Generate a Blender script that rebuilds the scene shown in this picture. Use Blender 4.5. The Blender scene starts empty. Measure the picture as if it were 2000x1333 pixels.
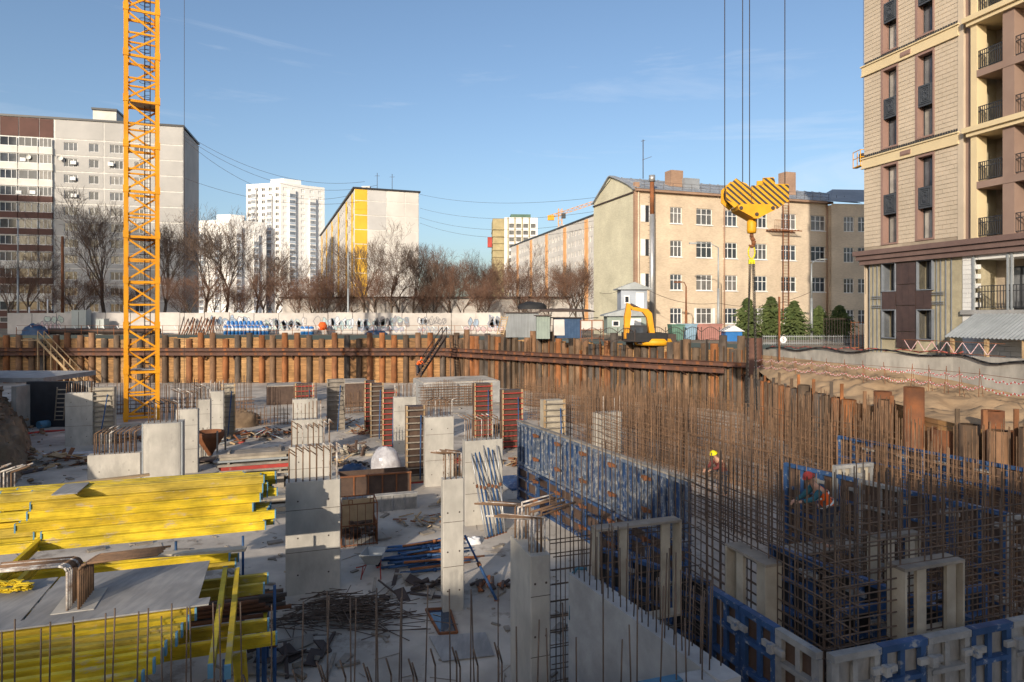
import bpy, bmesh, math, random
from mathutils import Vector, Matrix
from mathutils.geometry import tessellate_polygon
R = random.Random(7)
SC = bpy.context.scene
COL = SC.collection
rad = math.radians
# ---------------------------------------------------------------- camera
EYE = 8.0          # the eye stands 8 m above the pit slab (z = 0), 2.5 m above the street level
FPX, HZ = 1300.0, 613.0
GZ = 5.5           # street level
cam = bpy.data.cameras.new('camera'); camo = bpy.data.objects.new('camera', cam); COL.objects.link(camo)
camo.location = (0, 0, EYE); camo.rotation_euler = (rad(90), 0, 0)
cam.sensor_width = 36; cam.lens = FPX/2000*36; cam.shift_y = -(666.5-HZ)/2000
cam.clip_start = .1; cam.clip_end = 6000
SC.camera = camo
# ---------------------------------------------------------------- sky, sun, exposure
SUN_AZ, SUN_EL = 19.0, 17.5      # light travels forward and to the right
w = bpy.data.worlds.new('World'); SC.world = w; w.use_nodes = True
nt = w.node_tree; nt.nodes.clear()
out = nt.nodes.new('ShaderNodeOutputWorld'); bg = nt.nodes.new('ShaderNodeBackground')
sky = nt.nodes.new('ShaderNodeTexSky'); sky.sky_type = 'NISHITA'; sky.sun_disc = False
sky.sun_elevation = rad(SUN_EL); sky.sun_rotation = rad(180+SUN_AZ)
sky.altitude = 150; sky.air_density = 1.0; sky.dust_density = 2.6; sky.ozone_density = 2.4
bg.inputs['Strength'].default_value = .15
tc = nt.nodes.new('ShaderNodeTexCoord'); mp = nt.nodes.new('ShaderNodeMapping'); mp.inputs['Scale'].default_value = (1.2, 1.2, 9.0)
mp.inputs['Rotation'].default_value = (0, rad(7), 0)
nz = nt.nodes.new('ShaderNodeTexNoise'); nz.inputs['Scale'].default_value = 2.2; nz.inputs['Detail'].default_value = 8; nz.inputs['Roughness'].default_value = .62
nz.inputs['Distortion'].default_value = .6
rp = nt.nodes.new('ShaderNodeValToRGB'); rp.color_ramp.elements[0].position = .54; rp.color_ramp.elements[1].position = .86
rp.color_ramp.elements[0].color = (0, 0, 0, 1); rp.color_ramp.elements[1].color = (.42, .42, .42, 1)
mx = nt.nodes.new('ShaderNodeMixRGB'); mx.inputs['Color2'].default_value = (5.0, 5.3, 5.8, 1)
L = nt.links.new
L(tc.outputs['Generated'], mp.inputs['Vector']); L(mp.outputs['Vector'], nz.inputs['Vector']); L(nz.outputs['Fac'], rp.inputs['Fac'])
L(rp.outputs['Color'], mx.inputs['Fac']); L(sky.outputs['Color'], mx.inputs['Color1']); L(mx.outputs['Color'], bg.inputs['Color']); L(bg.outputs['Background'], out.inputs['Surface'])
sd = Vector((math.sin(rad(SUN_AZ))*math.cos(rad(SUN_EL)), math.cos(rad(SUN_AZ))*math.cos(rad(SUN_EL)), -math.sin(rad(SUN_EL))))
sl = bpy.data.lights.new('sun', 'SUN'); sl.energy = 4.0; sl.angle = rad(.53); sl.color = (1, .88, .72)
slo = bpy.data.objects.new('sun', sl); COL.objects.link(slo); slo.rotation_euler = sd.to_track_quat('-Z', 'Y').to_euler()
vs = SC.view_settings; vs.view_transform = 'Standard'; vs.look = 'None'; vs.exposure = .26; vs.gamma = 1; vs.use_curve_mapping = False
# ---------------------------------------------------------------- helpers
def P(px, py, D):            # a point seen at a photo position, D metres ahead
    return Vector(((px-1000)/FPX*D, D, EYE-(py-HZ)/FPX*D))
def F(px, py, z=0.0):        # where that line of sight meets level z
    D = (EYE-z)*FPX/(py-HZ); return Vector(((px-1000)/FPX*D, D, z))
class MB:
    def __init__(s): s.v = []; s.f = []; s.sm = []
    def add(s, vs, fs, smooth=False):
        o = len(s.v); s.v += [tuple(p) for p in vs]
        for f in fs: s.f.append(tuple(i+o for i in f)); s.sm.append(smooth)
        return s
    def box(s, c, size, rz=0.0):
        x, y, z = (k/2 for k in size); cs, sn = math.cos(rz), math.sin(rz)
        p = [(c[0]+a*x*cs-b*y*sn, c[1]+a*x*sn+b*y*cs, c[2]+d*z) for d in (-1, 1) for a, b in ((-1,-1),(1,-1),(1,1),(-1,1))]
        return s.add(p, [(3,2,1,0),(4,5,6,7),(0,1,5,4),(1,2,6,5),(2,3,7,6),(3,0,4,7)])
    def bar(s, p0, p1, w, h, up=(0,0,1)):        # a rectangular bar from p0 to p1
        p0, p1 = Vector(p0), Vector(p1); d = (p1-p0).normalized(); up = Vector(up)
        sx = d.cross(up)
        if sx.length < 1e-4: sx = d.cross(Vector((1,0,0)))
        sx.normalize(); sz = sx.cross(d)
        q = [p+sx*a*w/2+sz*b*h/2 for p in (p0, p1) for a, b in ((-1,-1),(1,-1),(1,1),(-1,1))]
        return s.add(q, [(0,1,2,3),(7,6,5,4),(0,4,5,1),(1,5,6,2),(2,6,7,3),(3,7,4,0)])
    def tube(s, p0, p1, r0, r1=None, n=6, cap=True):
        r1 = r0 if r1 is None else r1; p0, p1 = Vector(p0), Vector(p1); d = (p1-p0)
        if d.length < 1e-6: return s
        d.normalize(); a = d.cross(Vector((0,0,1)))
        if a.length < 1e-3: a = Vector((1,0,0))
        a.normalize(); b = a.cross(d); q = []
        for p, r in ((p0, r0), (p1, r1)):
            for i in range(n):
                t = 2*math.pi*i/n; q.append(p+a*(math.cos(t)*r)+b*(math.sin(t)*r))
        fs = [(i, i+n, (i+1)%n+n, (i+1)%n) for i in range(n)]
        s.add(q, fs, n > 4)
        if cap and n > 3:
            o = len(s.v)-2*n; s.f += [tuple(o+i for i in range(n)), tuple(o+n+i for i in reversed(range(n)))]; s.sm += [False, False]
        return s
    def path(s, pts, r, n=6):
        for a, b in zip(pts[:-1], pts[1:]): s.tube(a, b, r, r, n, True)
        return s
    def prism(s, poly, fr, depth):               # poly: (a,b) pairs in frame fr=(origin, axis_a, axis_b); depth along a x b
        o, a, b = (Vector(k) for k in fr); n = a.cross(b).normalized()*depth; m = len(poly)
        q = [o+a*x+b*y for x, y in poly]; q += [p+n for p in q]
        return s.add(q, [tuple(reversed(range(m))), tuple(range(m, 2*m))]+[(i, (i+1)%m, (i+1)%m+m, i+m) for i in range(m)])
    def lathe(s, c, prof, n=16):
        q = []
        for r, z in prof:
            for i in range(n): t = 2*math.pi*i/n; q.append((c[0]+math.cos(t)*r, c[1]+math.sin(t)*r, c[2]+z))
        return s.add(q, [(k*n+i, k*n+(i+1)%n, (k+1)*n+(i+1)%n, (k+1)*n+i) for k in range(len(prof)-1) for i in range(n)], True)
    def quad(s, *p): return s.add(p, [tuple(range(len(p)))])
    def mesh(s, name, m=None):
        me = bpy.data.meshes.new(name); me.from_pydata(s.v, [], s.f)
        if any(s.sm): me.polygons.foreach_set('use_smooth', s.sm)
        if m: me.materials.append(m)
        me.update(); return me
    def build(s, name, m, parent=None, kind=None):
        o0 = ORG.get(parent.name, Vector()) if parent else Vector()
        if o0.length: s.v = [(p[0]-o0.x, p[1]-o0.y, p[2]-o0.z) for p in s.v]
        o = bpy.data.objects.new(name, s.mesh(name, m)); COL.objects.link(o)
        if parent: o.parent = parent; ORG[o.name] = o0
        if kind: o['kind'] = kind
        return o
ORG = {}
def tag(o, label, cat, group=None, kind=None):
    o['label'] = label; o['category'] = cat
    if group: o['group'] = group
    if kind: o['kind'] = kind
    return o
def thing(name, loc, label, cat, group=None):
    o = bpy.data.objects.new(name, None); COL.objects.link(o); o.location = loc; o.empty_display_size = .2
    ORG[o.name] = Vector(loc); return tag(o, label, cat, group)
def inst(name, me, loc, parent=None, rz=0.0, scale=None, rot=None):   # an object that shares mesh data; loc in world metres
    o = bpy.data.objects.new(name, me); COL.objects.link(o); o0 = Vector()
    if parent: o.parent = parent; o0 = ORG.get(parent.name, Vector())
    o.location = Vector(loc)-o0; o.rotation_euler = rot or (0, 0, rz)
    if scale: o.scale = scale if hasattr(scale, '__len__') else (scale,)*3
    ORG[o.name] = Vector(loc); return o
_ON = 'first second third fourth fifth sixth seventh eighth ninth tenth eleventh twelfth thirteenth fourteenth fifteenth sixteenth seventeenth eighteenth nineteenth twentieth'.split()
def nth(i):
    if i < 20: return _ON[i]
    t = ('twentieth', 'thirtieth', 'fortieth')[(i+1)//10-2]
    return t if (i+1) % 10 == 0 else ('twenty-', 'thirty-', 'forty-')[(i+1)//10-2]+_ON[(i+1) % 10-1]
def struct(o): o['kind'] = 'structure'; return o
# ---------------------------------------------------------------- materials (colour varies with world position)
ALB = 1.22
def lift(c): return tuple(min(k*ALB, max(k, .82)) for k in c)
def mat(name, c1, c2=None, sc=2.0, rough=.85, bump=0.0, metal=0.0, stretch=(1,1,1), rnd=None, dirt=.25, dsc=.35, spec=.3, bsc=None, c3=None, p3=.62, sc3=None):
    m = bpy.data.materials.new(name); m.use_nodes = True; t = m.node_tree; N = t.nodes.new; K = t.links.new
    b = t.nodes['Principled BSDF']; b.inputs['Roughness'].default_value = rough; b.inputs['Metallic'].default_value = metal; b.inputs['Specular IOR Level'].default_value = spec
    g = N('ShaderNodeNewGeometry'); mp = N('ShaderNodeMapping'); mp.inputs['Scale'].default_value = stretch; K(g.outputs['Position'], mp.inputs['Vector'])
    n = N('ShaderNodeTexNoise'); n.inputs['Scale'].default_value = sc; n.inputs['Detail'].default_value = 6; n.inputs['Roughness'].default_value = .6; K(mp.outputs['Vector'], n.inputs['Vector'])
    r = N('ShaderNodeValToRGB'); r.color_ramp.elements[0].position = .32; r.color_ramp.elements[1].position = .68
    c2 = lift(c2 or tuple(k*.75 for k in c1)); c1 = lift(c1); c3 = lift(c3) if c3 else None; rnd = [lift(c) for c in rnd] if rnd else None
    if rnd:                                         # each object takes one of the colours rnd
        oi = N('ShaderNodeObjectInfo'); q = N('ShaderNodeValToRGB'); q.color_ramp.interpolation = 'CONSTANT'
        e = q.color_ramp.elements; e[0].color = (*rnd[0], 1); e[1].position = 1/len(rnd); e[1].color = (*rnd[1 % len(rnd)], 1)
        for i in range(2, len(rnd)): k = e.new(i/len(rnd)); k.color = (*rnd[i], 1)
        K(oi.outputs['Random'], q.inputs['Fac']); x = N('ShaderNodeMixRGB'); x.blend_type = 'MULTIPLY'; x.inputs['Fac'].default_value = 1
        r.color_ramp.elements[0].color = (.55, .55, .55, 1); r.color_ramp.elements[1].color = (1.15, 1.12, 1.08, 1)
        K(n.outputs['Fac'], r.inputs['Fac']); K(q.outputs['Color'], x.inputs['Color1']); K(r.outputs['Color'], x.inputs['Color2']); col = x.outputs['Color']
    else:
        r.color_ramp.elements[0].color = (*c2, 1); r.color_ramp.elements[1].color = (*c1, 1); K(n.outputs['Fac'], r.inputs['Fac']); col = r.outputs['Color']
    if c3:                                          # patches of a third colour: stains, rust, splashes
        n3 = N('ShaderNodeTexNoise'); n3.inputs['Scale'].default_value = sc3 or sc*.7; n3.inputs['Detail'].default_value = 8; n3.inputs['Roughness'].default_value = .7
        K(mp.outputs['Vector'], n3.inputs['Vector']); r3 = N('ShaderNodeValToRGB'); r3.color_ramp.elements[0].position = p3; r3.color_ramp.elements[1].position = p3+.07
        K(n3.outputs['Fac'], r3.inputs['Fac']); x3 = N('ShaderNodeMixRGB'); x3.inputs['Color2'].default_value = (*c3, 1); K(r3.outputs['Color'], x3.inputs['Fac']); K(col, x3.inputs['Color1']); col = x3.outputs['Color']
    if dirt:
        n2 = N('ShaderNodeTexNoise'); n2.inputs['Scale'].default_value = dsc; n2.inputs['Detail'].default_value = 5; K(g.outputs['Position'], n2.inputs['Vector'])
        r2 = N('ShaderNodeValToRGB'); r2.color_ramp.elements[0].position = .35; r2.color_ramp.elements[1].position = .65
        r2.color_ramp.elements[0].color = (1-dirt,)*3+(1,); r2.color_ramp.elements[1].color = (1, 1, 1, 1); K(n2.outputs['Fac'], r2.inputs['Fac'])
        x2 = N('ShaderNodeMixRGB'); x2.blend_type = 'MULTIPLY'; x2.inputs['Fac'].default_value = 1; K(col, x2.inputs['Color1']); K(r2.outputs['Color'], x2.inputs['Color2']); col = x2.outputs['Color']
    K(col, b.inputs['Base Color'])
    if bump:
        nb = N('ShaderNodeTexNoise'); nb.inputs['Scale'].default_value = bsc or sc*6; nb.inputs['Detail'].default_value = 5; K(mp.outputs['Vector'], nb.inputs['Vector'])
        bp = N('ShaderNodeBump'); bp.inputs['Strength'].default_value = bump; bp.inputs['Distance'].default_value = .03; K(nb.outputs['Fac'], bp.inputs['Height']); K(bp.outputs['Normal'], b.inputs['Normal'])
    return m
def brick(name, ang, c1, c2, mortar, bw=.25, bh=.075, dirt=.3, c3=None):
    m = mat(name, c1, c2, .6, .9, 0, dirt=dirt); t = m.node_tree; N = t.nodes.new; K = t.links.new; b = t.nodes['Principled BSDF']
    src = b.inputs['Base Color'].links[0].from_socket
    g = N('ShaderNodeNewGeometry'); mp = N('ShaderNodeMapping'); mp.inputs['Rotation'].default_value = (0, 0, -ang); K(g.outputs['Position'], mp.inputs['Vector'])
    s = N('ShaderNodeSeparateXYZ'); c = N('ShaderNodeCombineXYZ'); K(mp.outputs['Vector'], s.inputs[0]); K(s.outputs['X'], c.inputs['X']); K(s.outputs['Z'], c.inputs['Y'])
    k = N('ShaderNodeTexBrick'); k.inputs['Scale'].default_value = 1; k.inputs['Brick Width'].default_value = bw; k.inputs['Row Height'].default_value = bh; k.inputs['Mortar Size'].default_value = .008
    k.inputs['Color1'].default_value = (1, 1, 1, 1); k.inputs['Color2'].default_value = (.8, .78, .76, 1); k.inputs['Mortar'].default_value = (*mortar, 1); K(c.outputs[0], k.inputs['Vector'])
    x = N('ShaderNodeMixRGB'); x.blend_type = 'MULTIPLY'; x.inputs['Fac'].default_value = .8; K(src, x.inputs['Color1']); K(k.outputs['Color'], x.inputs['Color2'])
    K(x.outputs['Color'], b.inputs['Base Color'])
    if c3:
        n = N('ShaderNodeTexNoise'); n.inputs['Scale'].default_value = .9; n.inputs['Detail'].default_value = 9; n.inputs['Roughness'].default_value = .75; K(g.outputs['Position'], n.inputs['Vector'])
        r = N('ShaderNodeValToRGB'); r.color_ramp.elements[0].position = .66; r.color_ramp.elements[1].position = .72; K(n.outputs['Fac'], r.inputs['Fac'])
        y = N('ShaderNodeMixRGB'); y.inputs['Color2'].default_value = (*c3, 1); K(r.outputs['Color'], y.inputs['Fac']); K(x.outputs['Color'], y.inputs['Color1']); K(y.outputs['Color'], b.inputs['Base Color'])
    return m
def glassmat(name, cols, rough=.06):
    m = mat(name, cols[0], None, 1.1, rough, 0, rnd=cols, dirt=0, spec=.6); return m
M = {}
M['sand'] = mat('sand', (.42,.29,.17), (.30,.20,.115), .8, .95, .6, dirt=.3, bsc=6)
M['street'] = mat('street', (.27,.21,.15), (.19,.15,.11), .3, .95, .4, dirt=.3, bsc=3)
M['earth'] = mat('earth', (.26,.18,.11), (.12,.08,.05), 1.1, .95, 1, dirt=.4, bsc=7, c3=(.20,.15,.09), p3=.58)
M['slab'] = mat('slab', (.53,.47,.395), (.40,.355,.30), .9, .9, .3, dirt=.42, dsc=.3, bsc=9, c3=(.29,.245,.20), p3=.565, sc3=.7)
M['concrete'] = mat('concrete', (.46,.43,.375), (.35,.325,.285), 2.2, .88, .2, stretch=(1,1,.45), dirt=.24, dsc=.9, bsc=14, c3=(.36,.335,.295), p3=.58, sc3=1.4)
M['concrete_new'] = mat('concrete_new', (.33,.325,.315), (.26,.255,.25), 2.5, .8, .2, dirt=.25, dsc=1.2, bsc=16, c3=(.16,.155,.15), p3=.66)
M['fence_wall'] = mat('fence_wall', (.52,.48,.44), (.42,.39,.36), .9, .9, .2, dirt=.25, dsc=.25, c3=(.34,.31,.28), p3=.62)
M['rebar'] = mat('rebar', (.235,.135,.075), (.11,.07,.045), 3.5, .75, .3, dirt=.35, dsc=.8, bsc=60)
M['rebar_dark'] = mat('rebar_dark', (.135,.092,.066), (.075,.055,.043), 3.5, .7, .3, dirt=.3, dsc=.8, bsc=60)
M['rebar_cement'] = mat('rebar_cement', (.62,.59,.54), (.16,.09,.05), 7, .8, .3, dirt=.1)
M['pile'] = mat('pile', (.2,.1,.05), None, 2.2, .8, .3, rnd=[(.25,.11,.05),(.13,.085,.055),(.115,.09,.072),(.22,.135,.08),(.30,.12,.045),(.15,.105,.07),(.095,.08,.07),(.24,.135,.075)], dirt=.35, dsc=.7, stretch=(1,1,.35))
M['rust'] = mat('rust', (.26,.095,.036), (.13,.06,.033), 1.6, .8, .2, dirt=.3, dsc=.6)
M['waler'] = mat('waler', (.13,.062,.042), (.085,.045,.034), 1.5, .7, .1, dirt=.3, c3=(.26,.10,.04), p3=.64)
M['shed'] = mat('shed', (.26,.28,.29), (.19,.20,.21), 1.5, .6, .1, stretch=(3,3,.2), dirt=.3)
M['timber'] = mat('timber', (.40,.225,.095), (.28,.15,.065), 1.3, .85, .3, rnd=[(.40,.22,.09),(.33,.18,.078),(.45,.27,.12),(.37,.205,.088),(.28,.155,.07)], dirt=.35, dsc=.5, stretch=(.6,.6,3))
M['wood'] = mat('wood', (.45,.32,.18), (.33,.22,.12), 2.5, .8, .2, dirt=.3, dsc=1)
M['wood_pale'] = mat('wood_pale', (.42,.37,.29), (.33,.285,.22), 2.5, .85, .2, dirt=.3, dsc=1.2)
M['wood_grey'] = mat('wood_grey', (.30,.26,.21), (.19,.165,.14), 2.5, .85, .3, dirt=.35, dsc=1)
M['ply'] = mat('ply', (.31,.295,.275), (.21,.205,.20), 3, .6, .1, stretch=(3,.5,1), dirt=.3, dsc=1.1, c3=(.36,.34,.32), p3=.66)
M['ply_brown'] = mat('ply_brown', (.11,.07,.05), (.07,.045,.035), 3, .6, .1, dirt=.3, c3=(.3,.25,.2), p3=.66)
M['ply_black'] = mat('ply_black', (.03,.028,.028), (.018,.017,.017), 3, .5, .1, dirt=.3, c3=(.22,.2,.19), p3=.71, sc3=5)
M['girder'] = mat('girder', (.60,.43,.022), (.49,.335,.02), 2.5, .6, .25, rnd=[(.62,.45,.02),(.54,.38,.03),(.66,.49,.03),(.50,.37,.05),(.60,.42,.02)], dirt=.3, dsc=1.5, c3=(.42,.33,.17), p3=.585, sc3=3.2, stretch=(.6,.6,2))
M['crane'] = mat('crane', (.70,.30,.012), (.62,.25,.01), 1.5, .5, 0, dirt=.2, c3=(.4,.16,.04), p3=.70, sc3=5)
M['hook_yellow'] = mat('hook_yellow', (.68,.33,.014), (.58,.27,.013), 3, .5, 0, dirt=.15, c3=(.35,.13,.04), p3=.7, sc3=6)
M['stripe_black'] = mat('stripe_black', (.05,.045,.04), (.035,.03,.028), 8, .6, 0, dirt=0, c3=(.5,.3,.05), p3=.66, sc3=12)
M['black'] = mat('black', (.025,.025,.027), (.018,.018,.02), 4, .6, 0, dirt=0)
M['membrane'] = mat('membrane', (.035,.038,.045), (.022,.024,.028), 1, .45, .3, dirt=.2)
M['steel'] = mat('steel', (.42,.42,.42), (.34,.34,.34), 3, .45, 0, metal=.6, dirt=.15)
M['galv'] = mat('galv', (.34,.36,.37), (.27,.29,.295), 2, .55, .1, metal=.3, dirt=.2)
M['iron'] = mat('iron', (.07,.05,.042), (.045,.034,.03), 2, .7, 0, dirt=.1)
M['blue'] = mat('blue', (.035,.082,.19), (.023,.055,.13), 3, .5, .1, dirt=.3, dsc=1.3, c3=(.24,.25,.26), p3=.57, sc3=6)
M['blue_form'] = mat('blue_form', (.024,.060,.155), (.016,.04,.105), 2.6, .5, .2, dirt=.35, dsc=1.2, c3=(.20,.21,.225), p3=.50, sc3=6.0, stretch=(1,1,.5))
M['rib_blue'] = mat('rib_blue', (.15,.175,.215), (.055,.08,.13), 5, .6, .2, dirt=.3, dsc=1.5, c3=(.30,.295,.285), p3=.53, sc3=5)
M['grey_form'] = mat('grey_form', (.31,.30,.28), (.19,.187,.185), 2.6, .8, .4, dirt=.3, dsc=1.5, c3=(.06,.10,.18), p3=.60, sc3=3)
M['prop_blue'] = mat('prop_blue', (.035,.10,.24), (.03,.065,.14), 3, .5, .1, dirt=.3, c3=(.22,.09,.05), p3=.66)
M['red'] = mat('red', (.42,.055,.04), (.30,.04,.035), 3, .6, 0, dirt=.3, c3=(.3,.25,.22), p3=.68)
M['orange'] = mat('orange', (.9,.13,.02), (.75,.09,.015), 4, .7, .2, dirt=.1)
M['white'] = mat('white', (.78,.76,.73), (.68,.66,.64), 2, .6, 0, dirt=.15)
M['tape_red'] = mat('tape_red', (.6,.05,.05), None, 2, .5, 0, dirt=0)
M['skin'] = mat('skin', (.45,.25,.17), None, 4, .6, 0, dirt=0)
M['teal_cloth'] = mat('teal_cloth', (.03,.11,.14), (.02,.07,.09), 5, .85, .3, dirt=.1)
M['dark_cloth'] = mat('dark_cloth', (.045,.05,.07), (.03,.033,.045), 5, .85, .3, dirt=.1)
M['rubber'] = mat('rubber', (.02,.02,.022), None, 3, .7, 0, dirt=0)
M['tarp'] = mat('tarp', (.035,.075,.15), (.02,.05,.11), 2, .45, .4, dirt=.2, bsc=3)
M['film'] = mat('film', (.55,.54,.55), (.32,.30,.31), 3, .18, .8, dirt=.2, bsc=5, spec=.6)
M['bark'] = mat('bark', (.12,.092,.07), (.07,.053,.042), 4, .95, .5, dirt=.2)
M['twig'] = mat('twig', (.155,.105,.078), (.10,.07,.054), 1, .95, 0, dirt=.3, dsc=.2)
M['twig_red'] = mat('twig_red', (.19,.105,.07), (.12,.07,.05), 1, .95, 0, dirt=.3, dsc=.2)
M['needle'] = mat('needle', (.105,.13,.04), (.045,.07,.022), 2, .9, 0, dirt=.3, dsc=1.5)
M['glass'] = glassmat('glass', [(.035,.045,.06),(.06,.07,.085),(.10,.10,.10),(.045,.05,.055),(.16,.155,.15),(.03,.035,.045)])
M['glass_tower'] = glassmat('glass_tower', [(.10,.11,.13),(.28,.27,.25),(.16,.17,.185),(.34,.33,.31)], .08)
M['frame_white'] = mat('frame_white', (.74,.73,.71), (.66,.65,.63), 2, .5, 0, dirt=.1)
M['frame_dark'] = mat('frame_dark', (.035,.037,.042), None, 2, .4, 0, dirt=0)
# ---------------------------------------------------------------- facades with real openings
class Fac:
    """A vertical wall plane; O at its left end seen from outside, u to the right, outward normal n."""
    def __init__(s, O, u):
        s.O = Vector((O[0], O[1], 0)); u = Vector((u[0], u[1], 0)).normalized(); s.u = u; s.n = Vector((u.y, -u.x, 0)); s.rz = math.atan2(u.y, u.x)
    def U(s, px):                       # distance along the wall of what is seen at photo column px
        k = (px-1000)/FPX; return (k*s.O.y-s.O.x)/(s.u.x-k*s.u.y)
    def pt(s, u, z, out=0.0): return s.O+s.u*u+s.n*out+Vector((0, 0, z))
    def Z(s, px, py): return EYE-(py-HZ)/FPX*s.pt(s.U(px), 0).y
    def wall(s, mb, u0, u1, z0, z1, holes=(), depth=.25, out=0.0):
        us = sorted({u0, u1, *[min(max(h[0], u0), u1) for h in holes], *[min(max(h[2], u0), u1) for h in holes]})
        zs = sorted({z0, z1, *[min(max(h[1], z0), z1) for h in holes], *[min(max(h[3], z0), z1) for h in holes]})
        for a, b in zip(us[:-1], us[1:]):
            c = z0; run = []
            for z, y in zip(zs[:-1], zs[1:]):
                mu, mz = (a+b)/2, (z+y)/2
                if any(h[0] < mu < h[2] and h[1] < mz < h[3] for h in holes):
                    if run: mb.quad(s.pt(a, run[0], out), s.pt(b, run[0], out), s.pt(b, run[1], out), s.pt(a, run[1], out)); run = []
                else: run = [run[0] if run else z, y]
            if run: mb.quad(s.pt(a, run[0], out), s.pt(b, run[0], out), s.pt(b, run[1], out), s.pt(a, run[1], out))
        for a, z, b, y in holes:
            A, B, C, D = s.pt(a, z, out), s.pt(b, z, out), s.pt(b, y, out), s.pt(a, y, out); k = s.n*-depth
            for p, q in ((A, B), (B, C), (C, D), (D, A)): mb.quad(p, q, q+k, p+k)
        return mb
    def box(s, mb, u0, u1, z0, z1, o0, o1):    # a block between outward offsets o0 < o1
        c = s.pt((u0+u1)/2, (z0+z1)/2, (o0+o1)/2); return mb.box(c, (u1-u0, o1-o0, z1-z0), s.rz)
WM = {}
def win_mesh(w_, h_, style):
    key = (round(w_, 1), round(h_, 1), style)
    if key in WM: return key, WM[key]
    w_, h_ = key[0], key[1]; f = MB(); t = .07; d = .08
    def b(x0, x1, z0, z1): f.box(((x0+x1)/2, 0, (z0+z1)/2), (x1-x0, d, z1-z0))
    b(0, w_, 0, t); b(0, w_, h_-t, h_); b(0, t, t, h_-t); b(w_-t, w_, t, h_-t)
    if style == 'two': b(w_*.5-t/2, w_*.5+t/2, t, h_-t)
    if style == 'three': b(w_*.33-t/2, w_*.33+t/2, t, h_-t); b(w_*.68-t/2, w_*.68+t/2, t, h_-t)
    if style == 'cross':
        b(w_*.34-t/2, w_*.34+t/2, t, h_-t); b(w_*.67-t/2, w_*.67+t/2, t, h_-t)
        for x0, x1 in ((t, w_*.34-t/2), (w_*.34+t/2, w_*.67-t/2), (w_*.67+t/2, w_-t)): b(x0, x1, h_*.64-t/2, h_*.64+t/2)
    dark = style.startswith('dark')
    if style == 'dark2': b(w_*.62-t/2, w_*.62+t/2, t, h_-t)
    p = MB(); p.quad((t*.5, .012, t*.5), (w_-t*.5, .012, t*.5), (w_-t*.5, .012, h_-t*.5), (t*.5, .012, h_-t*.5))
    WM[key] = (f.mesh('window_frame', M['frame_dark'] if dark else M['frame_white']), p.mesh('pane', M['glass_tower' if dark else 'glass'])); return key, WM[key]
def window(fac, root, u0, z0, w_, h_, style='two', depth=.15):
    key, (fm, pm) = win_mesh(w_, h_, style); p = fac.pt(u0, z0, -depth)
    sc_ = (w_/key[0], 1, h_/key[1])
    o = inst('window', fm, p, root, fac.rz, sc_); q = bpy.data.objects.new('pane', pm); COL.objects.link(q); q.parent = o; return o
# ================================================================ SETTING: street level, pit slab, banks
def sheet(name, poly, z, m):
    tr = tessellate_polygon([[Vector((x, y, 0)) for x, y in poly]]); mb = MB()
    fs = []
    for t in tr:
        a, b, c = (Vector(poly[i]) for i in t); cr = (b-a).cross(c-a)
        fs.append(t if cr > 0 else t[::-1])
    mb.add([(x, y, z) for x, y in poly], fs); return mb.build(name, m)
PA, PB, PC = Vector((-64, 77.0)), Vector((-7, 77.0)), Vector((19.2, 53.7))     # plan of the far pit wall
BANK = [((-66,77),(-70,77)), ((-54,57),(-58.5,57)), ((-41,49.5),(-45.5,49.5)), ((-34.2,47),(-38.8,46.6)), ((-29.6,41),(-34.2,41)), ((-25.6,35.5),(-30.3,35.5)), ((-22.9,30.5),(-27.6,30.5)), ((-20.5,20),(-25,20)), ((-20,6),(-25,6)), ((-20,-3),(-25,-3))]
RET = [(20.6,54.6,5.1),(21.2,48,5.4),(21.8,41,5.65),(23.2,35,5.8),(23.6,31,5.9),(24.2,20,5.9),(24.6,-3,5.9)]       # concrete retaining wall, top height
RPW = [(19.2,53.7),(17.6,44),(16.6,34),(16.3,27),(17.0,18),(17.4,4)]                        # pile wall on the right
g = sheet('ground', [(-2500,3000),(-2500,-300),(-25,-300)]+[b for a, b in reversed(BANK)]+[(-64,77.2),(-7,77.2),(19.4,53.9),(20.9,54.6)]+[(x+.25, y) for x, y, z in RET[1:]]+[(24.8,-300),(2500,-300),(2500,3000)], GZ, M['street']); struct(g)
floor = sheet('pit_floor', [(-70,78),(-70,-12),(26,-12),(26,78)], 0, M['slab']); struct(floor)
def rough_strip(name, lines, m, nu=60, nv=10, amp=.35, seed=1):   # lines: two 3-D polylines; a lumpy slope between them
    rr = random.Random(seed); mb = MB()
    def at(pl, t):
        L_ = [0]
        for a, b in zip(pl[:-1], pl[1:]): L_.append(L_[-1]+(Vector(b)-Vector(a)).length)
        d = t*L_[-1]
        for i in range(len(pl)-1):
            if d <= L_[i+1]+1e-6: return Vector(pl[i]).lerp(Vector(pl[i+1]), (d-L_[i])/(L_[i+1]-L_[i]))
    from mathutils import noise
    vs = []
    for i in range(nu+1):
        a, b = at(lines[0], i/nu), at(lines[1], i/nu)
        for j in range(nv+1):
            p = a.lerp(b, j/nv); e = min(1, 4*min(j, nv-j)/nv)
            k = (noise.noise(p*.55)*1.2+noise.noise(p*1.7)*.6+noise.noise(p*4)*.32+noise.noise(p*9)*.14)*amp*e; vs.append((p.x+k*.4, p.y+k*.4, p.z+k))
    fs = [(i*(nv+1)+j, (i+1)*(nv+1)+j, (i+1)*(nv+1)+j+1, i*(nv+1)+j+1) for i in range(nu) for j in range(nv)]
    mb.add(vs, fs, True); return mb.build(name, m)
struct(rough_strip('earth_bank', ([(a[0], a[1], 0) for a, b in BANK], [(b[0], b[1], GZ) for a, b in BANK]), M['earth'], 300, 44, .75, 3))
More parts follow.
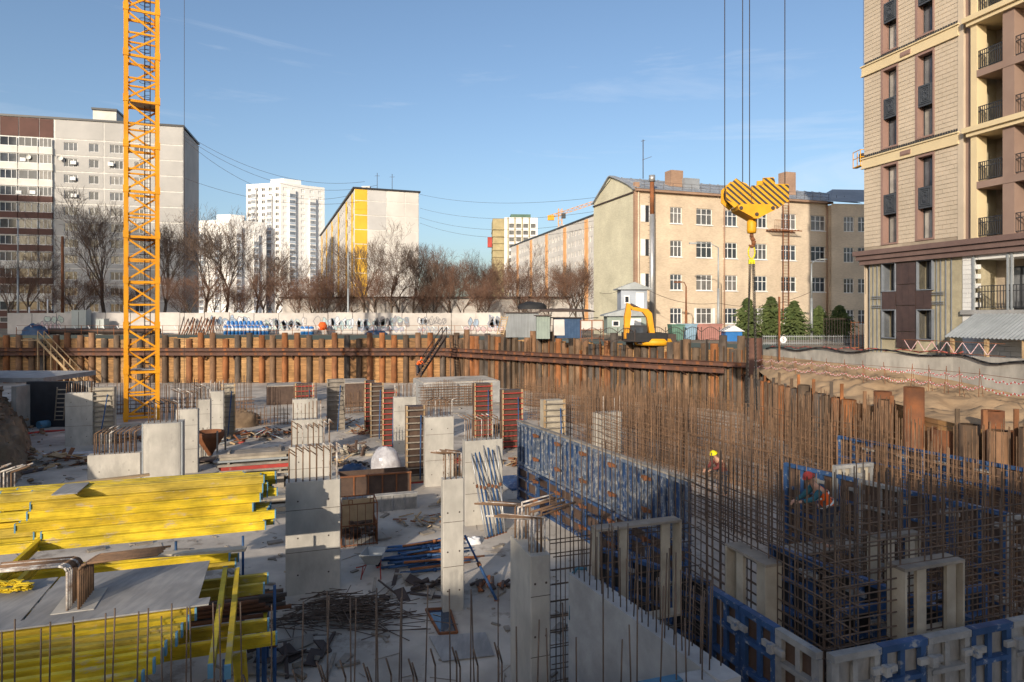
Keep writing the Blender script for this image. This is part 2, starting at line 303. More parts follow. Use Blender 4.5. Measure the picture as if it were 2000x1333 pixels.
struct(rough_strip('sand_slope', ([(x+.25, y, z) for (x, y), z in zip(RPW, (3.7,3.0,3.3,3.7,3.7,3.7))], [(x-.05, y, z-.9+k) for (x, y, z), k in zip(RET, (.4,.2,0,-.4,-.75,-1.2,-1.2))]), M['sand'], 220, 30, .38, 5))
st_ = MB(); r9 = random.Random(91)
for i in range(420):
    k = r9.randrange(len(BANK)-1); t = r9.random(); f = r9.random()**1.6; a0, b0 = BANK[k]; a1, b1 = BANK[k+1]; lo = Vector((*a0, 0)).lerp(Vector((*a1, 0)), t); hi = Vector((*b0, GZ)).lerp(Vector((*b1, GZ)), t); p = lo.lerp(hi, f)+Vector((r9.uniform(0,.6)*(1-f)*2, 0, .1)); p.z = max(.03, p.z); q = r9.choice((.04,.05,.06,.08,.1,.16)); st_.lathe(p, [(0,-q*.6),(q,-q*.2),(q*.8,q*.4),(0,q*.6)], 5)
tag(st_.build('earth_clods', M['earth']), 'clods and stones strewn over the brown earth bank', 'clods', kind='stuff')
rw = MB()
for (a, b) in zip(RET[:-1], RET[1:]):
    for o0, o1 in ((0, .25),):
        p = [(a[0], a[1]), (b[0], b[1]), (b[0]+.25, b[1]), (a[0]+.25, a[1])]
        q = [(*p[0], 2.0), (*p[1], 2.0), (*p[2], 2.0), (*p[3], 2.0), (*p[0], a[2]), (*p[1], b[2]), (*p[2], b[2]), (*p[3], a[2])]
        rw.add(q, [(4,5,6,7),(0,4,7,3),(1,2,6,5),(0,1,5,4),(2,3,7,6)])
tag(rw.build('retaining_wall', M['concrete']), 'long low grey concrete retaining wall above the sand slope by the tan tower', 'wall')
# ================================================================ the pile walls of the pit
def pile_mesh(r, h): return MB().lathe((0,0,0), [(r*.86, h-.02), (r, h), (r, 0)], 14).tube((0,0,h-.3), (0,0,h-.28), r*.86, r*.86, 12).mesh('pile', M['pile'])
PM = {h: pile_mesh(.33, h) for h in (4.6, 5.1, 5.5, 5.8, 6.2)}
def lag_mesh(w_, h_, seed):
    rr = random.Random(seed); mb = MB(); z = 0
    while z < h_-.05:
        k = min(.2, h_-z); o = rr.uniform(-.03, .03); mb.box((rr.uniform(-.02,.02), o, z+k/2), (w_, .06, k-.018)); z += k
    return mb.mesh('lagging', M['timber'])
LM = [lag_mesh(1.38, 5.25, i) for i in range(5)]
LN = [lag_mesh(.86, 5.25, 10+i) for i in range(5)]
wl = thing('pile_wall', (PA.x, PA.y, 0), 'long straight brown pile wall with timber lagging under the graffiti fence', 'retaining wall')
def run_piles(root, A, B, step, lm, hs, seed):
    rr = random.Random(seed); d = (B-A); n = int(d.length/step); d.normalize(); rz = math.atan2(d.y, d.x)
    for i in range(n+1):
        p = A+d*(i*step+rr.uniform(-.1, .1)); h = rr.choice(hs); inst('pile', PM[h], (p.x, p.y, 0), root, rr.uniform(0, 6))
        q = A+d*((i+.5)*step); nrm = Vector((-d.y, d.x)); q = q+nrm*.16; inst('timber_lagging', rr.choice(lm), (q.x, q.y, rr.uniform(-.25, .12)), root, rz)
run_piles(wl, PA, PB-Vector((.6,0)), 1.40, LM, (5.5,5.5,5.5,5.1,5.8), 1)
def ibeam(mb, a, b, h, wd, out):          # I-section: web and two flanges; out = horizontal unit normal
    a, b = Vector(a), Vector(b)
    for z in (-h/2+.02, h/2-.02): mb.bar(a+Vector((0,0,z)), b+Vector((0,0,z)), wd, .04)
    mb.bar(a, b, .03, h-.08)
def waler(root, A, B, z, h, off, nrm, step=1.7):
    mb = MB(); a = Vector((A.x, A.y, z))+nrm*off; b = Vector((B.x, B.y, z))+nrm*off; ibeam(mb, a, b, h, .34, nrm)
    mb.build('waler_beam', M['waler'], root)
    d = b-a; n = int(d.length/step); st = MB()
    for i in range(n+1):
        p = a+d*((i+.5)/(n+1)); st.bar(p-Vector((0,0,h/2-.03)), p+Vector((0,0,h/2-.03)), .05, .3, d)
    st.build('stiffener_plates', M['rust'], root, 'stuff')
def bracket(root, A, B, z, off, nrm, step=3.4):
    d = B-A; n = int(d.length/step); d.normalize()
    for i in range(n+1):
        p = Vector((A.x, A.y, z))+Vector((d.x, d.y, 0))*(step*(i+.4)); mb = MB()
        mb.prism([(0,0),(off,0),(0,-.55)], (p, nrm, (0,0,1)), .03); mb.bar(p+nrm*off, p+Vector((0,0,-.55)), .16, .03); mb.build('bracket', M['waler'], root)
nL = Vector((0,-1,0)); waler(wl, PA, PB, 3.88, .38, .55, nL, 1.7); waler(wl, PA, PB+Vector((.3,0)), 3.40, .40, .62, nL, 1.7); bracket(wl, PA, PB, 3.18, .8, nL)
wr = thing('pile_wall', (PB.x, PB.y, 0), 'rusty orange pile wall running obliquely toward the crane hook block', 'retaining wall')
dR = (PC-PB).normalized(); nR = Vector((dR.y, -dR.x, 0))
run_piles(wr, PB, PC, .82, LN, (5.5,5.1,5.8,5.5,6.2), 2)
rr = random.Random(4)
for i in range(46):                      # upright sheets and spare boards driven between the piles
    p = PB+(PC-PB)*((i+.3)/46); mb = MB(); h = rr.uniform(4.4, 5.9)
    mb.bar((p.x+nR.x*.3, p.y+nR.y*.3, 0), (p.x+nR.x*.3, p.y+nR.y*.3, h), rr.uniform(.18,.42), .05, nR.cross(Vector((0,0,1)))); mb.build('sheet_pile', M['pile'], wr)
waler(wr, PB, PC, 3.88, .38, .62, nR, 1.25); waler(wr, PB, PC-(PC-PB)*.05, 3.36, .42, .95, nR, 1.7); bracket(wr, PB, PC, 3.14, 1.15, nR, 2.6)
cp = thing('corner_pile', (PC.x+.2, PC.y-.4, 0), 'thick dark steel pile at the corner end of the rusty waler beams', 'pile')
MB().tube((PC.x+.2, PC.y-.4, 0), (PC.x+.2, PC.y-.4, 6.05), .62, .62, 20).build('shaft', M['waler'], cp)
wt = thing('pile_wall', (18.2, 50, 0), 'pile wall with timber boards below the sand slope at right', 'retaining wall')
for (a, b) in zip(RPW[:-1], RPW[1:]):
    A, B = Vector(a), Vector(b); d = B-A; n = max(2, int(d.length/1.15)); rz = math.atan2(d.y, d.x)
    for i in range(n):
        p = A+d*((i+.5)/n); k = rr.random(); h = 3.0+max(0, min(1, (53-p.y)/26))*1.05+(.3 if k > .7 else 0)
        if abs(p.y-26.7) > 1.0 and abs(p.y-30.3) > .8 and abs(p.y-24.6) > .8: inst('pile', PM[4.6], (p.x-.2, p.y, h-4.6), wt, rr.uniform(0, 6))
        inst('timber_lagging', rr.choice(LM), (p.x+.12, p.y, h-5.35), wt, rz)
        if rr.random() < .8:
            mb = MB(); mb.bar((p.x-.3, p.y+.5, 0), (p.x-.3, p.y+.5, h+rr.uniform(.1,.8)), .16, .05, (0,1,0)); mb.build('sheet_pile', M['pile'], wt)
for px, D, zt, r in ((1785,26.7,5.05,.37),(1724,30.0,4.5,.37),(1939,24.4,4.45,.36),(1845,25.4,3.6,.45),(1985,22.5,4.0,.38)):
    x = (px-1000)/FPX*D; MB().lathe((x, D, 0), [(r*.9, zt-.04), (r, zt), (r, 0)], 18).tube((x, D, zt-.5), (x, D, zt-.48), r*.9, r*.9, 14).build('pile', M['rust'], wt)
# ================================================================ street level: graffiti fence
FY = 81.0
fc = thing('concrete_fence', (-30, FY, GZ), 'long white precast concrete fence sprayed with graffiti above the pit', 'fence')
pm = MB().box((0,0,1.27), (2.93,.16,2.54)).box((0,-.0,2.58), (2.93,.2,.08)).mesh('panel', M['fence_wall'])
x0 = (15-1000)/FPX*FY
for i in range(21):
    if x0+3*i+3 < (990-1000)/FPX*FY+.5: inst('panel', pm, (x0+3*i+1.5, FY+R.uniform(-.03,.03), GZ+R.uniform(-.06,.05)), fc)
cols = {'g_white': (.60,.60,.62), 'g_blue': (.28,.36,.46), 'g_pink': (.52,.40,.40), 'g_green': (.42,.48,.42), 'g_teal': (.36,.46,.46), 'g_dark': (.26,.25,.26), 'g_lilac': (.44,.41,.46)}
for k, c in cols.items(): M[k] = mat(k, c, tuple(v*.8 for v in c), 2, .8, 0, dirt=.2)
def scrib(px0, px1, py0, py1, m, n, wd, seed):      # one sprayed tag: rounded letters of paint with an outline
    q = random.Random(seed); A, B = P(px0, py0, FY-.12), P(px1, py1, FY-.12); w_ = (B.x-A.x)/n; h = A.z-B.z; fill = MB(); line = MB()
    for i in range(n):
        cx_, cz_ = A.x+(i+.5)*w_, (A.z+B.z)/2+q.uniform(-.1,.1)*h; k = 9; pts = []
        for j in range(k): a = 2*math.pi*j/k; r_ = q.uniform(.45, 1.05); pts.append(Vector((cx_+math.cos(a)*w_*.55*r_, 0, cz_+math.sin(a)*h*.5*r_)))
        y = FY-.1-.004*(i % 2)
        fill.add([(p.x, y, p.z) for p in pts]+[(p.x, FY-.09, p.z) for p in pts], [tuple(reversed(range(k)))]+[(j, (j+1)%k, (j+1)%k+k, j+k) for j in range(k)])
        for j in range(k):
            a, b = pts[j], pts[(j+1)%k]; line.tube((a.x, y-.004, a.z), (b.x, y-.004, b.z), .03, .03, 4)
        for _ in range(2): a = pts[q.randrange(k)]; b = pts[q.randrange(k)]; line.tube((a.x, y-.004, a.z), (b.x, y-.004, b.z), .025, .025, 4) if a is not b else 0
    fill.build('graffiti', M[m], fc); line.build('graffiti_outline', M['g_dark' if seed % 3 else 'g_blue'], fc)
for a in ((418,492,618,645,'g_white',5,.3,1),(410,485,616,640,'g_blue',6,.12,2),(500,590,622,648,'g_green',6,.12,3),(510,600,620,646,'g_white',7,.14,4),(612,690,618,650,'g_teal',5,.32,5),(640,720,618,645,'g_white',6,.14,6),(695,770,620,648,'g_teal',5,.3,7),(730,800,618,640,'g_dark',6,.1,8),(700,790,636,650,'g_lilac',8,.14,9),(815,872,618,638,'g_white',5,.3,10),(820,872,620,636,'g_blue',6,.09,11),(815,880,638,650,'g_pink',8,.13,12),(912,935,618,640,'g_blue',2,.16,13),(955,978,620,642,'g_blue',2,.22,14),(952,982,616,646,'g_dark',2,.1,15),(70,120,628,645,'g_pink',6,.08,16),(85,125,616,634,'g_green',3,.1,17),(760,800,618,632,'g_green',3,.25,18),(905,985,636,650,'g_pink',7,.07,19)): scrib(*a)
# low white wall and sheds behind the fence
def simple(name, label, cat, boxes, m, group=None):
    c = boxes[0][0]; mb = MB()
    for b in boxes: mb.box(*b)
    return tag(mb.build(name, m), label, cat, group)
gw = MB().box((-12, 93, GZ+2.3), (40, .3, 4.6)); tag(gw.build('garage_wall', M['fence_wall']), 'long low white wall behind the bare trees and graffiti fence', 'wall')
gr_ = MB().box((-12, 92.9, GZ+4.75), (40.6, .9, .25)); gr_.build('coping', M['iron'], bpy.data.objects['garage_wall'])
# ================================================================ grey and brown apartment slab, left
M['panel_grey'] = mat('panel_grey', (.40,.385,.365), (.35,.34,.325), .5, .9, .1, dirt=.15, dsc=.15)
M['panel_brown'] = mat('panel_brown', (.115,.06,.05), (.09,.05,.042), .8, .85, 0, dirt=.15)
M['panel_cream'] = mat('panel_cream', (.60,.58,.53), (.52,.50,.46), .8, .85, 0, dirt=.15)
M['joint'] = mat('joint', (.66,.64,.60), None, 2, .9, 0, dirt=.1)
d1 = Vector((28, 7, 0)).normalized(); OA = Vector((-86.9, 113, 0))-d1*16; fa = Fac(OA, d1)
ua0, ua1, ux = 0.0, fa.U(358), fa.U(107); zt = 41.6
ap = thing('apartment_block', (OA.x, OA.y, GZ), 'grey panel apartment block with brown balcony bands behind the crane mast', 'building')
mb = MB(); fa.box(mb, ua0, ua1+.02, GZ, zt-.3, -13, -.35); mb.build('side_wall', M['panel_grey'], ap)
mb = MB(); fa.box(mb, ua0-.1, ua1+.15, zt, zt+.35, -13.2, .2); mb.build('roof', M['frame_dark'], ap)
mb = MB(); fa.box(mb, fa.U(158)+1.2, fa.U(205)+1.2, zt+.35, zt+2.6, -6, -2); mb.build('lift_house', M['panel_cream'], ap)
mb = MB(); fa.box(mb, fa.U(156)+1.2, fa.U(207)+1.2, zt+2.6, zt+2.95, -6.3, -1.7); mb.build('lift_house_roof', M['frame_dark'], ap)
fl = 2.80; nf = 12; ztop = zt-3.35
ucol = [ux, fa.U(203), fa.U(290), ua1]
wins = {0: ((fa.U(125), 2.1), (fa.U(174), 1.55)), 1: ((fa.U(215), 2.1), (fa.U(263), 1.5)), 2: ()}
WH = 1.45; allh = []
for r in range(nf+1):
    z0 = ztop-fl*r if r else ztop; za, zb = (ztop+.1, zt-.1) if r == 0 else (ztop-fl*r+.1, ztop-fl*(r-1)-.1)
    za = max(za, GZ)
    for c in range(3):
        u0, u1 = ucol[c]+.1, ucol[c+1]-.1; hs = []
        if r: hs = [(u, za+.72, u+w_, za+.72+WH) for u, w_ in wins[c]]
        mb = MB(); fa.wall(mb, u0, u1, za, zb, hs, .3, .06); o = mb.build('panel', M['panel_grey'], ap)
        allh += hs
        for h in hs: window(fa, ap, h[0]+.02, h[1], h[2]-h[0]-.04, WH, 'three' if h[2]-h[0] > 1.8 else 'two', .1)
    # balcony side
    bays = [ua0, fa.U(-40), fa.U(0), fa.U(37), fa.U(77), ux-.15]
    for b0, b1 in zip(bays[:-1], bays[1:]):
        if r == 0:
            mb = MB(); fa.box(mb, b0+.06, b1-.06, za, zb, -.1, .1); mb.build('panel', M['panel_brown'], ap); continue
        cm = 'panel_brown' if r in (4,5,6,7,9,11,12) else 'panel_cream'
        mb = MB(); fa.box(mb, b0+.05, b1-.05, za-.08, za+1.0, -.1, .5); mb.build('balcony_parapet', M[cm], ap)
        mb = MB(); fa.box(mb, b0, b1, za-.18, za-.08, -.1, .58); mb.build('balcony_slab', M['joint'], ap)
        k = R.random(); window(fa, ap, b0+.12, za+1.02, b1-b0-.24, 1.55, 'three' if k < .7 else 'two', -.38)
mb = MB(); fa.wall(mb, ua0, ua1, GZ, zt, allh, .3); mb.build('wall', M['joint'], ap)
acm = MB().box((0,0,0), (.85,.35,.6)).mesh('air_conditioner', M['frame_white'])
for px, py in ((145,319),(144,350),(218,322),(146,383),(47,313),(39,377),(66,377)): inst('air_conditioner', acm, fa.pt(fa.U(px), fa.Z(px, py), .35), ap, fa.rz)
dm = MB().lathe((0,0,0), [(0,.0),(.25,.03),(.42,.12),(.45,.2)], 14).mesh('satellite_dish', M['panel_cream'])
for px, py in ((120,311),(58,309)): inst('satellite_dish', dm, fa.pt(fa.U(px), fa.Z(px, py), .5), ap, rot=(rad(80), 0, rad(20)))
# ================================================================ far white towers
M['tower_white'] = mat('tower_white', (.66,.65,.63), (.60,.59,.575), .3, .9, 0, dirt=.1, dsc=.08)
M['glass_far'] = glassmat('glass_far', [(.16,.19,.23),(.22,.24,.27)], .15)
M['tower_blue'] = mat('tower_blue', (.36,.42,.50), (.30,.36,.44), .5, .4, 0, dirt=.1)
def gridwall(root, fac, u0, u1, z0, z1, cols_, fl, wh, mw, depth=.2, sill=.9, mullion=True, name='wall'):
    hs = []; z = z0
    while z+fl <= z1+.01:
        hs += [(u, z+sill, u+w_, z+sill+wh) for u, w_ in cols_]; z += fl
    mb = MB(); fac.wall(mb, u0, u1, z0, z1, hs, depth); mb.build(name, mw, root)
    gl = MB(); fr = MB()
    for a, b, c, d in hs:
        gl.quad(*(fac.pt(x, y, -depth+.01) for x, y in ((a,b),(c,b),(c,d),(a,d))))
        if mullion:
            fac.box(fr, (a+c)/2-.07, (a+c)/2+.07, b, d, -depth+.02, -depth+.1); fac.box(fr, a, c, b, b+.1, -depth+.02, -depth+.1); fac.box(fr, a, c, d-.1, d, -depth+.02, -depth+.1)
    gl.build('glazing', M['glass'], root, 'stuff')
    if mullion: fr.build('window_frames', M['frame_white'], root, 'stuff')
def far_tower(px0, pxc, px1, top, D, label, dirs=((-.97,.25),(.8,.6))):
    # corner at pxc nearest; left face runs to px0, right face to px1
    C = P(pxc, HZ, D); z1 = EYE+(HZ-top)/FPX*D
    t = thing('residential_tower', (C.x, C.y, GZ), label, 'building')
    dl = Vector((dirs[0][0], dirs[0][1], 0)).normalized(); dr = Vector((dirs[1][0], dirs[1][1], 0)).normalized()
    def reach(dv, px): k = (px-1000)/FPX; return (k*C.y-C.x)/(dv.x-k*dv.y)
    ll, lr = reach(dl, px0), reach(dr, px1); fl_ = 3.0
    f1 = Fac(C+dl*ll, -dl); f2 = Fac(C, dr)
    def bays(n, w0, w1): return [((i+.5)*w0/n-w1/2, w1) for i in range(n)]
    nl, nr = max(3, int(ll/3.6)), max(3, int(lr/3.6))
    gridwall(t, f1, 0, ll, GZ, z1, bays(nl, ll, 1.7), fl_, 1.6, M['tower_white'], .25); gridwall(t, f2, 0, lr, GZ, z1, bays(nr, lr, 1.9), fl_, 1.6, M['tower_white'], .25)
    q = [C+Vector((0,0,0)), C+dl*ll, C+dl*ll+dr*lr, C+dr*lr]; cen = sum(q, Vector())/4; q = [cen+(p-cen)*.97 for p in q]
    MB().prism([(p.x, p.y) for p in q], ((0,0,GZ),(1,0,0),(0,1,0)), z1-GZ-.05).build('core', M['tower_white'], t)
    for f, le, n in ((f1, ll, 2), (f2, lr, 2)):       # projecting glazed bays
        for i in range(n):
            u0 = le*(.18+.46*i); u1 = u0+le*.14; hb = z1-3*(1+i)
            mb = MB(); f.box(mb, u0, u1, GZ, hb, 0, 1.1); mb.build('bay', M['tower_white'], t)
            g2 = MB(); b2 = MB(); z = GZ
            while z+3 < hb: f.box(g2, u0+.15, u1-.15, z+1.1, z+2.6, 1.02, 1.14); f.box(b2, u0+.1, u1-.1, z+.1, z+.95, 1.02, 1.16); z += 3
            g2.build('bay_glazing', M['glass_far'], t, 'stuff'); b2.build('bay_parapets', M['tower_blue'], t, 'stuff')
    MB().prism([(p.x, p.y) for p in [cen+(p-cen)*.4 for p in q]], ((0,0,z1),(1,0,0),(0,1,0)), 3).build('lift_house', M['tower_white'], t)
far_tower(481, 548, 634, 357, 315, 'tallest white residential tower far behind the bare trees')
far_tower(380, 447, 520, 429, 300, 'lower white residential tower with bays left of the tallest one')
# ================================================================ long yellow-striped slab seen end on
M['end_wall'] = mat('end_wall', (.56,.53,.49), (.50,.475,.44), .3, .9, 0, dirt=.12, dsc=.15)
M['end_grey'] = mat('end_grey', (.46,.445,.43), (.42,.41,.40), .4, .9, 0, dirt=.1)
M['yellow_panel'] = mat('yellow_panel', (.72,.40,.045), (.66,.36,.04), .4, .85, 0, dirt=.12)
M['orange_panel'] = mat('orange_panel', (.70,.36,.16), (.62,.32,.14), .4, .85, 0, dirt=.12)
CB = P(692, HZ, 128); dE = Vector((2.66,1,0)).normalized(); dS = Vector((-.371,1,0)).normalized()
yb = thing('apartment_block', (CB.x, CB.y, GZ), 'long pale apartment slab with bright yellow end strip', 'building')
fe = Fac(CB, dE); zt = EYE+244*128/FPX; we = fe.U(818)
mb = MB(); fe.wall(mb, 0, we, GZ, zt); mb.build('end_wall', M['joint'], yb)
uu = [0, fe.U(718), fe.U(755), fe.U(791), we]; z = zt; k = 0
while z > GZ+1:
    h = 2.2 if k == 0 else 2.8
    for c in range(4):
        mb = MB(); fe.box(mb, uu[c]+.08, uu[c+1]-.08, max(GZ, z-h+.08), z-.08, 0, .06); mb.build('panel', M['yellow_panel'] if c == 0 else (M['end_grey'] if c == 1 and k < 3 else M['end_wall']), yb)
    z -= h; k += 1
fs_ = Fac(CB+dS*84, -dS); cs_ = [(u, 1.6) for u in [1+3.2*i for i in range(26)]]
gridwall(yb, fs_, 0, 84, GZ, zt-.3, cs_, 2.8, 1.5, M['end_wall'], .2)
for u in (6, 22, 38, 54, 70, 80):
    mb = MB(); fs_.box(mb, u, u+1.7, GZ, zt-.6, -.05, .12); mb.build('stripe', M['yellow_panel'], yb)
q = [CB+dE*.3+dS*.3, CB+dE*(we-.02)+dS*.3, CB+dE*(we-.02)+dS*84, CB+dE*.3+dS*84]
MB().prism([(p.x, p.y) for p in q], ((0,0,GZ),(1,0,0),(0,1,0)), zt-GZ-.2).build('core', M['end_wall'], yb)
q = [CB-dE*.3-dS*.3, CB+dE*(we+.3)-dS*.3, CB+dE*(we+.3)+dS*84, CB-dE*.3+dS*84]
MB().prism([(p.x, p.y) for p in q], ((0,0,zt+.02),(1,0,0),(0,1,0)), .3).build('roof', M['frame_dark'], yb)
for a, b, h in ((3,5,1.2),(6,9,1.6),(9,16,1.0),(4,24,1.4)):
    p = CB+dE*a+dS*b; MB().box((p.x, p.y, zt+.3+h/2), (1.6,1.2,h)).build('roof_vent', M['joint'], yb)
for a, b in ((5,4),(8,4)): p = CB+dE*a+dS*b; MB().tube((p.x,p.y,zt+.3),(p.x,p.y,zt+4.2),.05).bar((p.x-.5,p.y,zt+3.6),(p.x+.5,p.y,zt+3.6),.05,.05).build('antenna', M['iron'], yb)
# white and orange slab further right
d7 = Vector((-.268,1,0)).normalized(); A7 = P(1165, HZ, 164)
ob = thing('apartment_block', (A7.x, A7.y, GZ), 'long white apartment slab with orange strips left of the brick school', 'building')
f7 = Fac(A7+d7*82, -d7); z7 = 32.4
gridwall(ob, f7, 0, 88, GZ, z7, [(1+2.75*i, 1.35) for i in range(31)], 2.8, 1.45, M['end_wall'], .2)
for u in (8, 24.5, 41, 57.5, 74): mb = MB(); f7.box(mb, u, u+2.4, GZ, z7-.3, -.05, .1); mb.build('stripe', M['orange_panel'], ob)
mb = MB(); f7.box(mb, 0, 88, GZ, z7-.2, -13, -.3); mb.build('core', M['end_wall'], ob)
mb = MB(); f7.box(mb, -.3, 88.3, z7, z7+.35, -13.2, .3); mb.build('roof', M['frame_dark'], ob)
for u in (10, 40, 70): mb = MB(); f7.box(mb, u, u+6, z7+.35, z7+2.3, -8, -4); mb.build('lift_house', M['tower_white'], ob)
# tower under construction and its crane, far behind
M['insul'] = mat('insul', (.36,.30,.17), (.30,.25,.14), .6, .9, 0, dirt=.2)
uc = thing('unfinished_tower', P(985, HZ, 300), 'unfinished beige tower with open floors far behind the white slab', 'building')
fu = Fac(P(985, HZ, 300), (1,.06,0)); z8 = EYE+(HZ-425)/FPX*300
gridwall(uc, fu, 0, fu.U(1050), GZ, z8, [(2.2,2.2),(5.4,2.2),(8.6,2.2),(12,2.2)], 3.1, 1.9, M['tower_white'], .6, mullion=False)
mb = MB(); fu.box(mb, -5.2, fu.U(1050)-.1, GZ, z8-.4, -18, -.7); mb.build('core', M['insul'], uc)
for i in range(14): mb = MB(); fu.box(mb, -5.4, -.02, GZ+3.1*i, GZ+3.1*i+.5, -17, -.2); mb.build('floor_slab', M['insul'], uc)
for u in (1.4, 4.5, 7.8, 11): mb = MB(); fu.box(mb, u, u+.5, GZ, z8, 0, .3); mb.build('pilaster', M['insul'], uc)
mb = MB(); fu.box(mb, 3, 12, z8, z8+1.6, -9, -1); mb.build('safety_net', mat('net_green', (.10,.17,.13), None, 2, .8, 0), uc)
mb = MB(); fu.box(mb, -7.5, -5.5, EYE+(HZ-470)/FPX*300-3, EYE+(HZ-470)/FPX*300+1.5, -3, -.5); mb.build('hoist_cabin', M['red'], uc)
def lattice(mb, a, b, wd, n, r):        # square lattice between a and b
    a, b = Vector(a), Vector(b); d = (b-a).normalized(); s = d.cross(Vector((0,0,1)));
    if s.length < .01: s = Vector((1,0,0))
    s.normalize(); t = s.cross(d); c = [s*x*wd/2+t*y*wd/2 for x, y in ((-1,-1),(1,-1),(1,1),(-1,1))]
    for k in c: mb.bar(a+k, b+k, r*2, r*2)
    for i in range(n):
        p, q = a.lerp(b, i/n), a.lerp(b, (i+1)/n)
        for j in range(4): mb.bar(p+c[j], q+c[(j+1)%4], r*1.2, r*1.2) if (i+j) % 2 else mb.bar(p+c[(j+1)%4], q+c[j], r*1.2, r*1.2)
DC = 330.0; cm_ = P(1094, HZ, DC)
fcn = thing('tower_crane', (cm_.x, cm_.y, GZ), 'small distant orange tower crane above the white slab roof', 'crane')
zc = EYE+(HZ-418)/FPX*DC
mb = MB(); lattice(mb, (cm_.x,cm_.y,GZ), (cm_.x,cm_.y,zc+2.5), 1.8, 24, .12); mb.build('mast', M['crane'], fcn)
mb = MB(); lattice(mb, (cm_.x,cm_.y,zc), P(1157, 397, DC+6), 1.5, 14, .1); mb.build('jib', M['crane'], fcn)
mb = MB(); lattice(mb, (cm_.x,cm_.y,zc), P(1073, 424, DC-2), 1.5, 5, .1); mb.box(P(1076, 426, DC-2), (3.2,1.4,2.4)); mb.build('counter_jib', M['crane'], fcn)
MB().box((cm_.x+1.6,cm_.y-1.2,zc-1.2), (2,1.8,2.4)).build('cabin', M['frame_dark'], fcn)
# ================================================================ four-storey brick school
S = P(1240, HZ, 72.0); dF = Vector((2.93,1,0)).normalized(); dG = Vector((-.318,1,0)).normalized()
M['brick_peach'] = brick('brick_peach', math.atan2(dF.y, dF.x), (.60,.495,.37), (.54,.44,.33), (.86,.84,.82), dirt=.16, c3=(.46,.30,.20))
M['brick_olive'] = brick('brick_olive', math.atan2(-dG.y, -dG.x), (.56,.53,.40), (.49,.46,.345), (.9,.9,.86), dirt=.15, c3=(.38,.31,.20))
M['brick_red'] = brick('brick_red', math.atan2(dF.y, dF.x), (.36,.24,.17), (.30,.195,.14), (.9,.85,.8), dirt=.2)
M['roof_metal'] = mat('roof_metal', (.27,.29,.32), (.22,.24,.265), 1, .65, 0, metal=.0, dirt=.2)
M['curtain'] = mat('curtain', (.62,.58,.52), None, 3, .9, 0)
ff = Fac(S, dF); zE = 21.25
sc_ = thing('school_building', (S.x, S.y, GZ), 'four-storey peach brick building with grey metal roof and olive gable', 'building')
uT = ff.U(1617)
cols_px = [(1309,1332),(1360,1391),(1413,1440),(1473,1498),(1526,1555),(1584,1612)]
rows_z = [(ff.Z(1320,437), ff.Z(1320,405)), (ff.Z(1320,502), ff.Z(1320,470)), (ff.Z(1320,567), ff.Z(1320,536)), (ff.Z(1320,633), ff.Z(1320,602))]
hs = [(ff.U(a), z0, ff.U(b), z1) for a, b in cols_px for z0, z1 in rows_z]
mb = MB(); ff.wall(mb, .55, uT, GZ, zE, hs, .22); mb.build('wall', M['brick_peach'], sc_)
mb = MB(); ff.box(mb, 0, .55, GZ, zE+1.0, -.4, .04); mb.build('corner_pier', M['brick_red'], sc_)
for a, z0, b, z1 in hs:
    wo = window(ff, sc_, a, z0, b-a, z1-z0, 'cross', .14)
    sl_ = MB(); ff.box(sl_, a-.08, b+.08, z0-.1, z0, 0.0, .1); sl_.build('sill', M['frame_white'], sc_)
for i, (z0, z1) in enumerate(rows_z[:3]):            # boarded windows behind the flue
    mb = MB(); ff.box(mb, ff.U(1251), ff.U(1260), z0, z1, .0, .06); ff.box(mb, ff.U(1267), ff.U(1277), z0, z1, 0, .06); mb.build('shutters', M['white'], sc_)
    mb = MB(); ff.box(mb, ff.U(1260), ff.U(1267), z0, z1, .0, .03); mb.build('dark_window', M['frame_dark'], sc_)
mb = MB(); z0, z1 = rows_z[3]; ff.box(mb, ff.U(1356), ff.U(1360), z0, z1, 0, .06); ff.box(mb, ff.U(1391), ff.U(1396), z0, z1, 0, .06); mb.build('shutters', M['white'], sc_, 'stuff')
GL = S+dG*10.6; fg = Fac(GL, -dG)
def gab(t): k = t/.44 if t < .44 else (1-t)/.56; return zE+.15+2.6*(k if t < .44 else k**.8)
poly = [(0, GZ), (10.6, GZ)]+[(10.6*(1-i/24), gab(1-i/24)) for i in range(25)]
MB().prism(poly, (fg.pt(0,0,-.35), fg.u, (0,0,1)), .35).build('gable_wall', M['brick_olive'], sc_)
cop = MB()
for i in range(24):
    a, b = i/24, (i+1)/24; cop.bar(fg.pt(10.6*a, gab(a)+.08, -.1), fg.pt(10.6*b, gab(b)+.08, -.1), .75, .12, (0,0,1))
cop.build('gable_coping', M['roof_metal'], sc_)
mb = MB(); fg.box(mb, -.05, 10.4, zE-.15, zE+.02, 0, .12); mb.build('string_course', M['iron'], sc_)
ridge = 2.3; rf = MB(); q0, q1 = -.5, uT+6
for i in range(int(q1/1.2)):
    a, b = i*1.2, min((i+1)*1.2, q1)
    rf.quad(ff.pt(a, zE+.25, .5), ff.pt(b, zE+.25, .5), ff.pt(b, zE+.25+ridge, -5.3), ff.pt(a, zE+.25+ridge, -5.3))
    rf.bar(ff.pt(a, zE+.29, .5), ff.pt(a, zE+.29+ridge, -5.3), .05, .08)
rf.quad(ff.pt(0, zE+.25+ridge, -5.3), ff.pt(q1, zE+.25+ridge, -5.3), ff.pt(q1, zE+.25, -11), ff.pt(0, zE+.25, -11)); rf.build('roof', M['roof_metal'], sc_)
mb = MB(); ff.box(mb, 0, uT+.4, zE, zE+.24, -.2, .45); mb.build('cornice', M['brick_red'], sc_)
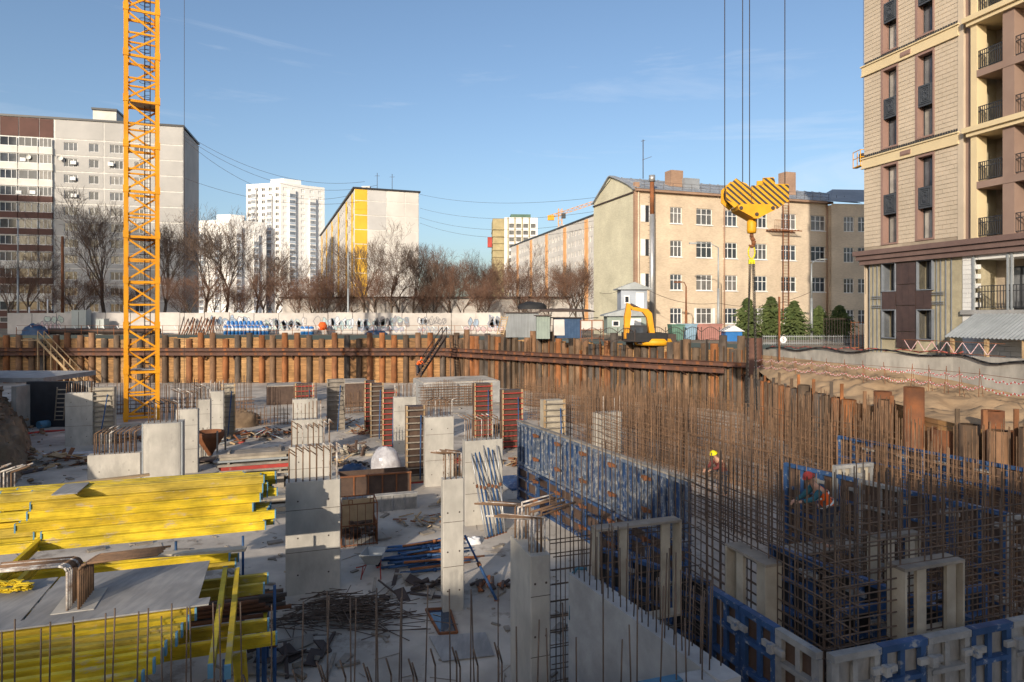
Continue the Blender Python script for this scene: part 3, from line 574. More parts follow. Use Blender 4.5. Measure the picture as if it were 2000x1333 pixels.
mb = MB(); ff.box(mb, .4, uT, GZ, zE, -10, -.5); mb.build('core', M['brick_peach'], sc_)
for px, h, wd in ((1341,1.9,1.6),(1567,2.8,1.5)):
    u = ff.U(px); mb = MB(); ff.box(mb, u-wd/2, u+wd/2, zE+.4, zE+1.2+h, -3.2, -1.9); mb.build('chimney', M['brick_red'], sc_)
u = ff.U(1360); mb = MB(); ff.box(mb, u-.6, u+1.4, zE+1.0, zE+2.2, -3.6, -1.4); mb.build('dormer', M['roof_metal'], sc_)
rl = MB()
for i in range(26): u = 1+i*1.2; rl.bar(ff.pt(u, zE+.4, .25), ff.pt(u, zE+1.1, .25), .03, .03)
for z in (.75, 1.1): rl.bar(ff.pt(.6, zE+z, .25), ff.pt(uT, zE+z, .25), .025, .025)
rl.build('roof_railing', M['iron'], sc_)
T_ = ff.pt(uT, 0); fw2 = Fac(T_-Vector((0,.9,0)), (1,.09,0)); hs2 = []
for a, b in ((1648,1668),(1676,1698),(1712,1732)): hs2 += [(fw2.U(a), z0-.15, fw2.U(b), z1-.15) for z0, z1 in rows_z]
mb = MB(); fw2.wall(mb, 0, 14, GZ, zE-.1, hs2, .22); mb.build('wing_wall', M['brick_peach'], sc_)
for a, z0, b, z1 in hs2: window(fw2, sc_, a, z0, b-a, z1-z0, 'cross', .14)
mb = MB(); fw2.box(mb, 0.02, 14, GZ, zE-.2, -9, -.4); mb.build('wing_core', M['brick_peach'], sc_)
rf = MB(); e = [fw2.pt(-.4, zE+.1, .4), fw2.pt(14.5, zE+.1, .4), fw2.pt(14.5, zE+2.4, -4), fw2.pt(2.5, zE+2.4, -4), fw2.pt(-.4, zE+.1, -9)]
rf.quad(e[0], e[1], e[2], e[3]); rf.quad(e[4], e[0], e[3]); mb = MB(); rf.build('wing_roof', M['roof_metal'], sc_)
for px in (1620, 1413.5): p = ff.pt(ff.U(px) if px < 1600 else uT-.25, 0, .12); MB().tube((p.x,p.y,GZ),(p.x,p.y,zE),.09).build('downpipe', M['brick_red'], sc_)
p = ff.pt(ff.U(1246), 0, .14); MB().tube((p.x,p.y,GZ),(p.x,p.y,zE+.1),.1).build('downpipe', M['brick_peach'], sc_)
p = ff.pt(ff.U(1303), zE+2.6, -5.2); MB().tube(p, p+Vector((0,0,4.6)), .05).bar(p+Vector((-.1,0,2.2)), p+Vector((1.0,0,2.6)), .04,.04).bar(p+Vector((-.25,0,4.4)), p+Vector((.25,0,4.5)), .04,.04).build('roof_antenna', M['iron'], sc_)
# steel flue standing by the facade
p = ff.pt(ff.U(1266.5), 0, .75); fl_ = thing('flue_pipe', (p.x, p.y, GZ), 'tall steel flue with rusty upper length beside the brick facade', 'chimney')
zr = ff.Z(1266, 421); ztp = ff.Z(1266, 358)
MB().tube((p.x,p.y,GZ),(p.x,p.y,zr),.27,.27,14).build('steel_length', M['steel'], fl_); MB().tube((p.x,p.y,zr),(p.x,p.y,ztp),.24,.24,14).build('rusty_length', M['rust'], fl_)
MB().tube((p.x,p.y,ztp),(p.x,p.y,ztp+.7),.34,.34,14).build('cap', M['steel'], fl_)
rg = MB()
for i in range(26): rg.bar((p.x-.45,p.y,GZ+3+i*.5),(p.x-.25,p.y,GZ+3+i*.5),.03,.03)
rg.build('rungs', M['iron'], fl_, 'stuff')
# fire escape ladder on the school
pA = ff.pt(ff.U(1523), 0, .9); fe_ = thing('fire_escape', (pA.x, pA.y, GZ), 'rusty fire escape ladder with small landing on the brick facade', 'ladder')
mb = MB(); ll_, lr_ = ff.pt(ff.U(1519),0,.9), ff.pt(ff.U(1530),0,.9)
zf = ff.Z(1523, 395)
for q in (ll_, lr_): mb.bar((q.x,q.y,GZ+1),(q.x,q.y,zf),.09,.09)
for i in range(46): z = GZ+1.2+i*.33; mb.bar((ll_.x,ll_.y,z),(lr_.x,lr_.y,z),.04,.04) if z < zf else 0
mb.build('ladder', M['rust'], fe_)
zl = ff.Z(1523, 452); mb = MB()
for i in range(9): ff.box(mb, ff.U(1495)+i*.45, ff.U(1495)+i*.45+.1, zl, zl+.06, .1, 1.3)
ff.box(mb, ff.U(1495), ff.U(1551), zl-.1, zl, 1.2, 1.3); ff.box(mb, ff.U(1495), ff.U(1551), zl-.1, zl, .1, .2); mb.build('landing', M['rust'], fe_)
mb = MB()
for i in range(8): mb.bar(ff.pt(ff.U(1499)+i*.28, zl, 1.25), ff.pt(ff.U(1499)+i*.28, zl+1.1, 1.25), .03,.03)
mb.bar(ff.pt(ff.U(1499), zl+1.1, 1.25), ff.pt(ff.U(1499)+2, zl+1.1, 1.25), .04,.04); mb.build('railing', M['rust'], fe_)
# ================================================================ tan tower under completion, right
M['tile_tan'] = mat('tile_tan', (.47,.39,.30), (.42,.35,.265), 1.2, .6, 0, dirt=.1)
M['tile_gap'] = mat('tile_gap', (.38,.31,.235), None, 2, .9, 0)
M['tile_brown'] = mat('tile_brown', (.25,.175,.14), (.22,.15,.12), 1, .6, 0, dirt=.1)
M['band_yellow'] = mat('band_yellow', (.56,.455,.28), (.52,.42,.26), .8, .6, 0, dirt=.08)
M['cornice_brown'] = mat('cornice_brown', (.165,.11,.095), (.13,.085,.075), 1.5, .5, 0, dirt=.1)
M['frame_rose'] = mat('frame_rose', (.25,.16,.135), (.22,.14,.115), 1, .5, 0, dirt=.1)
M['ornament'] = mat('ornament', (.06,.067,.078), (.045,.05,.06), 3, .45, 0, dirt=.1)
M['stone_dark'] = mat('stone_dark', (.075,.05,.047), (.05,.035,.035), 2.2, .3, 0, dirt=.15, c3=(.14,.08,.06), p3=.66)
M['wool'] = mat('wool', (.38,.335,.23), (.31,.27,.185), 3, .95, .6, dirt=.25, dsc=.8)
M['block'] = mat('block', (.62,.61,.58), (.55,.54,.52), 2, .9, .2, dirt=.15)
M['reveal_grey'] = mat('reveal_grey', (.20,.22,.25), None, 2, .5, 0)
ft = Fac((23.29, 44), (.29,-1)); tb = thing('tan_tower', (23.29, 44, GZ), 'new tan tiled residential tower with yellow bands and loggias at right', 'building')
uE = ft.U(1872); uB0, uB1, uC0, uC1, uEnd = ft.U(1899), ft.U(1911), ft.U(1961), ft.U(1984), ft.U(1984)+9
ZF = [12.15+3.045*i for i in range(13)]; ZTOP = ZF[-1]
W1 = (ft.U(1722), ft.U(1755)); W2 = (ft.U(1789), ft.U(1826))
mb = MB(); hol = []
for i in range(0, 12, 2): hol += [(a, ZF[i]+.22, b, ZF[i+2]-.72) for a, b in (W1, W2)]
ft.wall(mb, 0, uE, ZF[0], ZTOP, hol, .45); mb.build('wall', M['tile_gap'], tb)
mb = MB(); ft.box(mb, 0, uEnd, GZ-.5, ZTOP, -18, -1.9); mb.build('core', M['tile_tan'], tb)
mb = MB(); ft.box(mb, .02, uB0, GZ-.5, ZTOP, -1.9, -.62); mb.build('inner_wall', M['wool'], tb)
end = MB(); end.quad(ft.pt(0,GZ,0), ft.pt(0,GZ,-18), ft.pt(0,ZTOP,-18), ft.pt(0,ZTOP,0)); end.build('end_wall', M['tile_tan'], tb)
tiles = MB(); rr = random.Random(9)
for i in range(0, 12, 2):
    z0, z1 = ZF[i]+.2, ZF[i+2]-.72; n = 20; h = (z1-z0)/n
    for s0, s1, cc in ((.0, W1[0], 2), (W1[1], W2[0], 3), (W2[1], uE, 3)):
        for r in range(n):
            k = cc; wd = (s1-s0)/k; o = wd*.5*(r % 2)
            es = [s0]+[s0+o+wd*j for j in range(0 if o else 1, k+1) if s0+.05 < s0+o+wd*j < s1-.05]+[s1]
            for a, b in zip(es[:-1], es[1:]): ft.box(tiles, a+.012, b-.012, z0+r*h+.012, z0+(r+1)*h-.012, 0, .03+rr.uniform(-.004,.004))
tiles.build('tiles', M['tile_tan'], tb, 'stuff')
orn = MB(); orn.box((.5,-.02,.7), (1.0,.06,1.4))
for j in range(3):
    s = .14+.12*j; zc_ = .7
    for x0, x1, za, zb in ((s,1-s,s,s+.035),(s,1-s,1.4-s,1.435-s)): orn.box(((x0+x1)/2,-.07,(za+zb)/2), (x1-x0,.05,.035))
    for x in (s, 1-s): orn.box((x,-.07,.7), (.035,.05,1.4-2*s))
for k in range(8):
    a = k*math.pi/4; orn.box((.5+.16*math.cos(a),-.075,.7+.2*math.sin(a)), (.1,.05,.1), 0)
orn_me = orn.mesh('ornament', M['ornament'])
for i in range(0, 10, 2):
    for a, b in (W1, W2):
        z0, z1 = ZF[i]+.22, ZF[i+2]-.72; mb = MB()
        ft.box(mb, a, a+.16, z0, z1, -.3, .07); ft.box(mb, b-.1, b, z0, z1, -.3, .07); ft.box(mb, a+.16, b-.1, z1-.16, z1, -.3, .07); ft.box(mb, a+.16, b-.1, z0, z0+.1, -.3, .07)
        fr = mb.build('window_surround', M['frame_rose'], tb)
        mb = MB(); ft.box(mb, a+.16, a+.2, z0+.1, z1-.16, -.45, -.3); mb.build('reveal', M['frame_rose'], fr)
        h = z1-z0-.26; wz = z0+.1; ww = b-a-.28
        window(ft, tb, a+.18, wz, ww, h*.36, 'dark2', .4); window(ft, tb, a+.18, wz+h*.64, ww, h*.36, 'dark2', .4)
        inst('ornament_panel', orn_me, ft.pt(a+.17, wz+h*.37, -.02), tb, ft.rz, (ww, 1, h*.26/1.4))
for i in range(2, 12, 2):
    z = ZF[i]; mb = MB(); ft.box(mb, -.12, uE+.06, z-.62, z-.08, 0, .12); ft.box(mb, -.18, uE+.12, z-.08, z, 0, .2); ft.box(mb, -.16, uE+.1, z-.70, z-.62, 0, .16); mb.build('band', M['band_yellow'], tb)
    mb = MB(); c = (W1[1]+W2[0])/2; ft.box(mb, c-.36, c+.36, z-.52, z-.24, .1, .17); ft.box(mb, c-.3, c+.3, z-.47, z-.29, .17, .19); mb.build('vent', M['frame_rose'], tb)
    mb = MB()
    for k in range(40): u = .1+k*uE/40; ft.box(mb, u, u+.05, z, z+.2, .0, .08)
    mb.build('clips', M['frame_dark'], tb, 'stuff')
mb = MB(); ft.box(mb, uE, uE+.35, ZF[0], ZTOP, -.6, .06); mb.build('corner_strip', M['tile_tan'], tb)
mb = MB(); ft.box(mb, uE+.35, uB0, ZF[0], ZTOP, -.6, -.1); mb.build('recess_wall', M['tile_brown'], tb)
mb = MB(); ft.box(mb, uB0, uB1, ZF[0], ZTOP, -.6, .12); mb.build('jamb', M['band_yellow'], tb)
for c0, c1 in ((uC0, uC1), (uC1+2.9, uC1+3.9)):
    mb = MB(); ft.box(mb, c0, c1, ZF[0], ZTOP, -.7, .1); mb.build('column', M['tile_brown'], tb)
mb = MB(); ft.box(mb, uB0, uEnd, GZ-.5, ZTOP, -1.95, -1.75); mb.build('loggia_back', M['tile_gap'], tb)
for i, z in enumerate(ZF):
    mb = MB()
    if i % 2 == 0 and i: ft.box(mb, uB0-.3, uEnd, z-.28, z, -1.8, .42); ft.box(mb, uB0-.15, uEnd, z-.5, z-.28, -1.8, .28)
    else: ft.box(mb, uB1, uEnd, z-.38, z, -1.8, .13)
    mb.build('loggia_slab', M['band_yellow'] if i % 2 == 0 and i else M['tile_brown'], tb)
    if i >= 7: continue
    for a, b in ((uB1, uC0), (uC1, uC1+2.9)):
        mb = MB(); n = 12
        for k in range(n+1): u = a+(b-a)*k/n; ft.box(mb, u-.012, u+.012, z+.08, z+1.05, -.02, .02)
        for zz in (.1, .8, 1.05): ft.box(mb, a, b, z+zz-.02, z+zz+.02, -.025, .025)
        mb.build('railing', M['frame_dark'], tb)
        window(ft, tb, a+.7, z+.02, (b-a)*.45, 2.25, 'dark2', 1.72)
        dv = MB(); p0 = ft.pt(a+.75, z+.05, -1.7); p1 = ft.pt(a+.55, z+.05, -1.0)
        dv.bar(p0+Vector((0,0,1.1)), p1+Vector((0,0,1.1)), .05, 2.1); dv.build('open_door', M['frame_dark'], tb)
for k, (z0, z1, o) in enumerate(((11.2,11.48,.22),(11.5,11.78,.36),(11.8,12.1,.5))):
    mb = MB(); ft.box(mb, -o, uEnd, z0, z1, -.5, o); mb.build('cornice', M['cornice_brown'], tb)
# unfinished lower storeys
LW = [(z0, z1) for z0, z1 in ((9.45,11.15),(6.5,8.2))]; hl = [(a+.1, z0, b-.02, z1) for a, b in ((ft.U(1722),ft.U(1750)),(ft.U(1790),ft.U(1822))) for z0, z1 in LW]
mb = MB(); ft.wall(mb, 0.3, uE+.2, GZ-.4, 11.2, hl, .5, -.1); mb.build('insulation', M['wool'], tb)
for a, z0, b, z1 in hl:
    window(ft, tb, a+.25, z0, b-a-.27, z1-z0, 'dark2', .45); mb = MB(); ft.box(mb, a-.04, a, z0-.06, z1+.06, -.55, .1); ft.box(mb, b, b+.04, z0-.06, z1+.06, -.5, .1); ft.box(mb, a, b, z1, z1+.06, -.5, .1); ft.box(mb, a, b, z0-.06, z0, -.5, .1); mb.build('window_casing', M['reveal_grey'], tb)
pz = [(5.9,6.9),(6.92,8.5),(8.52,9.8),(9.82,11.15)]; xs = [ft.U(1751)+.02, ft.U(1763), ft.U(1776), ft.U(1789)]
for a, b in zip(xs[:-1], xs[1:]):
    for z0, z1 in pz: mb = MB(); ft.box(mb, a+.008, b-.008, z0, z1-.015, 0.0, .05+R.uniform(0,.006)); mb.build('stone_panel', M['stone_dark'], tb)
for a0, a1 in ((ft.U(1724), ft.U(1750)), (ft.U(1790), ft.U(1820))):
    for k in range(2): u = a0+(a1-a0)*k/2; mb = MB(); ft.box(mb, u+.008, u+(a1-a0)/2-.008, 8.28, 9.36, 0, .05); mb.build('stone_panel', M['stone_dark'], tb)
rails = MB()
for px in (1697,1704,1712,1720,1828,1836,1846,1857): u = ft.U(px); ft.box(rails, u-.016, u+.016, GZ, 11.2, -.08, -.02)
for px, py in ((1715,583),(1715,601),(1835,575),(1835,594)): u = ft.U(px); z = ft.Z(px, py); ft.box(rails, u-.5, u+.3, z-.02, z+.02, .0, .05); ft.box(rails, u-.5, u+.3, z+.1, z+.14, 0, .05)
rails.build('mounting_rails', M['reveal_grey'], tb, 'stuff')
blk = MB(); rr = random.Random(3)
for r in range(22):
    z = GZ+r*.26; u = uE+.2-(r % 2)*.3
    while u < uEnd:
        a, b = max(u, uE+.2), min(u+.6, uEnd); u += .6
        inside = (b > ft.U(1911) and 8.2 < z+.13 < 11.0)
        if b > a+.05 and not inside: ft.box(blk, a+.006, b-.006, z+.006, z+.254, -.3, -.05+rr.uniform(-.01,.01))
blk.build('block_wall', M['block'], tb, 'stuff')
mb = MB(); ft.box(mb, uE+.2, uEnd, 7.95, 8.2, -1.8, .12); mb.build('loggia_slab', M['concrete_new'], tb)
mb = MB(); ft.box(mb, ft.U(1911), uEnd, 10.95, 11.2, -1.8, -.02); mb.build('lintel', M['block'], tb)
mb = MB(); n = 26
for k in range(n+1): u = ft.U(1912)+k*.17; ft.box(mb, u-.012, u+.012, 8.3, 9.5, -.02, .02)
for zz in (8.35, 9.2, 9.5): ft.box(mb, ft.U(1912), ft.U(1912)+4.4, zz-.02, zz+.02, -.025, .025)
mb.build('railing', M['frame_dark'], tb)
for px in (1902, 1969, 1977): u = ft.U(px); mb = MB(); ft.box(mb, u-.05, u+.05, 8.2, 11.2, -.05, .05); mb.build('steel_stud', M['galv'], tb)
window(ft, tb, ft.U(1925), 8.25, 1.2, 2.3, 'dark2', 1.6)
# corrugated lean-to on timber posts
u0 = ft.U(1912)-.2; lt = thing('lean_to_canopy', ft.pt(u0, GZ), 'corrugated metal canopy on timber posts at the foot of the tan tower', 'canopy')
mb = MB(); n = 60
for k in range(n):
    a, b = u0+k*.11, u0+(k+1)*.11; za, zb = (.03, -.03) if k % 2 else (-.03, .03)
    mb.quad(ft.pt(a, 6.75+za, 2.3), ft.pt(b, 6.75+zb, 2.3), ft.pt(b, 8.0+zb, .15), ft.pt(a, 8.0+za, .15))
mb.build('corrugated_sheet', M['galv'], lt)
for u in (u0+.3, u0+2.2, u0+4.1): mb = MB(); ft.box(mb, u, u+.16, GZ, 6.7, 2.0, 2.16); mb.build('post', M['wood'], lt)
# facade cradle on the tower corner
p = P(1677, 313, 44.6); cr = thing('facade_cradle', p, 'small orange suspended facade cradle at the corner of the tan tower', 'cradle')
mb = MB().box(p-Vector((0,0,.45)), (.3,1.0,.06))
for x, y in ((-.14,-.5),(.14,-.5),(-.14,.45),(.14,.45)): mb.bar(p+Vector((x,y,-.45)), p+Vector((x,y,.6)), .04,.04)
for z in (.1,.58): mb.bar(p+Vector((-.14,-.5,z)), p+Vector((-.14,.45,z)), .04,.04).bar(p+Vector((-.14,-.5,z)), p+Vector((.14,-.5,z)), .04,.04)
mb.build('frame', M['hook_yellow'], cr)
MB().box(p+Vector((.12,-.3,.1)), (.3,.4,.5)).build('hoist_motor', M['iron'], cr)
MB().tube(p+Vector((0,-.6,.7)), p+Vector((0,-.6,25)), .015, .015, 4).tube(p+Vector((.1,-.6,-.5)), p+Vector((.15,-.6,-9)), .012,.012,4).build('rope', M['iron'], cr)
# ================================================================ bare trees
def grow(seed, H, spread=1.0, dense=1.0):
    rr = random.Random(seed); tr, tw = MB(), MB()
    def rec(p, d, ln, r, lv):
        n = 3 if lv < 2 else 2
        for k in range(n):
            e = p+d*(ln/n); r2 = r*(.86 if lv < 2 else .8)
            (tr if lv < 2 else tw).tube(p, e, r, r2, 7 if lv == 0 else (5 if lv < 2 else 3), False)
            if lv > 0 and lv < 6 and k < n-1 or (lv == 0 and k >= 1):
                m_ = 1 if lv else 2
                for _ in range(m_): sub(e, d, ln, r2, lv)
            d = (d+Vector((rr.uniform(-.14,.14), rr.uniform(-.14,.14), rr.uniform(-.02,.12)))).normalized(); p, r = e, r2
        if lv < 6:
            for _ in range(2 if lv else 3): sub(p, d, ln, r, lv)
    def sub(p, d, ln, r, lv):
        a = rr.uniform(0, 2*math.pi); s = d.cross(Vector((math.cos(a), math.sin(a), .1))).normalized()
        nd = (d*rr.uniform(.75, 1.25)+s*rr.uniform(.45, .95)*spread+Vector((0,0,.22))).normalized()
        rec(p, nd, ln*rr.uniform(.56,.8), max(r*rr.uniform(.5,.7), .0085), lv+1)
    rec(Vector((0,0,0)), Vector((rr.uniform(-.05,.05), rr.uniform(-.05,.05), 1)).normalized(), H*.30, H*.014, 0)
    return tr, tw
TV = []
for i, (H, sp) in enumerate(((10,.9),(10,1.1),(10,.7),(10,1.25))):
    a, b = grow(20+i, H, sp); zmax = max(v[2] for v in a.v+b.v)
    for q in (a, b): q.v = [(x*10/zmax, y*10/zmax, z*10/zmax) for x, y, z in q.v]
    print('TREE', len(a.f), len(b.f)); TV.append((a.mesh('trunk', M['bark']), b.mesh('crown', M['twig']), b.mesh('crown_red', M['twig_red'])))
def tree(px, top, D, var, label, cat='tree', group=None, red=False, name='bare_tree', rz=None, sx=1.0):
    p = P(px, HZ, D); h = (EYE+(HZ-top)/FPX*D)-GZ; t = thing(name, (p.x, p.y, GZ), label, cat, group); s = (h/10*sx, h/10*sx, h/10)
    rz = R.uniform(0, 6) if rz is None else rz
    a, b, c = TV[var]; inst('trunk', a, (p.x, p.y, GZ), t, rz, s); inst('crown', c if red else b, (p.x, p.y, GZ), t, rz, s)
big = [(55,440,100,1,'bare tree left of the rusty pole before the balcony bands'),(205,372,94,0,'tall bare tree with dark trunk before the grey apartment block'),(322,425,99,2,'bare tree just right of the crane mast'),(398,398,93,3,'tall forked bare tree left of the lower white tower'),(440,405,97,0,'bare tree in front of the lower white tower'),(500,470,96,2,'bare tree at the foot of the tallest white tower'),(560,462,95,1,'bare tree between the tallest white tower and yellow slab'),(655,470,97,3,'bare tree before the windowed side of the yellow slab'),(712,455,92,2,'bare tree in front of the yellow end strip'),(765,425,90,1,'widest bare tree before the pale end wall'),(806,470,91,0,'bare tree by the right edge of the pale end wall'),(1048,468,100,1,'bare tree before the orange strips of the white slab'),(1092,505,98,0,'bare tree between orange strips near the school gable'),(1140,500,97,2,'bare tree beside the olive gable of the school')]
for i, (px, top, D, v, lb) in enumerate(big): tree(px, top, D, v, lb)
for i, px in enumerate((838, 868, 893, 918, 942, 968, 990)): tree(px, 470+8*(i % 3)+i*5, 112+3*(i % 2), i % 4, nth(i)+' bare tree from the left in the grove between yellow slab and unfinished tower', 'tree', 'grove of bare trees', i % 2 == 0)
for i, px in enumerate((20,95,140,165,240,350,375,420,455,478,515,540,585,605,625,640,668,690,735,780,825,852,880,905,930,955,1015,1030,1070,1110,1125)):
    tree(px, 505+(i*37 % 50), 88+(i*7 % 6), (i*3) % 4, 'low brown leafless shrub behind the graffiti fence, '+nth(i)+' from the left', 'shrub', 'leafless shrubs behind the fence', True, 'bare_shrub', sx=1.25)
# pruned dark tree and pole at left
p = P(122, HZ, 90); tag(MB().tube((p.x,p.y,GZ),(p.x,p.y,EYE+(613-462)/FPX*90),.2,.16,8).build('rusty_pole', M['rust']), 'rusty steel pole before the grey block at left', 'pole')
# spruces by the school
def spruce(seed, h, r):
    rr = random.Random(seed); mb = MB()
    wf = [rr.uniform(.65,1.2) for _ in range(60)]
    for i in range(850):
        t = round(rr.random()**.8*h/.42)*.42/h+rr.uniform(-.04,.04); t = min(.99, max(0, t)); z = h*(.05+.94*t); a = rr.uniform(0, 6.28); L_ = r*(1-t)**.75*rr.choice((.45,.6,.85,1,1.3))*(1+.35*math.sin(a*3+z*2))*wf[int(z/.5)%60]+.08
        d = Vector((math.cos(a), math.sin(a), rr.uniform(-.35,.1))); b = Vector((0,0,z)); s = Vector((-d.y, d.x, 0))
        for k in (.35, .6, .85):
            c = b+d*L_*k; w_ = .16*r/1.5*(1.3-k); mb.add([c-s*w_, c+d*w_*2.4+Vector((0,0,-.08)), c+s*w_, c+Vector((0,0,.12))], [(0,1,2),(0,3,1),(2,1,3)])
    return mb.mesh('crown', M['needle'])
for px, top, D, r, lb in ((1460,582,64,1.75,'bushy green spruce behind the hanging chains'),(1506,580,66,1.75,'green spruce left of the fire escape ladder'),(1551,588,64,1.9,'green spruce right of the fire escape ladder'),(1600,598,66,1.2,'narrow green spruce beside the dark iron fence'),(1640,597,68,1.7,'dark shaded spruce beside the school wing')):
    p = P(px, HZ, D); h = EYE+(HZ-top)/FPX*D-GZ; t = thing('spruce', (p.x,p.y,GZ), lb, 'tree'); inst('crown', spruce(px, h, r), (p.x,p.y,GZ), t); MB().tube((p.x,p.y,GZ),(p.x,p.y,GZ+h*.8),.1,.03,6).build('trunk', M['bark'], t)
# ================================================================ neighbours out of view that shade the site
sb = thing('site_building', (-5, -40, 0), 'plain building behind the viewpoint shading the foreground', 'building')
MB().prism([(-75,0),(32,0),(32,22.7),(-16,22.9),(-18.6,21.2),(-21.4,19.9),(-75,19.7)], ((0,-40,0),(1,0,0),(0,0,1)), 9).build('wall', M['concrete'], sb)
dt = thing('distant_tower', (-154,-120,GZ), 'tall tower far behind the viewpoint shading the grey apartment block', 'building')
MB().prism([(-34,0),(34,0),(34,93),(10,97),(-34,103)], ((-154,-120,GZ),(math.cos(rad(19)),-math.sin(rad(19)),0),(0,0,1)), 20).build('wall', M['end_wall'], dt)
# ================================================================ yellow-orange crane mast
MX, MY, MW = -28.3, 49.0, 2.0
cx = (277-1000)/FPX*MY; cm = thing('tower_crane_mast', (cx, MY, 0), 'tall orange lattice tower crane mast rising from the pit at left', 'crane')
crz = rad(29); ca, sa = math.cos(crz), math.sin(crz)
cn = [Vector((cx+(x*ca-y*sa)*MW/2, MY+(x*sa+y*ca)*MW/2, 0)) for x, y in ((-1,-1),(1,-1),(1,1),(-1,1))]
for k in cn: MB().bar(k, k+Vector((0,0,44)), .27, .27, (ca,sa,0)).build('leg', M['crane'], cm)
st = 1.63
for j in range(26):
    z = .5+st*j
    for i in range(4):
        a, b = cn[i], cn[(i+1)%4]; h = MB(); up = Vector((0,0,z))
        h.bar(a+up, b+up, .12, .18 if j % 2 == 0 else .12); h.build('cross_bar', M['crane'], cm)
        h = MB(); p, q = (a, b) if (j+i) % 2 == 0 else (b, a); h.bar(p+up+Vector((0,0,.1)), q+Vector((0,0,z+st-.1)), .1, .13); h.build('diagonal', M['crane'], cm)
    if j % 2 == 0:
        for k in cn:
            g_ = MB(); g_.box((k.x, k.y, z+.15), (.35,.35,.5), crz); g_.build('joint_sleeve', M['crane'], cm)
lad = MB(); lx, ly = cx+.25, MY+.3
for s in (-.2, .2): lad.bar((lx+s,ly,0),(lx+s,ly,44),.05,.05)
for i in range(140): lad.bar((lx-.2,ly,.3+i*.31),(lx+.2,ly,.3+i*.31),.03,.03)
for i in range(36):
    z = 2+i*1.15; pts = [(lx+.36*math.cos(t), ly-.34+.36*math.sin(t), z) for t in [math.pi*2*k/10 for k in range(11)]]; lad.path([Vector(p) for p in pts], .018, 4)
lad.build('ladder', M['iron'], cm)
for z in (3.9, 13.6, 23.4): MB().box((cx, MY+.2, z), (1.7,1.5,.06), crz).build('rest_platform', M['galv'], cm)
MB().box((cx, MY, .12), (4.2,4.2,.26), crz).build('footing', M['concrete'], cm)
# hanging line right of the mast
lp = P(360, 245, 60); tag(MB().tube((lp.x,lp.y,.5),(lp.x,lp.y,45),.02,.02,4).build('hanging_cable', M['iron']), 'thin dark cable hanging straight down right of the orange mast', 'cable')
# ================================================================ hook block with chains
HD = 26.0
def H(px, py, dy=0.0): v = P(px, py, HD); v.y += dy; return v
hk = thing('hook_block', H(1470, 460), 'striped yellow crane hook block hanging in front of the brick school', 'hook block')
sc2 = HD/FPX
def plate(name, pts, m, y0, th, parent=hk): 
    mb = MB(); q = [H(x, y) for x, y in pts]; n = len(q)
    vs = [Vector((p.x, HD+y0, p.z)) for p in q]+[Vector((p.x, HD+y0+th, p.z)) for p in q]
    mb.add(vs, [tuple(range(n)), tuple(reversed(range(n, 2*n)))]+[(i, i+n, (i+1)%n+n, (i+1)%n) for i in range(n)]); return mb.build(name, m, parent)
PL = [(1413,370),(1432,352),(1440,358),(1452,362),(1461,372),(1461,403),(1437,403),(1429,409),(1413,394)]
PR = [(1462,366),(1483,366),(1484,351),(1505,350),(1508,363),(1533,363),(1534,396),(1521,404),(1512,411),(1502,403),(1462,403)]
for nm, y0 in (('cheek_plate', -.34), ('cheek_plate', .28)):
    plate(nm, PL, M['hook_yellow'], y0, .06); plate(nm, PR, M['hook_yellow'], y0, .06)
def clip(poly, a, b, c, keep):      # half-plane a*x+b*y >= c
    o = []
    for i in range(len(poly)):
        p, q = poly[i], poly[(i+1) % len(poly)]; fp, fq = (a*p[0]+b*p[1]-c)*keep, (a*q[0]+b*q[1]-c)*keep
        if fp >= 0: o.append(p)
        if fp*fq < 0: t = fp/(fp-fq); o.append((p[0]+(q[0]-p[0])*t, p[1]+(q[1]-p[1])*t))
    return o
def convex_parts(): return [[(1413,370),(1432,352),(1440,358),(1461,372),(1461,403),(1437,403),(1413,394)], [(1462,366),(1534,364),(1534,396),(1521,403),(1462,403)], [(1484,352),(1505,351),(1508,365),(1484,366)], [(1502,403),(1521,403.5),(1512,410.5)]]
for poly in convex_parts():
    for k in range(-40, 60):
        c0 = 1000+k*13.2; s = clip(clip(poly, 1, -1.15, c0, 1), 1, -1.15, c0+6.0, -1)
        if len(s) > 2: plate('stripe', s, M['stripe_black'], -.352, .012)
for px, py in ((1437,380),(1483,385)):            # sheaves between the cheeks
    c = H(px, py); MB().tube((c.x, HD-.2, c.z), (c.x, HD+.2, c.z), .42, .42, 20).build('sheave', M['iron'], hk)
plate('yoke', [(1434,406),(1441,402),(1500,403),(1508,408),(1505,414),(1480,426),(1474,430),(1466,430),(1460,426),(1436,413)], M['hook_yellow'], -.42, .84)
for px, py in ((1440,410),(1501,410),(1470,422)): c = H(px, py); MB().tube((c.x, HD-.47, c.z), (c.x, HD-.40, c.z), .07, .07, 10).build('bolt', M['iron'], hk)
c = H(1468, 430); MB().lathe((c.x, HD, c.z-.52), [(0,0),(.16,0),(.18,.1),(.18,.45),(.13,.52),(0,.52)], 14).build('swivel', M['hook_yellow'], hk)
hkp = MB(); pts = [H(1468,456), H(1468,464), H(1472,471), H(1472,479), H(1467,483), H(1463,479)]
for a, b, r0, r1 in zip(pts[:-1], pts[1:], (.07,.085,.09,.08,.06), (.085,.09,.08,.06,.035)): hkp.tube(a, b, r0, r1, 8)
hkp.build('hook', M['rust'], hk)
for px in (1415.5, 1450.5, 1464, 1533):
    a = H(px, 370); MB().tube((a.x, HD, a.z), (a.x, HD, 62), .017, .017, 5).build('hoist_rope', M['iron'], hk)
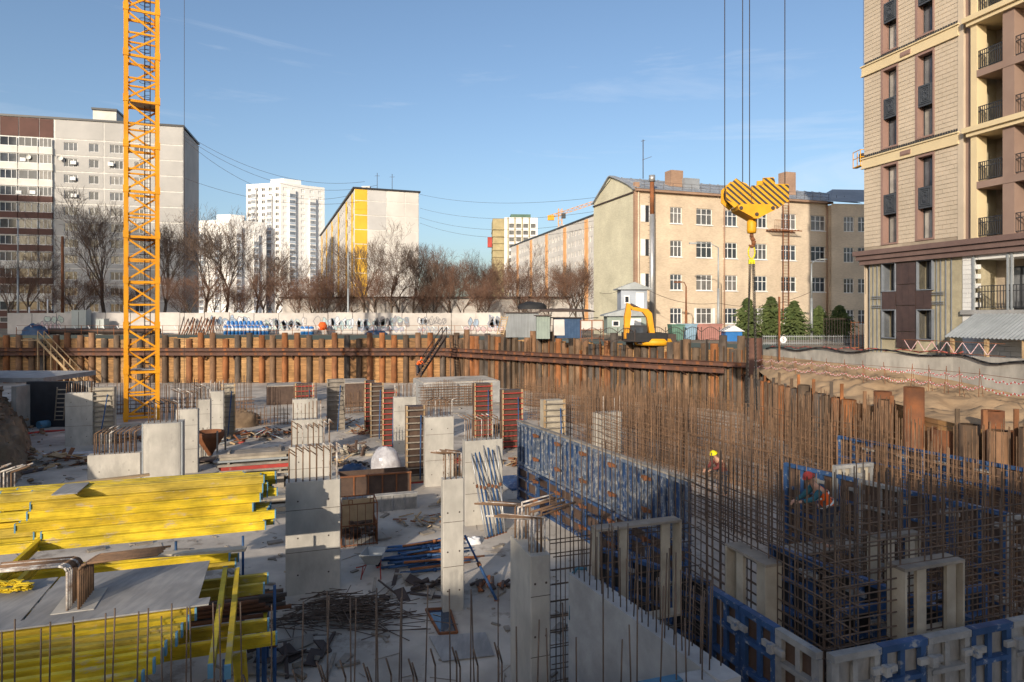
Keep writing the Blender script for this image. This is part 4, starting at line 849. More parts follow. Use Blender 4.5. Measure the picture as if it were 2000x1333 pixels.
M['chain'] = mat('chain', (.06,.055,.05), None, 4, .55, 0, metal=.5); M['lime'] = mat('lime', (.75,.62,.01), None, 4, .5, 0, dirt=.1)
ch = thing('chain_sling', H(1468, 500), 'four-leg chain sling with yellow ring hanging from the crane hook', 'chain')
mb = MB(); c = H(1468, 493); pts = [Vector((c.x+.13*math.cos(t), HD, c.z+.26*math.sin(t))) for t in [2*math.pi*k/16 for k in range(17)]]; mb.path(pts, .026, 6); mb.build('ring', M['lime'], ch)
mb = MB()
for dx in (-.09, .0, .09): mb.box((c.x+dx, HD, c.z-.38), (.06,.07,.16))
mb.box((c.x, HD, c.z-.32), (.24,.06,.06)); mb.build('links', M['lime'], ch)
lk = MB(); pts = [Vector((.028*math.cos(t)*(1), 0, .05*math.sin(t))) for t in [2*math.pi*k/8 for k in range(9)]]; lk.path(pts, .011, 4); lkm = lk.mesh('chain_link', M['chain'])
for ex, ey, bot in ((-.28,-.3,4.2),(-.12,.4,4.0),(.14,-.2,3.9),(.34,.35,4.1)):
    a = Vector((c.x+ex*.3, HD, c.z-.46)); b = Vector((c.x+ex, HD+ey, bot)); d = b-a; n = int(d.length/.078); mb = MB()
    for k in range(n):
        p = a+d*(k/n); rzz = math.pi/2*(k % 2)+.4
        mb.path([p+Vector((math.cos(rzz)*.034*math.cos(t), math.sin(rzz)*.034*math.cos(t), .056*math.sin(t))) for t in [2*math.pi*j/6 for j in range(7)]], .013, 3)
    mb.build('chain', M['chain'], ch)
# ================================================================ columns, starter bars and forms on the slab
GR = math.atan2(dF.y, dF.x); ux_, uy_ = Vector((dF.x, dF.y, 0)), Vector((dG.x, dG.y, 0))     # site grid
def rot(p, o): return Vector((o[0], o[1], 0))+ux_*p[0]+uy_*p[1]+Vector((0,0,p[2]))
def bar_mesh(h, r, bend=None, m='rebar', bl=.35):
    mb = MB(); mb.tube((0,0,0), (0,0,h), r, r, 6)
    if bend: b = Vector(bend).normalized(); mb.tube((0,0,h-.01), Vector((0,0,h))+b*bl, r, r, 6)
    return mb.mesh('starter_bar', M[m])
BMS = {}
def bars(root, o, w_, d_, z0, n, h, r=.018, bend=None, bl=.35, jit=.12, seed=0):
    rr = random.Random(seed+int(o[0]*10)); k = 0
    per = [(-w_/2+w_*i/(n-1), s*d_/2) for s in (-1, 1) for i in range(n)]
    for x, y in per:
        hh = round(h*rr.uniform(1-jit, 1), 1); key = (hh, r, bend, bl, rr.random() < .35)
        if key not in BMS: BMS[key] = bar_mesh(hh, r, bend, 'rebar_cement' if key[4] else 'rebar', bl)
        p = rot((x*.88, y*.8, z0), o); inst('starter_bar', BMS[key], (p.x, p.y, z0-.01), root, GR+rr.uniform(-.08,.08), rot=None)
def column(px, ytop, wpx, label, zt=3.2, nb=5, bh=.95, dep=.5, bend=None, m='concrete', wm=None, bl=.35, D=None):
    D = D or (EYE-zt)*FPX/(ytop-HZ); x = (px-1000)/FPX*D; w_ = wm or wpx/FPX*D*.98
    c = Vector((x, D, 0))+uy_*dep/2; t = thing('concrete_column', (c.x, c.y, 0), label, 'column')
    mb = MB(); q = [rot((a*w_/2, b*dep/2, z), c) for z in (0, zt) for a, b in ((-1,-1),(1,-1),(1,1),(-1,1))]
    # bevelled shaft
    e = .02; ring = [(-w_/2+e,-dep/2),(w_/2-e,-dep/2),(w_/2,-dep/2+e),(w_/2,dep/2-e),(w_/2-e,dep/2),(-w_/2+e,dep/2),(-w_/2,dep/2-e),(-w_/2,-dep/2+e)]
    mb.prism(ring, ((c.x, c.y, 0), ux_, uy_), zt); mb.build('shaft', M[m], t)
    tie = MB()
    for sx in (-.28, .28):
        for z in (.55, 1.6, 2.65):
            if z < zt-.2: p = rot((sx*w_, -dep/2-.003, z), c); tie.tube(p, p+uy_*.02, .025, .025, 8)
    for z in (1.2, 2.4):
        if z < zt-.2: tie.bar(rot((-w_/2, -dep/2-.002, z), c), rot((w_/2, -dep/2-.002, z), c), .006, .012)
    tie.build('tie_holes', M['iron'], t, 'stuff')
    if nb: bars(t, c, w_, dep, zt, nb, bh, bend=bend, bl=bl)
    return t, c, D
BD = (.6,.5,.55)
column(154,768,48,'concrete column left of the crane mast beside a ladder formed column', nb=6, bh=.7)
column(365,800,40,'narrow concrete column right of the rounded column', nb=5, bh=.9, bend=(-.7,0,.35), bl=.3)
column(397,781,26,'short-fronted concrete column behind the concrete skip', nb=4, bh=.7, bend=(-.7,.1,.3))
column(423,765,26,'concrete column left of the timber column form behind the skip', nb=4, bh=.7)
column(612,940,105,'large nearest concrete column half in shade at centre left', nb=8, bh=1.05, bend=(.55,.25,-.5), bl=.3)
column(607,872,82,'second concrete column behind the large half shaded one', nb=8, bh=.9, bend=(.55,.25,-.5), bl=.25)
column(600,820,60,'third concrete column in the centre left row', nb=8, bh=.8)
column(596,780,48,'fourth farthest concrete column in the centre left row', nb=7, bh=.9)
column(859,815,58,'concrete column right of the timber ladder form at centre', nb=6, bh=.8, bend=(.6,.3,.1))
column(792,776,45,'concrete column left of the timber ladder form at centre', nb=6, bh=.8)
column(946,860,78,'concrete column with blue props leaning on it', nb=8, bh=.85, bend=(-.6,.2,.3), bl=.3)
column(1190,806,56,'white concrete column standing among the rebar cages', nb=5, bh=.8, m='concrete')
t_, c_, D_ = column(886,940,44,'slender lit concrete pier beside the blue prop in the middle', zt=3.55, nb=0, dep=.3, D=17.9, wm=.58)
bars(t_, c_, .5, .3, 3.55, 4, .75, .018, (-.9,.1,.12), .4)
t_, c_, D_ = column(1056,1068,40,'concrete wall pier in the shade with a wet dark face', zt=3.2, nb=0, dep=1.35, wm=.42, D=13.2)
bars(t_, c_, .36, 1.2, 3.2, 5, .75, .02, (-.95,.1,.12), .9, seed=1); bars(t_, c_, .3, .9, 3.2, 4, .8, .02, (.95,.15,.1), .8, seed=2)
# squat pedestal and rounded column
t_, c_, D_ = column(223,883,93,'squat wide concrete pedestal with bent starter bars', zt=1.35, nb=0, D=31.5)
bars(t_, c_, 1.9, .4, 1.35, 9, 1.1, .026, (.75,.4,.4), .45)
D_ = 4.8*FPX/(827-HZ); x = (317-1000)/FPX*D_; rc = thing('rounded_column', (x, D_, 0), 'rounded concrete column with steel edges left of the narrow one', 'column')
hw = .76; prof = [(-hw,.3),(-hw,0)]+[(-hw*math.cos(math.pi*k/12)*.98, -.12*math.sin(math.pi*k/12)) for k in range(13)]+[(hw,0),(hw,.3)]
MB().prism([(a, b) for a, b in prof[1:-1]]+[(hw,.9),(-hw,.9)], ((x, D_, 0), ux_, uy_), 3.2).build('shaft', M['concrete'], rc)
for s in (-1, 1): p = rot((s*(hw+.015), .04, 0), (x, D_)); MB().box((p.x,p.y,1.6), (.05,.12,3.24), GR).build('steel_edge', M['galv'], rc)
bars(rc, rot((0,.4,0), (x, D_)), 1.3, .5, 3.2, 6, .9, .02, (-.6,.2,.3), .3)
# column forms: ply box with ribs, edge timbers and a push-pull prop
def colform(px, ytop, wpx, label, ribs='rust', zt=3.45, dark='ply_brown', edge='wood', n=11):
    D = (EYE-zt)*FPX/(ytop-HZ); x = (px-1000)/FPX*D; w_ = wpx/FPX*D; c = Vector((x, D, 0)); t = thing('column_form', (x, D, 0), label, 'formwork')
    MB().prism([(-w_/2+.06,.05),(w_/2-.06,.05),(w_/2-.06,.75),(-w_/2+.06,.75)], (c, ux_, uy_), zt).build('ply_box', M[dark], t)
    for s in (-1, 1): p = rot((s*(w_/2-.04), 0, 0), c); MB().box((p.x,p.y,zt/2+.03), (.09,.12,zt+.06), GR).build('edge_timber', M[edge], t)
    for i in range(n):
        z = .15+(zt-.3)*i/(n-1); a, b = rot((-w_/2, -.07, z), c), rot((w_/2, -.07, z), c); MB().bar(a, b, .07, .055).build('rib', M[ribs], t)
    a, b = rot((w_*.25, -.12, zt-.4), c), rot((w_*.05, -1.0, .05), c); MB().tube(a, b, .035, .035, 7).build('prop', M['prop_blue'], t)
    return t
for a in ((199,758,43,'timber column form with pale ribs beside the left concrete column','wood_grey','wood_pale','wood_grey'),(446,752,25,'narrow yellowish column form behind the concrete skip','wood_grey','wood_pale','wood'),(656,742,34,'grey column form standing left of a rebar mat','wood_grey','wood_grey','wood_grey'),(723,745,22,'leftmost of three orange edged column forms at centre','red','ply_brown','wood'),(736,750,26,'middle of three orange edged column forms at centre','wood_grey','ply_brown','wood'),(761,762,28,'dark red ribbed column form nearest of three at centre','red','ply_brown','wood'),(812,795,38,'large dark column form with pale ribs between two columns','wood_grey','ply_brown','wood'),(944,750,36,'red ribbed column form left of its twin near the blue wall form','red','ply_brown','wood'),(1001,763,42,'red ribbed column form right of its twin near the blue wall form','red','ply_brown','wood'),(1083,783,44,'pale ribbed column form among the rebar behind the blue form','wood_grey','wood_pale','wood'),(595,750,36,'small red ribbed form at the far end of the centre row','red','ply_brown','wood')):
    colform(*a[:4], ribs=a[4], dark=a[5], edge=a[6])
# ================================================================ rebar cages (bars too fine to count: joined)
def cage(label, A, B, z0=0.0, zh=3.2, zv=4.6, sp=.2, hs=.3, gap=.3, r=.013, m='rebar', seed=0, jit=.5):
    A, B = Vector((*A, 0)), Vector((*B, 0)); d = B-A; L_ = d.length; d.normalize(); nn = Vector((-d.y, d.x, 0)); rr = random.Random(seed)
    t = thing('rebar_cage', (A.x, A.y, z0), label, 'rebar'); v = MB(); h = MB()
    for s in (0, gap):
        n = int(L_/sp)
        for i in range(n+1):
            if rr.random() < .1: continue
            p = A+d*(i*L_/n+rr.uniform(-.05,.05))+nn*s; le = Vector((rr.uniform(-.02,.02), rr.uniform(-.02,.02), 0)); top = zv+rr.uniform(-jit, jit*.4)*(.4 if rr.random() < .6 else 1.3)+.25*math.sin(i*.35+seed)
            v.tube(p+Vector((0,0,z0)), p+le+Vector((0,0,top)), r, r, 4, False)
        k = z0+.1
        while k < zh:
            q = rr.uniform(-.02,.02); h.tube(A+nn*s+Vector((0,0,k+q))-d*rr.uniform(0,.3), B+nn*s+Vector((0,0,k-q))+d*rr.uniform(0,.3), r, r, 4, False); k += hs*rr.uniform(.8,1.2)
    v.build('vertical_bars', M[m], t, 'stuff'); h.build('horizontal_bars', M[m], t, 'stuff'); return t
cage('long rebar cage just behind the blue wall form', (3.6,33), (9.4,21.6), 0, 3.25, 4.5, .19, .28, .35, .014, seed=1)
cage('rebar cage continuing the blue form line at right', (9.6,21.3), (13.2,14.2), 0, 3.2, 4.3, .22, .26, .35, .014, seed=2)
cage('rebar cage before the lower right pile wall', (8.6,43.5), (12.6,36.6), 0, 3.2, 3.9, .17, .26, .4, .016, seed=3)
cage('rebar cage nearest the tall rusty piles at right', (12.8,36.2), (15.6,27.5), 0, 3.2, 4.3, .17, .26, .4, .016, seed=4)
cage('far rebar cage below the rusty oblique pile wall', (1.2,50), (9.5,46), 0, 2.3, 3.1, .18, .22, .5, .018, seed=5)
cage('rebar cage behind the white column in the rebar field', (4.6,42), (8.8,33), 0, 3.0, 3.7, .18, .26, .4, .016, seed=6)
cage('rebar cage between the white column and the blue form', (1.6,40), (4.4,33.8), 0, 2.6, 4.1, .2, .3, .4, .015, seed=7)
cage('rebar cage far left of the oblique pile wall', (0.2,58), (6.5,53.5), 0, 2.0, 2.6, .2, .25, .4, .02, seed=8)
cage('shaded rebar cage along the right blue forms', (8.0,19.6), (11.4,13.2), 0, 2.6, 3.7, .26, .35, .3, .013, 'rebar', 9)
cage('far right rebar cage below the big rusty piles', (12.2,24.5), (14.6,18.5), 0, 3.4, 4.6, .18, .25, .35, .014, 'rebar', 10)
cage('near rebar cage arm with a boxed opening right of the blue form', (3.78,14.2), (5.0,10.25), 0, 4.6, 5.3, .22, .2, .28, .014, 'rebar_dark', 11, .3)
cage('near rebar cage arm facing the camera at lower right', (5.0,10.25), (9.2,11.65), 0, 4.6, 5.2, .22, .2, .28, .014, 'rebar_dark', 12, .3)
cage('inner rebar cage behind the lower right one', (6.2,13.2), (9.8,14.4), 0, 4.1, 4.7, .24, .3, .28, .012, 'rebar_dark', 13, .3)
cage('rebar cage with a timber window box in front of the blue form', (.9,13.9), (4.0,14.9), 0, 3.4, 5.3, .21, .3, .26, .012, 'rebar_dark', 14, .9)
cage('dense rebar mat standing behind the crane mast at left', (-33.5,52), (-21.5,55), 0, 1.3, 2.6, .22, .3, .5, .022, 'rebar', 15)
cage('rebar mat standing right of the grey column form', (-13.5,53), (-11.0,54), 0, 1.0, 2.0, .2, .3, .4, .022, 'rebar', 16)
cage('wide rebar mat before the steel stairs', (-7.6,56.5), (-2.6,58), 0, 1.9, 2.1, .2, .22, .6, .022, 'rebar', 17, .15)
cage('low rebar mat left of the red centre form', (-21,46.5), (-16.2,48), 0, .9, 1.6, .22, .3, .5, .02, 'rebar', 18)
cage('rebar cage left of the lower right pile wall', (7.2,37.5), (11.2,29.5), 0, 3.0, 3.9, .19, .27, .4, .017, 'rebar', 22)
cage('rebar cage in front of the tall rusty piles', (11.0,29.0), (14.2,22.5), 0, 3.2, 4.4, .19, .27, .4, .016, 'rebar', 23)
cage('rebar cage at the far end of the right hand field', (5.5,48), (11.5,43.5), 0, 2.4, 3.2, .19, .25, .5, .02, 'rebar', 25)
# concrete plinths that carry the far mats
for x, y, sx, sy, h, lb in ((-5.2,61.5,7,5,1.9,'low concrete plinth below the steel stairs'),(-14.5,59,3.4,4,2.0,'brown boarded plinth left of the rebar mat'),(-20.5,60,3.0,3,1.6,'dark plinth with red boards before the far pile wall')):
    t = thing('foundation_plinth', (x,y,0), lb, 'plinth'); MB().box((x,y,h/2), (sx,sy,h), GR).build('block', M['concrete_new' if h == 1.9 else 'ply_brown'], t)
    MB().box((x,y,h+.03), (sx-.1,sy-.1,.06), GR).build('blinding', M['slab'], t)
# ================================================================ wall formwork
def form_wall(label, A, B, z0, z1, side, frame, n, ribs_h=4, vert=0, ply='ply_black', thick=.12, clamps=True):
    """Framed panels from A to B; side = which side of A->B the ribs face (+1 left)."""
    A, B = Vector((*A, 0)), Vector((*B, 0)); d = B-A; L_ = d.length; d.normalize(); nn = Vector((-d.y, d.x, 0))*side; t = thing('wall_form', (A.x, A.y, z0), label, 'formwork'); w_ = L_/n; up = Vector((0,0,1))
    for i in range(n):
        fr = M[frame[i % len(frame)]]; a = A+d*(w_*i+.01); b = A+d*(w_*(i+1)-.01); mb = MB(); o = nn*thick/2
        for z in (z0+.05, z1-.05): mb.bar(a+o+up*z, b+o+up*z, thick, .1)
        for p in (a+d*.04, b-d*.04): mb.bar(p+o+up*(z0+.1), p+o+up*(z1-.1), thick, .08, nn)
        for k in range(1, ribs_h): z = z0+(z1-z0)*k/ribs_h; mb.bar(a+d*.08+o+up*z, b-d*.08+o+up*z, thick*.9, .07)
        for k in range(1, vert+1): p = a+(b-a)*(k/(vert+1)); mb.bar(p+o*.8+up*(z0+.1), p+o*.8+up*(z1-.1), thick*.7, .05, nn)
        pn = mb.build('panel', fr, t)
        mb = MB(); mb.bar(a+up*((z0+z1)/2)-nn*.01, b+up*((z0+z1)/2)-nn*.01, .02, z1-z0-.02); mb.build('facing', M[ply], pn)
        if clamps and i:
            for z in (z0+(z1-z0)*.3, z1-.3):
                p = A+d*w_*i+nn*(thick+.03)+up*z; MB().bar(p-d*.22, p+d*.22, .06, .09).box(p+nn*.04, (.1,.1,.14), math.atan2(d.y, d.x)).build('clamp', M['rust' if frame[0] in ('blue_form','rib_blue') else 'grey_form'], t)
    return t
form_wall('large blue wall form with vertical ribs in the middle of the pit', (.33,28.8), (4.95,18.4), 1.55, 3.35, -1, ('rib_blue',), 6, 1, 4, 'blue_form', .13)
form_wall('lower blue frames carrying the large blue wall form', (.33,28.8), (4.95,18.4), 0, 1.5, -1, ('blue_form','blue'), 6, 3, 1, 'ply_brown', .14)
p0, p1 = Vector((.28,28.8,3.38)), Vector((4.97,18.35,3.38)); rl_ = MB().bar(p0, p1, .2, .05); tag(rl_.build('top_plank', M['wood_grey']), 'weathered plank along the top of the large blue wall form', 'plank')
form_wall('blue and grey wall form at lower right running toward the camera', (3.56,11.75), (4.42,9.45), 1.2, 3.2, -1, ('blue','blue','grey_form'), 3, 4, 1, 'ply_brown', .13)
form_wall('grey and blue wall form along the bottom right edge', (4.46,9.43), (8.6,10.75), 1.6, 3.2, -1, ('grey_form','blue','grey_form','blue'), 5, 3, 1, 'ply', .13)
form_wall('blue wall form with white edges behind the orange vested worker', (8.4,20.4), (12.6,13.2), 0.6, 3.45, -1, ('blue','blue','grey_form'), 7, 4, 1, 'ply_brown', .13)
form_wall('far right blue wall form below the big rusty piles', (12.4,25.2), (16.0,18.6), .3, 3.4, -1, ('blue',), 6, 4, 1, 'ply_brown', .13)
form_wall('pale timber faced form between the rebar cages', (9.1,18.9), (10.4,19.3), 1.6, 3.7, -1, ('grey_form',), 2, 3, 1, 'wood_pale', .12)
form_wall('inner blue wall form behind the near cage corner', (5.8,14.8), (7.8,11.2), .3, 2.9, -1, ('blue',), 4, 4, 1, 'ply_black', .13)
form_wall('inner blue wall form facing the camera behind the near cage', (6.0,12.4), (9.6,13.6), .3, 2.5, -1, ('blue',), 4, 4, 1, 'ply_black', .13)
form_wall('low blue form behind the window box', (2.2,17.6), (4.6,15.2), 0, 1.9, -1, ('blue',), 3, 4, 1, 'ply_black', .13)
# timber window boxes set in the cages
def boxout(label, c, w_, h_, z0, dep, along, n=2):
    a = Vector((*along, 0)).normalized(); b = Vector((-a.y, a.x, 0)); rz = math.atan2(a.y, a.x); t = thing('window_box', (c[0], c[1], z0), label, 'formwork'); c = Vector((c[0], c[1], 0))
    MB().box(c+Vector((0,0,z0+h_)), (w_, dep, .05), rz).build('top_board', M['wood_grey'], t); MB().box(c+Vector((0,0,z0)), (w_, dep, .05), rz).build('bottom_board', M['wood_pale'], t)
    for s in (-1, 1): MB().box(c+a*s*(w_/2-.025)+Vector((0,0,z0+h_/2)), (.04, dep, h_-.06), rz).build('side_board', M['wood_pale'], t)
    for k in range(n): p = c+a*(w_*(-.18+.5*k)); MB().box(p+Vector((0,0,z0+h_/2))-b*dep*.25, (.2, .06, h_-.06), rz).build('brace', M['wood_pale'], t)
boxout('timber window box at the centre right in front of the blue form', (2.65,14.1), 2.0, 2.0, 1.55, .3, (2.93,1))
boxout('timber window box with black sides in the near cage arm', (4.35,12.05), 1.15, 1.45, 2.2, .34, (.318,-1))
boxout('timber window box in the lower right rebar cage', (6.75,10.85), 1.3, 1.15, 2.8, .34, (2.93,1))
boxout('far timber window box inside the right enclosure', (7.8,13.6), 1.1, 1.3, 2.2, .3, (2.93,1))
# ================================================================ slab formwork deck at lower left
O1 = F(383, 1180, 3.2); O1 = (O1.x, O1.y)
def gp(u, v, z, o=O1): return Vector((o[0], o[1], 0))+ux_*u+uy_*v+Vector((0,0,z))
def girder_mesh(L_):
    mb = MB(); mb.box((0,0,.02), (L_,.085,.04)).box((0,0,.18), (L_,.085,.04)).box((0,0,.1), (L_,.03,.12)); return mb.mesh('girder', M['girder'])
GM = {L_: girder_mesh(L_) for L_ in (2.9, 3.9, 4.9, 5.9)}
cap_m = MB().box((0,0,.1), (.03,.09,.205)).mesh('end_cap', mat('cap_blue', (.12,.28,.40), None, 3, .5, 0))
def girder(L_, c, rz, label, group):
    o = inst('formwork_girder', GM[L_], c, None, rz); tag(o, label, 'girder', group)
    for s in (-1, 1): e = bpy.data.objects.new('end_cap', cap_m); COL.objects.link(e); e.parent = o; e.location = (s*(L_/2+.016), 0, 0)
    return o
rr = random.Random(12)
O3 = P(530, 950, 17.0); O3 = (O3.x, O3.y)
for ly in range(6):
    for j in range(7 if ly < 5 else 5):
        e = rr.uniform(-.35, .12)-(.25 if ly in (2,) else 0)-(.5 if ly == 5 and j > 2 else 0); L_ = rr.choice((4.9, 5.9)); c = gp(e-L_/2, (-.1+.15*j)+rr.uniform(-.02,.02)+.11*ly-.55, 2.72+.2*ly, O3)
        girder(L_, c, GR+rr.uniform(-.012,.012), 'yellow girder of the tall rear stack, '+nth(5-ly)+' layer from the top, '+nth(j)+' from the front', 'girders in the rear yellow stack')
for j in range(9):
    c = gp(-2.95-.06*j+rr.uniform(-.05,.03), -.1-.235*j, 2.98-.015*j); girder(5.9, c, GR+rr.uniform(-.01,.01), 'yellow girder in the shaded front row at the bottom left, '+nth(j)+' from the deck', 'girders in the front yellow row')
for j in range(7):
    c = gp(-6.2+rr.uniform(-.1,.1), 1.5+.28*j, 2.86+.03*j); girder(3.9, c, GR+rr.uniform(-.03,.03), 'shaded yellow girder at the left picture edge, '+nth(j)+' from the front', 'girders at the left edge')
for i, (u, v, L_, z) in enumerate(((.32,.3,3.9,2.77),(.55,.2,3.9,2.77),(-3.4,.9,5.9,2.77),(-3.9,4.4,4.9,2.77))): girder(L_, gp(u, v, z), GR+math.pi/2+(.03 if i < 2 else 0), ('yellow main girder running back beside the ply deck','second yellow main girder just right of its twin beside the deck','yellow main girder under the left part of the ply deck','yellow main girder under the rear deck')[i], None)
for i, (u, v) in enumerate(((-.95,2.25),(-1.0,1.75),(-.85,.1),(-.7,-.45))): girder(3.9, gp(u, v, 2.55), GR, ('topmost yellow cross girder jutting out right of the deck','second yellow cross girder jutting out right of the deck','third yellow cross girder jutting out near the scrap rods','lowest yellow cross girder jutting out near the scrap rods')[i], None)
gv = inst('formwork_girder', GM[2.9], gp(.75,-1.1,1.35), None, rot=(0, rad(86), GR+.1)); tag(gv, 'upright yellow girder leaning below the deck edge', 'girder')
def prop(name, a, b, label, m='prop_blue', r=.04):
    a, b = Vector(a), Vector(b); t = thing(name, a, label, 'prop'); k = a.lerp(b, .55); d = (b-a).normalized()
    MB().tube(a, k, r, r, 8).build('outer_tube', M[m], t); MB().tube(k, b, r*.78, r*.78, 8).build('inner_tube', M['prop_blue' if m == 'red' else m], t); MB().tube(k-d*.08, k+d*.04, r*1.5, r*1.5, 8).build('collar', M['rust'], t)
    MB().box(a+Vector((0,0,.006)), (.14,.14,.012)).build('base_plate', M['rust'], t); return t
for i, (u, v, lb) in enumerate(((1.15,2.1,'blue steel prop under the stack near the large column'),(.95,.1,'blue steel prop by the right deck edge'),(.5,-.7,'blue steel prop below the front girder ends'),(-3.4,.1,'steel prop under the middle of the deck'),(-3.4,2.4,'steel prop under the rear left of the deck'),(-1.2,5.6,'steel prop below the tall rear stack'),(.3,5.5,'steel prop below the right end of the rear stack'),(-5.6,5.0,'steel prop under the far left deck'))): p = gp(u, v, 0); prop('steel_prop', p, (p.x, p.y, 2.54), lb)
def board(c, sx, sy, label, rz=GR, m='ply', th=.024, tilt=None): 
    o = inst('plywood_sheet', MB().box((0,0,0), (sx, sy, th)).mesh('sheet', M[m]), c, None, rz, rot=tilt); return tag(o, label, 'board')
board(gp(-1.25,1.02,3.2), 2.48, 1.98, 'grey plywood deck sheet right of the bent rebar bundle'); board(gp(-3.77,1.02,3.203), 2.48, 1.98, 'grey plywood deck sheet left of the bent rebar bundle'); board(gp(-6.27,1.02,3.2), 2.48, 1.98, 'grey plywood deck sheet at the left picture edge')
board(gp(-1.5,.02,3.212), 3.4, .28, 'narrow grey plywood strip along the front of the deck'); board(gp(-5.0,2.45,3.2), 2.48, .8, 'grey plywood offcut behind the left deck sheet')
O2 = F(300, 962, 3.2); O2 = (O2.x, O2.y)
for i, lb in enumerate(('right rear grey plywood deck sheet by the rounded column', 'middle rear grey plywood deck sheet around a column head', 'left rear grey plywood deck sheet at the picture edge')): board(gp(-1.25-2.5*i, .5, 3.2+.003*(i % 2), O2), 2.48, 1.9, lb)
board(gp(-4.35,-.2,3.95, O3), .5, 1.0, 'short grey board lying across the rear yellow stack')
pl = board(gp(-.5, 2.5, 3.25), 2.2, .2, 'pale weathered plank lying at the deck rim', GR-.12, 'wood_pale', .05); board(gp(-4.3, 1.1, 3.8, O3), 2.6, .16, 'brown plank across the left of the rear yellow stack', GR+.25, 'wood', .05)
# bent starter bars through the deck
cb = gp(-1.85, .72, 0); dk = thing('rebar_bundle', (cb.x, cb.y, 3.2), 'column head with thick bent rebar bundle rising through the near deck', 'rebar')
MB().box((cb.x,cb.y,3.21), (.6,.9,.03), GR).build('concrete_top', M['concrete'], dk)
for i in range(9):
    for s in (-1, 1):
        v = -.38+.095*i; p = cb+ux_*(s*.08)+uy_*v; zt = 3.95-.015*i; e = ux_*s; L_ = 1.15+rr.uniform(-.08,.08)
        pts = [p+Vector((0,0,3.2)), p+Vector((0,0,zt-.1)), p+e*.04+Vector((0,0,zt-.03)), p+e*.12+Vector((0,0,zt)), p+e*L_+Vector((0,0,zt+.02))]
        MB().path(pts, .021, 8).build('starter_bar', M['rebar_cement' if rr.random() < .25 else 'rebar'], dk)
cb = gp(-4.1, .35, 0, O2); dk = thing('rebar_bundle', (cb.x, cb.y, 3.2), 'column head with a comb of bent starter bars in the rear deck', 'rebar')
MB().box((cb.x,cb.y,3.2), (2.0,.6,.04), GR).build('concrete_top', M['concrete'], dk)
for i in range(11):
    for s in (0, 1):
        p = cb+ux_*(-.8+.16*i)+uy_*(.2*s-.1); zt = 3.95+rr.uniform(-.05,.05); e = (ux_*.7-uy_*.2+Vector((0,0,.25))).normalized()
        MB().path([p+Vector((0,0,3.2)), p+Vector((0,0,zt)), p+Vector((0,0,zt))+e*.5], .022, 7).build('starter_bar', M['rebar_cement' if rr.random() < .3 else 'rebar'], dk)
sl_ = MB(); c = gp(-3.2, 1.55, 3.22); pts = []
for k in range(160): a = k*.33; q = .26+.1*math.sin(k*1.7); pts.append(c+Vector((math.cos(a)*q*1.3, math.sin(a)*q*.6, .02+.05*abs(math.sin(k*.9))+.0004*k)))
for a, b in zip(pts[:-1], pts[1:]): sl_.bar(a, b, .05, .01)
tag(sl_.build('lifting_strap', M['girder']), 'tangled yellow lifting strap lying on the ply deck', 'strap')
# ================================================================ near walls with starter bars
def cwall(label, A, B, zt, th, m='concrete_new', z0=0.0):
    A, B = Vector((*A, 0)), Vector((*B, 0)); t = thing('concrete_wall', (A.x, A.y, z0), label, 'wall'); MB().bar(A+Vector((0,0,(z0+zt)/2)), B+Vector((0,0,(z0+zt)/2)), th, zt-z0).build('body', M[m], t); return t, A, B
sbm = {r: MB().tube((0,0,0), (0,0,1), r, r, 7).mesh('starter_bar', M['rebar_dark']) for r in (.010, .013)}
t1, A, B = cwall('low wall with starter bars along the bottom left picture edge', (-8.0,7.75), (.35,10.0), 2.35, .35)
dAB = (B-A).normalized(); nAB = Vector((-dAB.y, dAB.x, 0))
for px, py in ((5,1233),(28,1210),(95,1214),(78,1228),(140,1205),(145,1222),(203,1198),(215,1190),(265,1195),(284,1187),(318,1203),(333,1180),(362,1184),(375,1190),(420,1180),(433,1184),(474,1178),(530,1180),(588,1172),(637,1162),(641,1157),(686,1166),(691,1170),(734,1162),(739,1150),(783,1150),(778,1165),(830,1141),(880,1152),(919,1149),(927,1160),(973,1149)):
    k = (px-1000)/FPX; s = (k*A.y-A.x)/(dAB.x-k*dAB.y); p = A+dAB*s; zt = EYE-(py-HZ)/FPX*p.y
    o = inst('starter_bar', sbm[.010], (p.x, p.y, 2.33), t1, 0, (1,1,zt-2.33)); o.rotation_euler = (rr.uniform(-.03,.03), rr.uniform(-.03,.03), 0)
for i in range(26):
    p = A+dAB*(.3+i*.31)-nAB*.12; zt = 2.95+rr.uniform(-.08,.08); e = (dAB*-.25-nAB*.15+Vector((0,0,.9))).normalized()
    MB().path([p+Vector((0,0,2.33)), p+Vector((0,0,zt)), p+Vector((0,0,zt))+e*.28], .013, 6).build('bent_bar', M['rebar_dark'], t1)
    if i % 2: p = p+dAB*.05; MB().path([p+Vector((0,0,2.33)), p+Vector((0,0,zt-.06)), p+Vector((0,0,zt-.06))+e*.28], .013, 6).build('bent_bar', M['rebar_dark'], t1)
t2, A, B = cwall('light grey concrete wall with rows of starter bars right of centre', (1.2,12.4), (2.88,8.75), 3.2, .34)
d2 = (B-A).normalized(); n2 = Vector((-d2.y, d2.x, 0))
for i in range(20):
    for s in (-1, 1):
        p = A+d2*(.1+.19*i+rr.uniform(-.03,.03))+n2*(.11*s); h = rr.uniform(.8,1.35); o = inst('starter_bar', sbm[.010], (p.x,p.y,3.19), t2, 0, (1,1,h)); o.rotation_euler = (rr.uniform(-.04,.04), rr.uniform(-.04,.04), 0)
t3, A, B = cwall('concrete wall crossing the bottom edge below the starter bars', (-.1,7.98), (2.72,8.9), 3.17, .36)
d3 = (B-A).normalized()
